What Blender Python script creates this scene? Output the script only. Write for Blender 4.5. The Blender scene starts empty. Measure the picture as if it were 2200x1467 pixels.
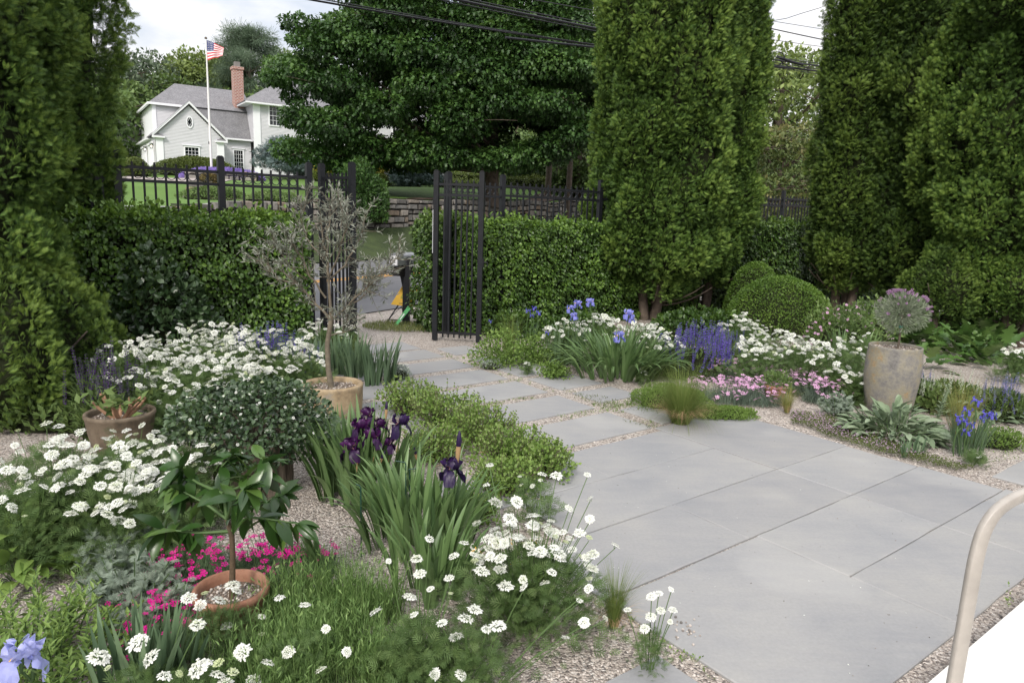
import bpy, math, random
import numpy as np
from mathutils import Matrix, Vector

# ------------------------------------------------------------------ camera
SC = bpy.context.scene
COL = SC.collection
FPX, PITCH, ROLL, EYE = 1488.0, 0.1785, 0.0321, 1.6
_cp, _sp, _cr, _sr = math.cos(PITCH), math.sin(PITCH), math.cos(ROLL), math.sin(ROLL)
_R = np.array([[_cr, -_sr, 0], [_sr, _cr, 0], [0, 0, 1.]])
_M = np.array([_R @ [1, 0, 0.], _R @ [0, -_sp, _cp], _R @ [0, -_cp, -_sp]])
cam_d = bpy.data.cameras.new('camera')
cam_d.sensor_width = 36; cam_d.lens = FPX / 2200 * 36
cam_d.clip_start = 0.05; cam_d.clip_end = 2000
cam = bpy.data.objects.new('camera', cam_d); COL.objects.link(cam)
_m = Matrix.Identity(4)
for i in range(3):
    _m[i][0] = _M[i][0]; _m[i][1] = -_M[i][1]; _m[i][2] = -_M[i][2]
_m.translation = (0, 0, EYE)
cam.matrix_world = _m
SC.camera = cam

# ------------------------------------------------------------------ world, sun, exposure
SUN_EL, SUN_AZ = math.radians(40), math.radians(196)   # azimuth measured clockwise from +Y
w = bpy.data.worlds.new('World'); SC.world = w; w.use_nodes = True
nt = w.node_tree; nt.nodes.clear()
def N(t, **k):
    n = nt.nodes.new(t)
    for a, b in k.items(): setattr(n, a, b)
    return n
out = N('ShaderNodeOutputWorld'); bg = N('ShaderNodeBackground'); bg.inputs[1].default_value = 0.12
sky = N('ShaderNodeTexSky', sky_type='NISHITA'); sky.sun_disc = False
sky.sun_elevation = SUN_EL; sky.sun_rotation = SUN_AZ
tc = N('ShaderNodeTexCoord'); mp = N('ShaderNodeMapping'); mp.inputs['Scale'].default_value = (1.1, 1.1, 3.2)
mp.inputs['Location'].default_value = (0.35, 0.1, 0.2)
nz = N('ShaderNodeTexNoise'); nz.inputs['Scale'].default_value = 2.3; nz.inputs['Detail'].default_value = 7
nz.inputs['Roughness'].default_value = 0.55
rp = N('ShaderNodeValToRGB'); rp.color_ramp.elements[0].position = 0.36; rp.color_ramp.elements[0].color = (0.30, 0.30, 0.30, 1)
rp.color_ramp.elements[1].position = 0.56; rp.color_ramp.elements[1].color = (1, 1, 1, 1)
mx = N('ShaderNodeMixRGB'); mx.inputs[2].default_value = (9.3, 9.2, 9.3, 1)
L = nt.links.new
L(tc.outputs['Generated'], mp.inputs[0]); L(mp.outputs[0], nz.inputs[0]); L(nz.outputs[0], rp.inputs[0])
sx = N('ShaderNodeSeparateXYZ'); mr = N('ShaderNodeMapRange'); mr.inputs['To Min'].default_value = .53; mr.inputs['To Max'].default_value = 1.25   # overcast sky: brighter overhead
gm = N('ShaderNodeMixRGB', blend_type='MULTIPLY'); gm.inputs[0].default_value = 1
L(tc.outputs['Generated'], sx.inputs[0]); L(sx.outputs[2], mr.inputs['Value'])
L(rp.outputs[0], mx.inputs[0]); L(sky.outputs[0], mx.inputs[1]); L(mx.outputs[0], gm.inputs[1]); L(mr.outputs[0], gm.inputs[2]); L(gm.outputs[0], bg.inputs[0]); L(bg.outputs[0], out.inputs[0])
sd = bpy.data.lights.new('sun', 'SUN'); sd.energy = 2.1; sd.angle = math.radians(14); sd.color = (1, 0.94, 0.86)
so = bpy.data.objects.new('sun', sd); COL.objects.link(so)
_sv = Vector((math.sin(SUN_AZ) * math.cos(SUN_EL), math.cos(SUN_AZ) * math.cos(SUN_EL), math.sin(SUN_EL)))
so.rotation_euler = _sv.to_track_quat('Z', 'Y').to_euler(); so.location = (0, -5, 20)
SC.view_settings.view_transform = 'Standard'; SC.view_settings.look = 'None'
SC.view_settings.exposure = 0.62; SC.view_settings.gamma = 1
SC.render.engine = 'CYCLES'
SC.cycles.max_bounces = 6; SC.cycles.diffuse_bounces = 3; SC.cycles.glossy_bounces = 2
SC.cycles.transmission_bounces = 3; SC.cycles.transparent_max_bounces = 4
SC.cycles.use_denoising = True

# ------------------------------------------------------------------ helpers
def ray(x, y):
    return _M @ np.array([(x - 1100) / FPX, (y - 733.5) / FPX, 1.])
def G(x, y, z=0.0):                # where the line of sight meets height z
    d = ray(x, y); t = (z - EYE) / d[2]; return np.array([d[0] * t, d[1] * t, z])
def D(x, y, Y):                    # where it meets distance Y
    d = ray(x, y); t = Y / d[1]; return np.array([d[0] * t, Y, EYE + d[2] * t])
def rng_(s): return np.random.default_rng(s)

def vnoise(p, seed=0):
    p = np.asarray(p, float); i = np.floor(p).astype(np.int64); f = p - i; f = f * f * (3 - 2 * f); r = 0
    for dx in (0, 1):
        for dy in (0, 1):
            for dz in (0, 1):
                h = (i[:, 0] + dx) * 374761393 + (i[:, 1] + dy) * 668265263 + (i[:, 2] + dz) * 2147483647 + seed * 1274126177
                h = (h ^ (h >> 13)) * 1274126177 & 0xffffffff; h = (h ^ (h >> 16)) & 0xffff
                wgt = (f[:, 0] if dx else 1 - f[:, 0]) * (f[:, 1] if dy else 1 - f[:, 1]) * (f[:, 2] if dz else 1 - f[:, 2])
                r = r + wgt * h / 65535.
    return r
def fbm(p, seed=0, o=3):
    p = np.asarray(p, float); r = 0; a = .5
    for k in range(o): r = r + a * vnoise(p * 2 ** k, seed + k); a *= .5
    return r / (1 - .5 ** o)

class Buf:
    def __init__(s): s.V = []; s.F = []; s.n = 0
    def add(s, v, faces, mi=0, tone=None):
        v = np.asarray(v, float).reshape(-1, 3)
        for f in faces if isinstance(faces, list) else [faces]:
            f = np.asarray(f, np.int64)
            if f.ndim == 1: f = f[None]
            t = np.full(len(f), .5) if tone is None else (np.full(len(f), tone) if np.isscalar(tone) else np.asarray(tone))
            if len(t) != len(f): t = np.resize(t, len(f))
            s.F.append((f + s.n, mi, t))
        s.V.append(v); s.n += len(v)
        return s
    def inst(s, tpl, pos, R, sc, tone, mi=0):
        tv, tf = tpl[:2]; dt = tpl[2] if len(tpl) > 2 else None; n = len(pos); k = len(tv)
        if n == 0: return s
        sc = np.asarray(sc, float)
        if sc.ndim == 0: sc = np.full(n, sc)
        if sc.ndim == 1: sc = sc[:, None].repeat(3, 1)
        v = np.einsum('nij,nkj->nki', R, tv[None] * sc[:, None, :]) + np.asarray(pos)[:, None, :]
        off = (np.arange(n) * k)[:, None, None]
        tone = np.broadcast_to(np.asarray(tone, float), (n,))
        for f in tf:
            f = np.asarray(f)
            ff = (f[None] + off).reshape(-1, f.shape[1])
            tt = np.repeat(tone, len(f))
            if dt is not None: tt = np.clip(tt + np.tile(dt[:len(f)], n), 0, 1)
            s.F.append((ff + s.n, mi, tt))
        s.V.append(v.reshape(-1, 3)); s.n += n * k
        return s

def build(name, buf, mats, parent=None, smooth=False, loc=(0, 0, 0)):
    mats = mats if isinstance(mats, (list, tuple)) else [mats]
    me = bpy.data.meshes.new(name)
    V = np.concatenate(buf.V); me.vertices.add(len(V)); me.vertices.foreach_set('co', V.astype(np.float32).ravel())
    loops = np.concatenate([f.ravel() for f, _, _ in buf.F]); tot = np.concatenate([np.full(len(f), f.shape[1]) for f, _, _ in buf.F])
    me.loops.add(len(loops)); me.loops.foreach_set('vertex_index', loops.astype(np.int32))
    me.polygons.add(len(tot)); st = np.concatenate([[0], np.cumsum(tot)[:-1]])
    me.polygons.foreach_set('loop_start', st.astype(np.int32)); me.polygons.foreach_set('loop_total', tot.astype(np.int32))
    me.polygons.foreach_set('material_index', np.concatenate([np.full(len(f), m) for f, m, _ in buf.F]).astype(np.int32))
    me.polygons.foreach_set('use_smooth', np.full(len(tot), bool(smooth)))
    at = me.attributes.new('tone', 'FLOAT', 'FACE'); at.data.foreach_set('value', np.concatenate([t for _, _, t in buf.F]).astype(np.float32))
    for m in mats: me.materials.append(m)
    me.update(calc_edges=True)
    o = bpy.data.objects.new(name, me); COL.objects.link(o); o.location = loc
    if parent: o.parent = parent
    return o

def thing(name, label, cat, loc=(0, 0, 0), rz=0, group=None):
    o = bpy.data.objects.new(name, None); COL.objects.link(o); o.empty_display_size = .1
    o.location = tuple(float(c) for c in loc); o.rotation_euler = (0, 0, rz); return tag(o, label, cat, group)
def tag(o, label, cat, group=None, kind=None):
    if label: o['label'] = label
    if cat: o['category'] = cat
    if group: o['group'] = group
    if kind: o['kind'] = kind
    return o
def struct(o, label=None): o['kind'] = 'structure'; tag(o, label, None); return o
def link(name, mesh, parent, loc, rot=(0, 0, 0), sc=1.0):
    o = bpy.data.objects.new(name, mesh); COL.objects.link(o); o.parent = parent
    o.location = tuple(float(c) for c in loc); o.rotation_euler = rot
    o.scale = (sc, sc, sc) if np.isscalar(sc) else sc
    return o

def nrm(v): v = np.asarray(v, float); return v / np.maximum(np.linalg.norm(v, axis=-1, keepdims=True), 1e-9)
def frames(d, n):                  # local y -> d, local z -> about n
    d = nrm(d); x = nrm(np.cross(d, n)); z = np.cross(x, d)
    return np.stack([x, d, z], axis=-1)
def rdir(r, n, up=0.0): v = r.normal(size=(n, 3)); v = nrm(v); v[:, 2] += up; return nrm(v)

def box(b, c, s, mi=0, rz=0, tone=.5, bev=0):
    x, y, z = [a / 2 for a in s]
    v = np.array([[-x, -y, -z], [x, -y, -z], [x, y, -z], [-x, y, -z], [-x, -y, z], [x, -y, z], [x, y, z], [-x, y, z]])
    f = np.array([[0, 3, 2, 1], [4, 5, 6, 7], [0, 1, 5, 4], [1, 2, 6, 5], [2, 3, 7, 6], [3, 0, 4, 7]])
    if rz: ca, sa = math.cos(rz), math.sin(rz); v = v @ np.array([[ca, sa, 0], [-sa, ca, 0], [0, 0, 1]])
    b.add(v + np.array(c), f, mi, tone); return b
def tube(b, pts, rad, sides=6, mi=0, tone=.5, cap=True):
    P = np.asarray(pts, float); n = len(P); rad = np.broadcast_to(np.asarray(rad, float), (n,))
    T = np.gradient(P, axis=0); T = nrm(T); ref = np.array([0, 0, 1.]) if abs(T[0][2]) < .9 else np.array([1., 0, 0])
    X = nrm(np.cross(T, ref)); Y = np.cross(T, X); a = np.arange(sides) * 2 * math.pi / sides
    v = (P[:, None] + rad[:, None, None] * (np.cos(a)[None, :, None] * X[:, None] + np.sin(a)[None, :, None] * Y[:, None])).reshape(-1, 3)
    i = np.arange(n - 1)[:, None] * sides; j = np.arange(sides)[None]; k = (j + 1) % sides
    f = np.stack([i + j, i + k, i + sides + k, i + sides + j], -1).reshape(-1, 4)
    fs = [f]
    b.add(v, fs, mi, tone)
    if cap and sides > 3:
        b.add(v[-sides:], np.arange(sides)[None], mi, tone); b.add(v[:sides], np.arange(sides)[::-1][None], mi, tone)
    return b
def lathe(b, prof, seg=32, mi=0, wob=0, seed=0):
    prof = np.asarray(prof, float); a = np.arange(seg) * 2 * math.pi / seg
    v = np.stack([prof[:, None, 0] * np.cos(a), prof[:, None, 0] * np.sin(a), np.repeat(prof[:, None, 1], seg, 1)], -1)
    if wob:
        q = v.reshape(-1, 3); d = (fbm(q * 5, seed) - .5) * wob; rr = np.linalg.norm(q[:, :2], axis=1, keepdims=True)
        q[:, :2] *= 1 + (d[:, None] / np.maximum(rr, .05)); v = q.reshape(v.shape)
    i = np.arange(len(prof) - 1)[:, None] * seg; j = np.arange(seg)[None]; k = (j + 1) % seg
    b.add(v.reshape(-1, 3), np.stack([i + j, i + k, i + seg + k, i + seg + j], -1).reshape(-1, 4), mi); return b
def bez(p0, p1, p2, n=8):
    t = np.linspace(0, 1, n)[:, None]; p0, p1, p2 = map(np.asarray, (p0, p1, p2))
    return (1 - t) ** 2 * p0 + 2 * t * (1 - t) * p1 + t * t * p2

# ------------------------------------------------------------------ leaf shapes (local y = along, z = face normal)
def T_(v, *f): return (np.array(v, float), [np.array(a) for a in f])
LEAF = T_([[0, 0, 0], [-.25, .45, .06], [0, .5, -.02], [.25, .45, .06], [0, 1, -.1]], [[0, 3, 2], [0, 2, 1], [3, 4, 2], [1, 2, 4]])
LEAFW = T_([[0, 0, 0], [-.34, .28, .07], [-.3, .68, .03], [0, 1, -.16], [.3, .68, .03], [.34, .28, .07], [0, .5, -.03]],
           [[0, 5, 4, 6], [0, 6, 2, 1]], [[6, 4, 3], [6, 3, 2]])
NARROW = T_([[0, 0, 0], [-.09, .5, .02], [0, 1, -.08], [.09, .5, .02]], [[0, 3, 2, 1]])
SMALL = T_([[0, 0, 0], [-.28, .5, .05], [0, 1, -.05], [.28, .5, .05]], [[0, 3, 2, 1]])
def big_leaf(wd=.2, cup=.05, droop=.35, seg=5, wave=.0, lobes=0):
    v = []; f = []
    for i in range(seg + 1):
        t = i / seg; wi = wd * math.sin(math.pi * min(1, t * .92 + .06)) ** .8 * (1.15 - .3 * t)
        if lobes: wi *= (1.25 if i % 2 else .55)
        if i == seg: wi = .008
        z = -droop * t * t; yy = t * (1 - .12 * droop * t)
        v += [[-wi, yy, z + cup * wi / wd + wave * math.sin(i * 2.1)], [0, yy, z - .02], [wi, yy, z + cup * wi / wd - wave * math.sin(i * 2.1)]]
    for i in range(seg):
        a = i * 3; f += [[a, a + 1, a + 4, a + 3], [a + 1, a + 2, a + 5, a + 4]]
    return T_(v, f)
BROAD = big_leaf(.2, .05, .4); LAMB = big_leaf(.19, .07, .3, 5, .01); CITRUS = big_leaf(.2, .03, .35, 5)
ACANTH = big_leaf(.3, .05, .35, 8, .02, 1)
def fan(k=4, spread=.9, wdt=.05, curl=.1, dt=None):
    v = []; f = []
    def dia(p, a, l, wi, z):
        c, s = math.cos(a), math.sin(a); n0 = len(v)
        for (lx, ly) in ((0, 0), (-wi, .5 * l), (0, l), (wi, .5 * l)):
            x = p[0] + lx * c + ly * s; y = p[1] - lx * s + ly * c
            v.append([x, y, z - curl * (x * x + (y * y) * .7)])
        f.append([n0, n0 + 3, n0 + 2, n0 + 1])
    dia((0, 0), 0, 1.0, wdt, 0)
    for i in range(k):
        y = .12 + .62 * i / k
        for sg in (-1, 1): dia((0, y), sg * spread * (1 - .35 * i / k), .55 * (1 - .45 * i / k), wdt * 1.1, .02 * sg)
    T = T_(v, f)
    return T if dt is None else (T[0], T[1], np.resize(np.array(dt, float), len(f)))
SPRAY = fan(4, .62, .034, .5, [.15, -.3, -.2, .0, .25, -.1, .3, .1, -.15])
FERN = fan(4, .95, .03, .25)
MAPLE = T_([[0, 0, 0], [-.5, .3, .05], [-.2, .42, 0], [-.3, .85, -.05], [0, .6, -.02], [0, 1.1, -.15], [.3, .85, -.05], [.2, .42, 0], [.5, .3, .05]],
           [[0, 2, 1], [0, 7, 2], [0, 8, 7]], [[2, 7, 6, 3]], [[3, 6, 5]])
TUFT = fan(3, .7, .035, .15)
def petals5(r=1.0, inner=.1, cupz=.12):
    v = [[0, 0, 0]]; f = []
    for k in range(5):
        a = k * 2 * math.pi / 5; n0 = len(v)
        for da, rr in ((-.32, .6), (-.5, .98), (-.17, 1.06), (.17, 1.06), (.5, .98), (.32, .6)):
            v.append([r * rr * math.cos(a + da), r * rr * math.sin(a + da), cupz * rr])
        f.append([0] + list(range(n0, n0 + 6)))
    return T_(v, f)
DIAN = petals5()

# ------------------------------------------------------------------ materials
MATS = {}
def newmat(name):
    m = bpy.data.materials.new(name); m.use_nodes = True; t = m.node_tree
    b = t.nodes['Principled BSDF']; return m, t, b
def nd(t, typ, **k):
    n = t.nodes.new(typ)
    for a, v in k.items(): setattr(n, a, v)
    return n
def ramp(t, stops, fac=None):
    r = nd(t, 'ShaderNodeValToRGB'); e = r.color_ramp.elements
    while len(e) < len(stops): e.new(.5)
    for el, (p, c) in zip(e, stops): el.position = p; el.color = (*c, 1) if len(c) == 3 else c
    if fac is not None: t.links.new(fac, r.inputs[0])
    return r
def noise(t, scale, detail=3, coord=None, rough=.5):
    n = nd(t, 'ShaderNodeTexNoise'); n.inputs['Scale'].default_value = scale; n.inputs['Detail'].default_value = detail
    n.inputs['Roughness'].default_value = rough
    if coord is not None: t.links.new(coord, n.inputs['Vector'])
    return n
def objc(t): return nd(t, 'ShaderNodeTexCoord').outputs['Object']
def bump(t, b, h, strength=.3, dist=.01):
    n = nd(t, 'ShaderNodeBump'); n.inputs['Strength'].default_value = strength; n.inputs['Distance'].default_value = dist
    t.links.new(h, n.inputs['Height']); t.links.new(n.outputs[0], b.inputs['Normal']); return n
def leafm(name, dark, mid, light, rough=.5, trans=.25, spec=.4):
    if name in MATS: return MATS[name]
    m, t, b = newmat(name); a = nd(t, 'ShaderNodeAttribute', attribute_name='tone')
    r = ramp(t, [(.0, dark), (.5, mid), (1, light)], a.outputs['Fac'])
    t.links.new(r.outputs[0], b.inputs['Base Color']); b.inputs['Roughness'].default_value = rough
    b.inputs['Specular IOR Level'].default_value = spec
    if trans > 0:
        tr = nd(t, 'ShaderNodeBsdfTranslucent'); mxs = nd(t, 'ShaderNodeMixShader'); mxs.inputs[0].default_value = trans
        hs = nd(t, 'ShaderNodeHueSaturation'); hs.inputs['Value'].default_value = 1.5; hs.inputs['Hue'].default_value = .485
        t.links.new(r.outputs[0], hs.inputs['Color']); t.links.new(hs.outputs[0], tr.inputs[0])
        t.links.new(b.outputs[0], mxs.inputs[1]); t.links.new(tr.outputs[0], mxs.inputs[2])
        t.links.new(mxs.outputs[0], t.nodes['Material Output'].inputs[0])
    MATS[name] = m; return m
def plain(name, col, rough=.6, metal=0, var=.12, scale=8, bmp=0, spec=.5):
    if name in MATS: return MATS[name]
    m, t, b = newmat(name); n = noise(t, scale, 4, objc(t))
    lo = tuple(c * (1 - var) for c in col); hi = tuple(min(1, c * (1 + var)) for c in col)
    r = ramp(t, [(.3, lo), (.7, hi)], n.outputs[0]); t.links.new(r.outputs[0], b.inputs['Base Color'])
    b.inputs['Roughness'].default_value = rough; b.inputs['Metallic'].default_value = metal; b.inputs['Specular IOR Level'].default_value = spec
    if bmp: n2 = noise(t, scale * 6, 5, objc(t)); bump(t, b, n2.outputs[0], bmp, .01)
    MATS[name] = m; return m

def mat_stone():
    m, t, b = newmat('bluestone'); oc = objc(t)
    gi = nd(t, 'ShaderNodeNewGeometry'); pos = gi.outputs['Position']
    oi = nd(t, 'ShaderNodeObjectInfo')
    n1 = noise(t, 1.6, 5, pos, .6); n2 = noise(t, 60, 4, pos, .7)
    mp = nd(t, 'ShaderNodeMapping'); mp.inputs['Rotation'].default_value = (0, 0, -.65); mp.inputs['Scale'].default_value = (1.2, 6, 1); t.links.new(pos, mp.inputs[0])
    n3 = noise(t, 2.4, 5, mp.outputs[0], .65)
    r1 = ramp(t, [(.3, (.248, .252, .262)), (.5, (.288, .287, .288)), (.72, (.322, .316, .304))], n1.outputs[0])
    r3 = ramp(t, [(.35, (.93, .935, .95)), (.65, (1.04, 1.035, 1.02))], n3.outputs[0])
    mu = nd(t, 'ShaderNodeMixRGB', blend_type='MULTIPLY'); mu.inputs[0].default_value = .7
    t.links.new(r1.outputs[0], mu.inputs[1]); t.links.new(r3.outputs[0], mu.inputs[2])
    r2 = ramp(t, [(.3, (.88, .88, .88)), (.7, (1.08, 1.08, 1.08))], n2.outputs[0])
    mu2 = nd(t, 'ShaderNodeMixRGB', blend_type='MULTIPLY'); mu2.inputs[0].default_value = .6
    t.links.new(mu.outputs[0], mu2.inputs[1]); t.links.new(r2.outputs[0], mu2.inputs[2])
    ro = ramp(t, [(0, (.95, .95, .955)), (1, (1.04, 1.04, 1.035))], oi.outputs['Random'])
    mu3 = nd(t, 'ShaderNodeMixRGB', blend_type='MULTIPLY'); mu3.inputs[0].default_value = 1
    t.links.new(mu2.outputs[0], mu3.inputs[1]); t.links.new(ro.outputs[0], mu3.inputs[2])
    # pale mineral stains and small dark specks
    n4 = noise(t, 1.05, 2, pos, .4); st = ramp(t, [(.60, (0, 0, 0)), (.66, (1, 1, 1))], n4.outputs[0])
    ms = nd(t, 'ShaderNodeMixRGB'); ms.inputs[2].default_value = (.40, .395, .38, 1)
    mm = nd(t, 'ShaderNodeMath', operation='MULTIPLY'); mm.inputs[1].default_value = .3; t.links.new(st.outputs[0], mm.inputs[0]); t.links.new(mm.outputs[0], ms.inputs[0])
    t.links.new(mu3.outputs[0], ms.inputs[1]); t.links.new(ms.outputs[0], b.inputs['Base Color'])
    b.inputs['Roughness'].default_value = .62; b.inputs['Specular IOR Level'].default_value = .35
    ad = nd(t, 'ShaderNodeMath', operation='ADD'); t.links.new(n2.outputs[0], ad.inputs[0]); t.links.new(n3.outputs[0], ad.inputs[1])
    bump(t, b, ad.outputs[0], .25, .004); return m
def mat_gravel(name='gravel', scale=105, tint=(1, 1, 1)):
    m, t, b = newmat(name); gi = nd(t, 'ShaderNodeNewGeometry'); pos = gi.outputs['Position']
    v = nd(t, 'ShaderNodeTexVoronoi'); v.inputs['Scale'].default_value = scale; t.links.new(pos, v.inputs['Vector'])
    sep = nd(t, 'ShaderNodeSeparateColor'); t.links.new(v.outputs['Color'], sep.inputs[0])
    c = lambda *x: tuple(a * b_ for a, b_ in zip(x, tint))
    r = ramp(t, [(0, c(.13, .115, .105)), (.25, c(.29, .245, .215)), (.5, c(.42, .375, .335)), (.75, c(.50, .44, .385)), (1, c(.68, .64, .60))], sep.outputs[0])
    big = noise(t, .9, 4, pos); rb = ramp(t, [(.35, (.8, .78, .76)), (.65, (1.05, 1.05, 1.05))], big.outputs[0])
    mu = nd(t, 'ShaderNodeMixRGB', blend_type='MULTIPLY'); mu.inputs[0].default_value = .8
    t.links.new(r.outputs[0], mu.inputs[1]); t.links.new(rb.outputs[0], mu.inputs[2])
    t.links.new(mu.outputs[0], b.inputs['Base Color']); b.inputs['Roughness'].default_value = .85
    inv = nd(t, 'ShaderNodeMath', operation='SUBTRACT'); inv.inputs[0].default_value = 1; t.links.new(v.outputs['Distance'], inv.inputs[1])
    bump(t, b, inv.outputs[0], .9, .012); return m
def mat_two(name, c1, c2, scale=3, rough=.8, det=5, bmp=.2, bs=40, dist=.01):
    m, t, b = newmat(name); gi = nd(t, 'ShaderNodeNewGeometry'); pos = gi.outputs['Position']
    n = noise(t, scale, det, pos, .6); r = ramp(t, [(.32, c1), (.68, c2)], n.outputs[0])
    n2 = noise(t, bs, 4, pos, .7); r2 = ramp(t, [(.3, (.8, .8, .8)), (.7, (1.15, 1.15, 1.15))], n2.outputs[0])
    mu = nd(t, 'ShaderNodeMixRGB', blend_type='MULTIPLY'); mu.inputs[0].default_value = .7
    t.links.new(r.outputs[0], mu.inputs[1]); t.links.new(r2.outputs[0], mu.inputs[2]); t.links.new(mu.outputs[0], b.inputs['Base Color'])
    b.inputs['Roughness'].default_value = rough; bump(t, b, n2.outputs[0], bmp, dist); return m

M_STONE = mat_stone(); M_GRAVEL = mat_gravel()
M_BLACK = plain('black_metal', (.010, .011, .014), .45, .0, .2, 12, .05, .35)
M_WOOD = plain('bark', (.11, .085, .065), .9, 0, .4, 9, .6)
M_CORE = plain('inner_twigs', (.018, .022, .010), .95, 0, .5, 6, .5, .1)
M_STEM = leafm('green_stem', (.05, .09, .03), (.08, .14, .045), (.12, .19, .07), .6, .1)
M_WHITE = leafm('white_petal', (.55, .62, .34), (.70, .72, .63), (.82, .82, .80), .6, .25)

# ------------------------------------------------------------------ terrain
RP0 = np.array([-2.34, 11.04]); RD = np.array([.5, .866]); RN = np.array([-.866, .5])
def qt(X, Y): dx = X - RP0[0]; dy = Y - RP0[1]; return dx * RN[0] + dy * RN[1], dx * RD[0] + dy * RD[1]
WT = lambda t: np.interp(t, [-30, 2.7, 13.6, 30.7, 60], [1.3, 1.53, 2.09, 2.5, 2.7])
WB = lambda t: np.interp(t, [-30, 2.7, 13.6, 30.7, 60], [.5, .7, 1.0, 1.7, 2.2])
QW = 10.4
_ctl = [D(*p) for p in [(860, 392, 50), (1150, 399, 50), (700, 385, 50), (340, 371, 54), (545, 377, 54), (440, 385, 42), (300, 398, 38), (300, 430, 26), (640, 400, 36), (520, 380, 50),
                        (1100, 405, 44), (1250, 405, 46), (950, 405, 42), (960, 388, 62), (1500, 425, 60)]]
for _t in range(-28, 70, 6):
    _p = RP0 + RN * (QW + .6) + RD * _t; _ctl.append(np.array([_p[0], _p[1], WT(_t) + .03]))
for _a in range(-150, 151, 50): _ctl.append(np.array([_a, 170., 6.5]))
_ctl.append(np.array([-80, 60, 4.5])); _ctl.append(np.array([-60, 20, 2.0])); _ctl = np.array(_ctl)
def hgt(X, Y):
    X = np.asarray(X, float); Y = np.asarray(Y, float); q, t = qt(X, Y)
    d2 = (X[..., None] - _ctl[:, 0]) ** 2 + (Y[..., None] - _ctl[:, 1]) ** 2 + .5; ww = d2 ** -1.6
    up = (ww * _ctl[:, 2]).sum(-1) / ww.sum(-1)
    bank = WB(t) * np.clip((q - 8.3) / (QW - 8.3), 0, 1) ** 1.2
    z = np.where(q < QW, bank, up)
    return z
def H1(x, y): return float(hgt(np.array(x), np.array(y)))
def grid(b, X, Y, Z, mi=0):
    ny, nx = X.shape; v = np.stack([X, Y, Z], -1).reshape(-1, 3)
    i = np.arange(ny - 1)[:, None] * nx; j = np.arange(nx - 1)[None]
    b.add(v, np.stack([i + j, i + j + 1, i + j + 1 + nx, i + j + nx], -1).reshape(-1, 4), mi); return b
M_LAWN = mat_two('lawn_grass', (.072, .145, .018), (.10, .19, .028), .5, .9, 6, .5, 30, .02)
M_BANK = mat_two('rough_grass', (.025, .042, .012), (.055, .08, .022), 1.5, .95, 6, .8, 25, .05)
M_MULCH = mat_two('mulch', (.035, .022, .014), (.085, .055, .035), 4, .95, 6, .8, 40, .03)
# ground: one sheet to the horizon (flat garden and road bed, bank, then the high land)
for nm, q0, q1, m, lab in (('ground', -260, QW, M_MULCH, 'dark soil and rough verge'), ('lawn', QW + .12, 330, M_LAWN, 'mown green lawn above the stone wall')):
    qs = np.concatenate([np.linspace(q0, 8.2, 8), np.linspace(8.25, QW, 6)]) if nm == 'ground' else np.concatenate([np.linspace(q0, 60, 90), np.linspace(62, q1, 30)])
    ts = np.concatenate([np.linspace(-300, -32, 10), np.linspace(-30, 70, 120), np.linspace(72, 400, 20)])
    Q, Tt = np.meshgrid(qs, ts); X = RP0[0] + RN[0] * Q + RD[0] * Tt; Y = RP0[1] + RN[1] * Q + RD[1] * Tt
    b = Buf(); grid(b, X, Y, hgt(X, Y) - (.03 if nm == 'ground' else 0)); struct(build(nm, b, m, smooth=True), lab)
# bank sheet of rough grass beyond the road
qs = np.linspace(8.15, QW, 14); ts = np.linspace(-30, 70, 200); Q, Tt = np.meshgrid(qs, ts)
X = RP0[0] + RN[0] * Q + RD[0] * Tt; Y = RP0[1] + RN[1] * Q + RD[1] * Tt
b = Buf(); grid(b, X, Y, hgt(X, Y) + .0 + .08 * fbm(np.stack([X, Y, X * 0], -1).reshape(-1, 3) * 2).reshape(X.shape)); struct(build('bank', b, M_BANK, smooth=True), 'rough grass bank below the wall')
# road
M_ASPH = mat_two('asphalt', (.115, .115, .122), (.15, .15, .158), .8, .85, 5, .3, 120, .004)
def strip(b, q0, q1, t0, t1, z, mi=0, n=2):
    q_ = [q0, q1]; v = [];
    for t in np.linspace(t0, t1, n):
        for q in q_: p = RP0 + RN * q + RD * t; v.append([p[0], p[1], z])
    f = [[2 * i, 2 * i + 1, 2 * i + 3, 2 * i + 2] for i in range(n - 1)]; b.add(v, np.array(f)[:, ::-1], mi)
b = Buf(); strip(b, .0, 8.3, -60, 150, .004); struct(build('road', b, M_ASPH), 'grey asphalt road beyond the gate')
M_YEL = plain('road_yellow', (.62, .30, .035), .7, 0, .15, 30)
b = Buf(); strip(b, 3.98, 4.1, -60, 150, .009); strip(b, 4.24, 4.36, -60, 150, .009); struct(build('road_marking', b, M_YEL), 'double yellow centre line')
# garden gravel (near side of the road)
b = Buf(); pr = np.linspace(-14, 40, 120)
v = []
for t in pr:
    jit = .22 * float(fbm(np.array([[t * 1.3, 0, 0]]))[0]); 
    for q in (.05 + jit, -26): p = RP0 + RN * q + RD * t; v.append([p[0], p[1], -.012])
f = [[2 * i, 2 * i + 1, 2 * i + 3, 2 * i + 2] for i in range(len(pr) - 1)]
b.add(v, np.array(f)); struct(build('gravel_ground', b, M_GRAVEL), 'pea gravel spread between beds and slabs')
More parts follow.
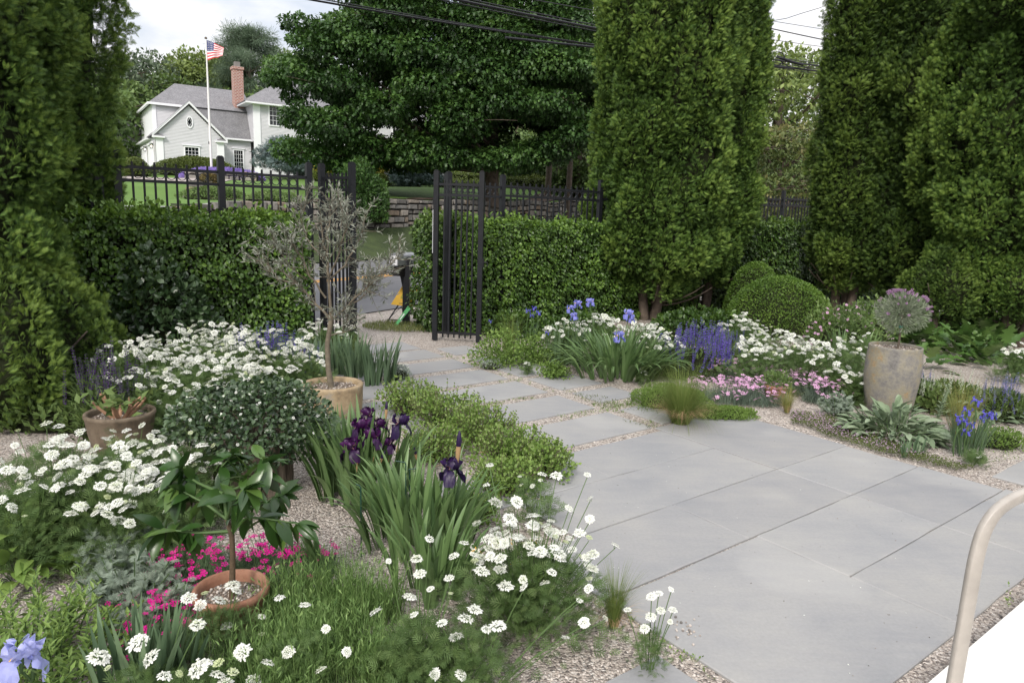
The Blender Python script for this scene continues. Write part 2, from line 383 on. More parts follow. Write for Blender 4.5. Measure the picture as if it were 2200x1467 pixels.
# mulch strip above the wall
b = Buf(); ts = np.linspace(6, 60, 160); Q, Tt = np.meshgrid(np.linspace(QW + .52, QW + 1.9, 6), ts)
X = RP0[0] + RN[0] * Q + RD[0] * Tt; Y = RP0[1] + RN[1] * Q + RD[1] * Tt
grid(b, X, Y, hgt(X, Y) + .015 + .05 * fbm(np.stack([X, Y, X * 0], -1).reshape(-1, 3) * 3).reshape(X.shape)); struct(build('mulch_bed', b, M_MULCH, smooth=True), 'brown mulch strip along top of wall')
# drive of the far house
def patch(name, pts, m, dz, lab, n=24):
    a, b_, c, d = [np.array(p, float) for p in pts]; s_, t_ = np.meshgrid(np.linspace(0, 1, n), np.linspace(0, 1, n))
    P = (a * ((1 - s_) * (1 - t_))[..., None] + b_ * (s_ * (1 - t_))[..., None] + c * (s_ * t_)[..., None] + d * ((1 - s_) * t_)[..., None])
    bb = Buf(); grid(bb, P[..., 0], P[..., 1], hgt(P[..., 0], P[..., 1]) + dz); return struct(build(name, bb, m), lab)
M_DRIVE = mat_two('drive_gravel', (.27, .235, .22), (.36, .32, .30), 2, .9, 5, .3, 60)
patch('driveway', [(-36, 31), (-15.5, 34.5), (-17.0, 45), (-42, 42)], M_DRIVE, .03, 'pale gravel drive in front of the garage')

# ------------------------------------------------------------------ paving slabs
U = np.array([math.sin(.9178), math.cos(.9178)]); W = np.array([-U[1], U[0]])     # along the joints to the right, and away
def uv(p): return float(np.dot(p[:2], U)), float(np.dot(p[:2], W))
def slab(poly, label=None, top=0.0, th=.045, seed=0):
    poly = np.array(poly, float); b = Buf(); n = len(poly); r = random.Random(seed)
    pts = []
    for i in range(n):                       # slightly irregular sawn edges
        a, c = poly[i], poly[(i + 1) % n]; L_ = np.linalg.norm(c - a); k = max(2, int(L_ / .12)); d = (c - a) / L_; nn = np.array([d[1], -d[0]])
        for j in range(k): pts.append(a + (c - a) * j / k + nn * (r.uniform(-.0025, .0025) if j else 0))
    pts = np.array(pts); c = pts.mean(0); dd = pts - c; ins = c + dd * (1 - .006 / np.linalg.norm(dd, axis=1, keepdims=True))
    k = len(pts); v = np.concatenate([np.c_[ins, np.full(k, top)], np.c_[pts, np.full(k, top - .004)], np.c_[pts, np.full(k, top - th)]])
    b.add(v, [np.arange(k)[None], np.array([[i, (i + 1) % k, k + (i + 1) % k, k + i] for i in range(k)])[:, ::-1], np.array([[k + i, k + (i + 1) % k, 2 * k + (i + 1) % k, 2 * k + i] for i in range(k)])[:, ::-1]])
    return struct(build('paving_slab', b, M_STONE), label)
def par(u0, u1, w0, w1, g=.0035, **k):
    gu = .0015 if g < .005 else g; u0 += gu; u1 -= gu; w0 += g; w1 -= g
    P = [U * u0 + W * w0, U * u1 + W * w0, U * u1 + W * w1, U * u0 + W * w1]; return slab(P, **k)
# joint lines in the paving's own directions
_A0 = uv(G(1313, 1024)); _A = uv(G(1448.6, 1084.5)); _B = uv(G(1613.8, 1157)); _C = uv(G(1826, 1237.8)); _E = uv(G(1918, 1467)); _top = uv(G(1211, 959))
wA0 = (_A0[1] + uv(G(1533.6, 963.4))[1]) / 2; wA = np.mean([uv(G(*p))[1] for p in [(1266.8, 1144.4), (1448.6, 1084.5), (1670.6, 1007.3), (1801, 961.8)]])
wB = np.mean([uv(G(*p))[1] for p in [(1388, 1250.8), (1613.8, 1157), (1829, 1063.5), (1976, 1000)]])
wC = np.mean([uv(G(*p))[1] for p in [(1826, 1237.8), (2022.5, 1126), (2166, 1042.5)]])
wE = np.mean([uv(G(*p))[1] for p in [(1918, 1467), (2085.6, 1337.4), (2200, 1244)]])
uD = np.mean([uv(G(*p))[0] for p in [(1419.5, 923), (1535, 962), (1670.6, 1007.3)]]); uD2 = np.mean([uv(G(*p))[0] for p in [(1829, 1063.5), (2022.5, 1126)]])
uL = np.mean([uv(G(*p))[0] for p in [(1373.6, 1336), (1492, 1412), (1578, 1467)]]); uLr = uv(G(1313, 1024))[0]
uR = np.mean([uv(G(*p))[0] for p in [(2166, 1042.5), (1801, 961.8), (1976, 1000)]]); wT = uv(G(1440, 926))[1]
u2 = uv(G(1448.6, 1084.5))[0]; u3 = uv(G(1826, 1237.8))[0]
_big = 'large sawn bluestone slab of the terrace'
rows = [(.92, 1.885), (1.4, 1.9), (1.9, 2.41), (2.41, 2.91), (2.91, 3.4)]
par(2.0, 3.1, .92, 1.895, label='largest terrace slab at its front corner', seed=1)
par(3.1, 4.09, .92, 1.4, label='terrace slab along the front edge by the handrail', seed=2); par(4.09, 5.05, .92, 1.4, label='terrace slab behind the curved handrail', seed=3)
par(3.1, 4.09, 1.4, 1.9, label='terrace slab with two round pale stains', seed=5); par(4.09, 5.02, 1.4, 1.9, label='terrace slab beside the thyme mat', seed=6)
par(2.0, 3.04, 1.9, 2.41, seed=7); par(3.04, 4.1, 1.9, 2.41, seed=8, label='terrace slab in the middle of the terrace'); par(4.1, 5.0, 1.9, 2.41, seed=9)
par(2.3, 4.1, 2.41, 2.91, seed=10, label='long terrace slab in one piece'); par(4.107, 5.02, 2.41, 3.48, seed=11, label='square terrace slab by the tufted grass')
par(2.0, 3.05, 2.91, 3.4, seed=12); par(3.05, 4.1, 2.91, 3.4, seed=13, label='terrace slab nearest to the gravel joint of the path')
for i, (a, c) in enumerate([(3.5, 4.0), (4.15, 4.64), (4.78, 5.27), (5.4, 5.87), (6.03, 6.47), (6.64, 7.1), (7.19, 7.68)]):
    par(3.09 if i < 6 else 3.2, 4.1 + .02 * (i > 3), a, c, seed=20 + i, label='wide stepping slab of the path to the gate')
for i, (a, c, d, e) in enumerate([(3.52, 4.0, 4.25, 5.0), (4.25, 4.64, 4.27, 4.78), (4.78, 5.29, 4.26, 4.8), (5.4, 5.86, 4.26, 4.8), (6.03, 6.4, 4.3, 4.7), (6.65, 7.1, 4.28, 4.7)]):
    par(d, e, a, c, seed=30 + i, label='narrow stepping slab on the bed side of the path')
for i, (a, c) in enumerate([(4.15, 4.64), (4.78, 5.27), (5.4, 5.9), (6.03, 6.47)]): par(2.4, 3.0, a, c, seed=40 + i, label='narrow stepping slab behind the round pot')
par(.9, 1.9, .92, 1.52, seed=50, label='slab in the gravel in front of the terrace'); par(5.24, 6.4, .95, 1.54, seed=51, label='slab in the gravel beyond the thyme mat')

# pea gravel stones lying proud of the gravel sheet (countless)
ico = T_([[0, 0, 1], [.89, 0, .45], [.28, .85, .45], [-.72, .53, .45], [-.72, -.53, .45], [.28, -.85, .45], [.72, .53, -.45], [-.28, .85, -.45], [-.89, 0, -.45], [-.28, -.85, -.45], [.72, -.53, -.45], [0, 0, -1]],
          [[0, 1, 2], [0, 2, 3], [0, 3, 4], [0, 4, 5], [0, 5, 1], [1, 6, 2], [2, 7, 3], [3, 8, 4], [4, 9, 5], [5, 10, 1], [6, 7, 2], [7, 8, 3], [8, 9, 4], [9, 10, 5], [10, 6, 1]])
r = rng_(5)
def in_slab(X, Y):
    u = X * U[0] + Y * U[1]; w_ = X * W[0] + Y * W[1]; m = np.zeros(len(X), bool)
    for a, b_, c, d in [(2.0, 5.05, .92, 3.4), (4.1, 5.02, 2.4, 3.48), (3.09, 4.12, 3.5, 4.0), (3.09, 4.12, 4.15, 4.64), (3.09, 4.12, 4.78, 5.27), (3.09, 4.12, 5.4, 5.87), (3.09, 4.12, 6.03, 6.47), (3.09, 4.12, 6.64, 7.1), (3.2, 4.12, 7.19, 7.68),
                        (4.25, 5, 3.52, 4), (4.27, 4.78, 4.25, 4.64), (4.26, 4.8, 4.78, 5.29), (4.26, 4.8, 5.4, 5.86), (4.3, 4.7, 6.03, 6.4), (4.28, 4.7, 6.65, 7.1), (.9, 1.9, .92, 1.52), (5.24, 6.4, .95, 1.54), (2.4, 3.0, 4.15, 6.47)]:
        m |= (u > a - .004) & (u < b_ + .004) & (w_ > c - .004) & (w_ < d + .004)
    return m
X = []; Y = []
for (x0, x1, y0, y1, n) in [(-3, 2.6, 1.8, 4.2, 30000), (-3.2, 3.6, 4.2, 7.5, 21000), (2.2, 5.2, 2.2, 6.8, 14000)]:
    X.append(r.uniform(x0, x1, n)); Y.append(r.uniform(y0, y1, n))
X = np.concatenate(X); Y = np.concatenate(Y); k = ~in_slab(X, Y); X, Y = X[k], Y[k]; n = len(X)
sc = r.uniform(.0035, .0085, n)[:, None] * np.c_[np.ones(n), r.uniform(.6, 1, n), r.uniform(.4, .7, n)]
b = Buf(); b.inst(ico, np.c_[X, Y, -.014 + sc[:, 2] * r.uniform(.1, .8, n)], frames(rdir(r, n), np.tile([0, 0, 1.], (n, 1)) + r.normal(size=(n, 3)) * .2), sc, r.random(n))
M_PEB = leafm('pebbles', (.10, .095, .09), (.34, .295, .26), (.62, .56, .51), .75, 0)
tag(build('gravel', b, M_PEB), 'loose grey and pink pea gravel between the beds', None, kind='stuff')
# a few pebbles kicked onto the slabs
n = 26; P = np.array([G(*p) for p in zip(r.normal(1470, 18, n), r.normal(1355, 14, n))]); b = Buf()
b.inst(ico, P + [0, 0, .003], frames(rdir(r, n), np.tile([0, 0, 1.], (n, 1))), r.uniform(.003, .007, n), r.random(n))
tag(build('gravel', b, M_PEB), 'stray pebbles on the terrace slab corner', None, kind='stuff')

# ------------------------------------------------------------------ fence and gates
FD = np.array([math.cos(math.atan(.763)), math.sin(math.atan(.763))]); FA = math.atan(.763)
def fpt(x): return np.array([x, 10.04 + .763 * x])
def ring(b, c, ax, ro=.047, tk=.006, dp=.02):
    n = 18; a = np.arange(n) * 2 * math.pi / n; perp = np.array([-ax[1], ax[0], 0]); A = np.array([ax[0], ax[1], 0]); Z = np.array([0, 0, 1.])
    v = []
    for rr, d in ((ro, -1), (ro, 1), (ro - tk, 1), (ro - tk, -1)):
        v.append(c + rr * (np.cos(a)[:, None] * A + np.sin(a)[:, None] * Z) + perp * dp / 2 * d)
    v = np.concatenate(v); j = np.arange(n); k = (j + 1) % n; f = []
    for i in range(4): m2 = (i + 1) % 4; f.append(np.stack([i * n + j, i * n + k, m2 * n + k, m2 * n + j], -1))
    b.add(v, np.concatenate(f))
def rail_panel(b, p0, p1, ztop=1.965, n=None, low=.1, pick=.019):
    p0 = np.array(p0, float); p1 = np.array(p1, float); Ln = np.linalg.norm(p1 - p0); ax = (p1 - p0) / Ln; an = math.atan2(ax[1], ax[0])
    mid = (p0 + p1) / 2
    for z in (ztop, ztop - .13, low): box(b, (mid[0], mid[1], z), (Ln, .026, .03), rz=an)
    n = n or max(1, round(Ln / .112) - 1)
    for i in range(n):
        t = (i + 1) / (n + 1); q = p0 + (p1 - p0) * t; box(b, (q[0], q[1], (ztop + .05 + low - .06) / 2), (pick, pick, ztop + .05 - low + .06), rz=an)
        box(b, (q[0], q[1], ztop + .054), (pick * .7, pick * .7, .008), rz=an)
    for i in range(n + 1):
        if i in (0, n) and n > 4: continue
        t = (i + .5) / (n + 1); q = p0 + (p1 - p0) * t; ring(b, np.array([q[0], q[1], ztop - .065]), ax, min(.048, Ln / (n + 1) / 2 - pick / 2 + .002))
def post(b, p, h, s=.066, rz=FA): 
    box(b, (p[0], p[1], h / 2), (s, s, h), rz=rz); c = .75
    for k in range(4): box(b, (p[0], p[1], h + .004 + k * .004), (s * (1 - .12 * (k + 1) ** 1.3 * .6), s * (1 - .12 * (k + 1) ** 1.3 * .6), .004), rz=rz)
def fence(label, xs, ztop=lambda x: 1.965, zpost=.155):
    p = fpt(xs[0]); t = thing('metal_fence', label, 'fence', (0, 0, 0))
    for i, x in enumerate(xs):
        q = fpt(x); b = Buf(); post(b, q, ztop(x) + zpost); build('post', b, M_BLACK, t)
        if i < len(xs) - 1:
            b = Buf(); rail_panel(b, fpt(x) + FD * .033, fpt(xs[i + 1]) - FD * .033, (ztop(x) + ztop(xs[i + 1])) / 2, n=8 if abs(xs[i + 1] - x) < .9 else None); build('railing', b, M_BLACK, t)
    return t
fence('black metal picket fence with rings above the hedge by the left arborvitae', [-6.3, -5.52, -4.74, -3.96, -3.18, -2.41])
fence('black metal picket fence with rings running on behind the tall arborvitae', [-.9, -.2, 1.3, 2.8, 4.05, 5.3, 6.6, 7.9, 9.2], ztop=lambda x: 2.0 + .02 * x)
def gate(label, ph, pe, H_=2.12):
    ph = np.array(ph); pe = np.array(pe); t = thing('metal_gate', label, 'gate', (ph[0], ph[1], 0)); o = np.array([ph[0], ph[1]])
    e = pe - o; an = math.atan2(e[1], e[0]); ax = e / np.linalg.norm(e)
    for q in (np.zeros(2), e): b = Buf(); post(b, q, H_, .062, an); build('stile', b, M_BLACK, t)
    b = Buf(); rail_panel(b, ax * .031, e - ax * .031, 1.965, n=6 if np.linalg.norm(e) > .57 else 5); build('railing', b, M_BLACK, t)
    b = Buf(); q = e + ax * .036; box(b, (q[0], q[1], 1.02), (.02, .05, .11), rz=an); tube(b, [(q[0], q[1], 1.02), (q[0] + ax[0] * .05, q[1] + ax[1] * .05, 1.02), (q[0] + ax[0] * .06, q[1] + ax[1] * .06, .97)], .008); build('latch', b, M_BLACK, t)
    for z in (.3, 1.75): b = Buf(); box(b, (-ax[0] * .03, -ax[1] * .03, z), (.03, .03, .08), rz=an); build('hinge', b, M_BLACK, t)
    return t
gate('open black metal gate leaf behind the potted olive tree', (-2.28, 8.27), (-1.84, 7.9))
gate('open black metal gate leaf standing against the hedge right of the path', (-1.0, 8.82), (-.43, 8.74))
b = Buf(); post(b, fpt(-.93) + [0, .15], 2.13); post(b, fpt(-.93) + [0, .15], .1)
tag(build('gate_post', b, M_BLACK), 'black square gate post behind the right gate leaf hinge', 'gate post')
b = Buf(); p = D(931, 500, 8.84); box(b, (p[0], p[1], 1.38), (.020, .018, .54), rz=.3)
tag(build('white_strip', b, plain('white_plastic', (.75, .76, .8), .5)), 'short white strip fixed to the hinge side of the right gate leaf', 'strip')

# ------------------------------------------------------------------ hedges, arborvitae, mounds
def hedge(name, label, p0, p1, off, th, h, dens=900, ls=.062, mats=None, seed=0, leaf=None, bul=.12, cat='hedge', core=M_CORE, zb=0, hvar=.06):
    """off: offset of the box centre from the line p0-p1 towards the far side."""
    r = rng_(seed); p0 = np.array(p0, float); p1 = np.array(p1, float); Ln = np.linalg.norm(p1 - p0); ax = (p1 - p0) / Ln; nn = np.array([-ax[1], ax[0]])
    c = (p0 + p1) / 2 + nn * off; t = thing(name, label, cat, (c[0], c[1], zb), math.atan2(ax[1], ax[0]))
    b = Buf(); a = .80
    nx = max(4, int(Ln / .25)); 
    box(b, (0, 0, h * .43), (Ln - .36, th - .42, h * .86 - .06)); build('inner_branches', b, core, t)
    areas = [Ln * h, Ln * h, Ln * th, th * h, th * h]; P = []; Nn = []
    for i, A in enumerate(areas):
        n = int(A * dens * (1.15 if i == 2 else 1)); s, q = r.uniform(-.5, .5, n), r.uniform(0, 1, n)
        if i < 2: sg = -1 if i == 0 else 1; P.append(np.c_[s * Ln, np.full(n, sg * th / 2), q * h]); Nn.append(np.tile([0, sg, 0.], (n, 1)))
        elif i == 2: P.append(np.c_[s * Ln, (q - .5) * th, np.full(n, h)]); Nn.append(np.tile([0, 0, 1.], (n, 1)))
        else: sg = -1 if i == 3 else 1; P.append(np.c_[np.full(n, sg * Ln / 2), s * th, q * h]); Nn.append(np.tile([sg, 0, 0.], (n, 1)))
    P = np.concatenate(P); Nn = np.concatenate(Nn); n = len(P)
    w_ = fbm((P + [c[0], c[1], 0]) * 3.1, seed) - .5; w2 = vnoise((P + [c[0], c[1], 0]) * 11, seed + 3) - .5
    # rounded shoulders
    top = np.clip((P[:, 2] - h + .12) / .12, 0, 1); side = np.abs(P[:, 1]) > th / 2 - .01; P[side, 1] *= (1 - .35 * top[side] ** 2 * .2 / max(th, .3))
    P = P + Nn * (w_ * bul * 1.7 + w2 * bul * 1.0 - .02 - np.abs(r.normal(size=n)) * .035)[:, None] + r.normal(size=(n, 3)) * .012
    P[:, 2] += np.where(Nn[:, 2] > .5, (w_ * 2) * hvar + np.maximum(0, r.normal(size=n) - .3) * .055, 0)
    horiz = np.where(Nn[:, 2:3] > .5, 0, 1)
    d = nrm(Nn * .5 + r.normal(size=(n, 3)) * .55 + np.array([0, 0, -.75]) * horiz + np.array([0, 0, .5]) * (1 - horiz))
    m = nrm(Nn + r.normal(size=(n, 3)) * .45 + np.array([0, 0, .5]))
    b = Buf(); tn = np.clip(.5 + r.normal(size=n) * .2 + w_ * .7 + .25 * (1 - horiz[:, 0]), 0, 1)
    b.inst(leaf or LEAFW, P, frames(d, m), r.uniform(.65, 1.2, n) * ls, tn); build('leaves', b, mats, t); return t
HB = leafm('hornbeam_leaf', (.024, .052, .009), (.058, .122, .018), (.17, .29, .045), .42, .28, .5)
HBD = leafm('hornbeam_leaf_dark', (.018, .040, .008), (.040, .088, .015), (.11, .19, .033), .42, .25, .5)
hedge('clipped_hedge', 'clipped leafy hedge between the left arborvitae and the gate', fpt(-6.2), fpt(-2.55), -.12, .75, 1.5, 2200, .050, HB, 11)
hedge('clipped_hedge', 'clipped leafy hedge right of the gate running to the tall arborvitae', fpt(-.80), fpt(3.2), .12, .72, 1.53, 2200, .050, HB, 12)
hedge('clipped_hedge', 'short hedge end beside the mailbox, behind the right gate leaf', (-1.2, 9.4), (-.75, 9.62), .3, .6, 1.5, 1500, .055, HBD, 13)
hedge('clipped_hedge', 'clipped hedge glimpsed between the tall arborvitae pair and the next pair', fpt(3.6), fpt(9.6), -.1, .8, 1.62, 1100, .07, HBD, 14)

AV = leafm('arborvitae', (.024, .054, .009), (.070, .136, .021), (.17, .25, .045), .62, .12, .3)
AVD = leafm('arborvitae_dark', (.020, .045, .008), (.056, .105, .016), (.13, .195, .032), .62, .12, .3)
def arbor(label, x, y, rad, h, zlo=.35, n=9000, sz=.15, mat=AV, seed=0, stems=3, group=None, lump=.32, taper=.5, base=.85, azr=None):
    r = rng_(seed); t = thing('arborvitae', label, 'arborvitae', (x, y, 0), 0, group)
    b = Buf()
    for k in range(stems):
        a = k * 2.4 + seed; tube(b, bez((.12 * math.cos(a) * stems ** .5 * .6, .12 * math.sin(a) * .9, 0), (.3 * rad * math.cos(a), .3 * rad * math.sin(a), min(zlo + .4, h * .4)), (.3 * rad * math.cos(a), .3 * rad * math.sin(a), min(h * .6, 4.)), 9), np.linspace(.085, .04, 9), 7)
    for k in range(14):
        a = r.uniform(0, 6.28); z0 = r.uniform(.2, zlo + min(.8, h * .25)); tube(b, bez((.05 * math.cos(a), .05 * math.sin(a), z0), (.5 * rad * math.cos(a), .5 * rad * math.sin(a), z0 + .02), (.85 * rad * math.cos(a), .85 * rad * math.sin(a), z0 + .35), 6), np.linspace(.022, .006, 6), 5)
    build('trunk', b, M_WOOD, t, True)
    def R(th, z):
        zz = np.clip((z - zlo) / (h - zlo), 0, 1); prof = np.minimum(1, base + (1 - base) * np.clip(zz / .12, 0, 1)) * np.clip(zz / .05, .55, 1) ** .5 * np.where(zz > taper, np.sqrt(np.maximum(0, 1 - ((zz - taper) / (1 - taper)) ** 2)) * .75 + .25 * (1 - (zz - taper) / (1 - taper)), 1)
        q = np.stack([np.cos(th) * rad * 1.5, np.sin(th) * rad * 1.5, z * .8], -1)
        f1 = fbm(q * 1.0, seed, 2); f2 = fbm(q * 2.9 + 7, seed + 5, 2)
        p1 = np.abs(2 * vnoise(q * 1.25 + 3, seed + 9) - 1); p2 = np.abs(2 * vnoise(q * 2.9 + 5, seed + 11) - 1)
        return rad * prof * (1 - lump * 1.22 + lump * f1 * .9 + lump * 1.15 * np.sqrt(p1 + .02) * .85 + lump * .45 * p2), f1, .25 + .5 * p1 + .35 * p2
    # dark inner mass
    nz_, na = 40, 28; zz = np.linspace(zlo + .1, h * .98, nz_); th = np.linspace(0, 2 * math.pi, na, endpoint=False); TH, ZZ = np.meshgrid(th, zz)
    rr, _, _ = R(TH.ravel(), ZZ.ravel()); rr = rr.reshape(TH.shape) * .80 - .06; rr[0] = .02; rr[-1] = .02
    v = np.stack([rr * np.cos(TH), rr * np.sin(TH), ZZ], -1).reshape(-1, 3); i = np.arange(nz_ - 1)[:, None] * na; j = np.arange(na)[None]; k = (j + 1) % na
    b = Buf(); b.add(v, np.stack([i + j, i + k, i + na + k, i + na + j], -1).reshape(-1, 4)); build('inner_branches', b, M_CORE, t, True)
    z = zlo + (h - zlo) * r.random(n) ** 1.0; zm = min(h, 5.4); z = np.where(r.random(n) < .80, zlo + (zm - zlo) * r.random(n), z); th = r.uniform(0, 2 * math.pi, n) if azr is None else r.uniform(azr[0], azr[1], n)
    K = 9; nc = n // K; cth, cz_ = th[:nc], z[:nc]; cr_ = sz * 1.15; ang = r.uniform(0, 2 * math.pi, (nc, K)); rq = np.sqrt(r.random((nc, K))) * cr_ * r.uniform(.6, 1.25, nc)[:, None]
    th = (cth[:, None] + rq * np.cos(ang) / max(rad, .5)).ravel(); z = (cz_[:, None] + rq * np.sin(ang)).ravel(); rql = (rq / cr_).ravel(); angl = ang.ravel(); n = len(th); jt = np.repeat(r.normal(size=nc) * .13, K)
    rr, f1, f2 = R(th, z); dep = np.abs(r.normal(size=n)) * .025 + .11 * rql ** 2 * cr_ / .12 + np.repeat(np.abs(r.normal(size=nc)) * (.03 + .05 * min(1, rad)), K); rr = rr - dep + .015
    e = .06; r2, _, _ = R(th, z + e); r3, _, _ = R(th + e / rad, z)
    o = np.stack([np.cos(th), np.sin(th), th * 0], -1); tg = np.stack([-np.sin(th), np.cos(th), th * 0], -1)
    nn = nrm(o - tg * np.clip(((r3 - rr - dep) / e), -1.2, 1.2)[:, None] - np.array([0, 0, 1.]) * np.clip((r2 - rr - dep) / e, -1.2, 1.2)[:, None])
    P = o * rr[:, None]; P[:, 2] = z
    d = nrm(nn * .75 + r.normal(size=(n, 3)) * .25 + np.array([0, 0, .3]) + (tg * np.cos(angl)[:, None] + np.array([0, 0, 1.]) * np.sin(angl)[:, None]) * (rql * .95)[:, None])
    m = nrm(tg * r.choice([-1, 1], n)[:, None] + r.normal(size=(n, 3)) * .6 + nn * .35)
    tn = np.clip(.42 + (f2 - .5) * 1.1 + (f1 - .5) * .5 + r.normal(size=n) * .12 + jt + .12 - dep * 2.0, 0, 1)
    b = Buf(); b.inst(SPRAY, P, frames(d, m), r.uniform(.6, 1.15, n) * sz * np.where(z > 5.4, 1.7, 1), tn); build('foliage', b, mat, t); return t

def mound(name, label, cat, x, y, rx, ry, h, n, ls, mat, leaf=LEAF, seed=0, lump=.15, z0=0., up=.5, flat=1., group=None, parent=None, core=True, rz=0, tone=.5, shell=.25, coremat=None, pname='leaves', droop=0, lr=(.7, 1.2)):
    r = rng_(seed); t = parent or thing(name, label, cat, (x, y, z0), rz, group)
    th = r.uniform(0, 2 * math.pi, n); cz = r.random(n) ** .8; ss = np.sqrt(1 - np.minimum(cz, 1) ** 2)
    o = np.stack([ss * np.cos(th), ss * np.sin(th), cz], -1)
    f = fbm(o * 2.5 + seed, seed, 3) - .5; rad = 1 + f * lump * 2 - shell * r.random(n) ** 2.2
    P = o * rad[:, None] * [rx, ry, h]; nn = nrm(o / [rx, ry, h])
    d = nrm(nn * .7 + r.normal(size=(n, 3)) * .5 + np.array([0, 0, up]) + np.array([0, 0, -droop])); m = nrm(nn + r.normal(size=(n, 3)) * .5 + [0, 0, .4])
    tn = np.clip(tone + f * .9 + r.normal(size=n) * .17, 0, 1)
    b = Buf(); b.inst(leaf, P, frames(d, m), r.uniform(lr[0], lr[1], n) * ls, tn); o_ = build(pname, b, mat, t)
    if core:
        na, nz_ = 20, 9; TH, PH = np.meshgrid(np.arange(na) * 2 * math.pi / na, np.linspace(0, math.pi / 2, nz_)); q = np.stack([np.sin(PH) * np.cos(TH), np.sin(PH) * np.sin(TH), np.cos(PH)], -1).reshape(-1, 3)
        f = fbm(q * 2.5 + seed, seed, 3) - .5; q = q * (1 + f * lump * 2)[:, None] * (1 - shell * .8) * [rx, ry, h]
        i = np.arange(nz_ - 1)[:, None] * na; j = np.arange(na)[None]; k = (j + 1) % na; b = Buf(); b.add(q, np.stack([i + j, i + na + j, i + na + k, i + k], -1).reshape(-1, 4)); build('inner_twigs', b, coremat or M_CORE, t, True)
    return t

_k = dict(lump=.42, azr=(-3.9, .6))
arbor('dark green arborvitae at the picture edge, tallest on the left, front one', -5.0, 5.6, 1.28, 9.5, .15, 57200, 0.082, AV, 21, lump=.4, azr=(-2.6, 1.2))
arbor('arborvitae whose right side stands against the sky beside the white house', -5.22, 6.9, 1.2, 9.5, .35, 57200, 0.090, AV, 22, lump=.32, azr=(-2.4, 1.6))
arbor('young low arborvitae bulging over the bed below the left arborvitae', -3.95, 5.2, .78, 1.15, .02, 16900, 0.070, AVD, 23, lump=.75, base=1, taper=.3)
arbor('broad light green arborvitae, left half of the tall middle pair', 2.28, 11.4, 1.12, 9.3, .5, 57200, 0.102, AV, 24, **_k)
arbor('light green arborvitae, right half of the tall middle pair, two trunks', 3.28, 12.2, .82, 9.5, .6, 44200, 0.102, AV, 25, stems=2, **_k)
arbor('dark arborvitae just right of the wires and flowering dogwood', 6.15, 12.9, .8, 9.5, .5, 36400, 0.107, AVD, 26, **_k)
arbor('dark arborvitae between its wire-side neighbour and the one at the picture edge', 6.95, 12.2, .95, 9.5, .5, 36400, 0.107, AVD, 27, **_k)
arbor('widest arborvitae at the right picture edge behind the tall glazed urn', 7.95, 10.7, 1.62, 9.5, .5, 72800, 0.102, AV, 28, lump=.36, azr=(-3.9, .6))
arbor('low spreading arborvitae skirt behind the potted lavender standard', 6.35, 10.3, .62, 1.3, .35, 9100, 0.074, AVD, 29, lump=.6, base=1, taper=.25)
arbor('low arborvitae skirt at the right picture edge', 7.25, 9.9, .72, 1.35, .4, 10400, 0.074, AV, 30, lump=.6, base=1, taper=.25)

# ------------------------------------------------------------------ stone wall above the bank
def mat_fieldstone():
    m, t, b = newmat('fieldstone'); a = nd(t, 'ShaderNodeAttribute', attribute_name='tone'); gi = nd(t, 'ShaderNodeNewGeometry')
    r = ramp(t, [(0, (.12, .11, .10)), (.35, (.20, .19, .175)), (.6, (.27, .25, .22)), (.8, (.25, .185, .13)), (1, (.36, .34, .31))], a.outputs['Fac'])
    n = noise(t, 5, 6, gi.outputs['Position'], .65); r2 = ramp(t, [(.3, (.6, .6, .6)), (.7, (1.25, 1.25, 1.25))], n.outputs[0])
    mu = nd(t, 'ShaderNodeMixRGB', blend_type='MULTIPLY'); mu.inputs[0].default_value = .8; t.links.new(r.outputs[0], mu.inputs[1]); t.links.new(r2.outputs[0], mu.inputs[2])
    t.links.new(mu.outputs[0], b.inputs['Base Color']); b.inputs['Roughness'].default_value = .9; bump(t, b, n.outputs[0], .6, .05); return m
M_FIELD = mat_fieldstone(); M_DARKGAP = plain('gap', (.03, .028, .025), 1, 0, .3)
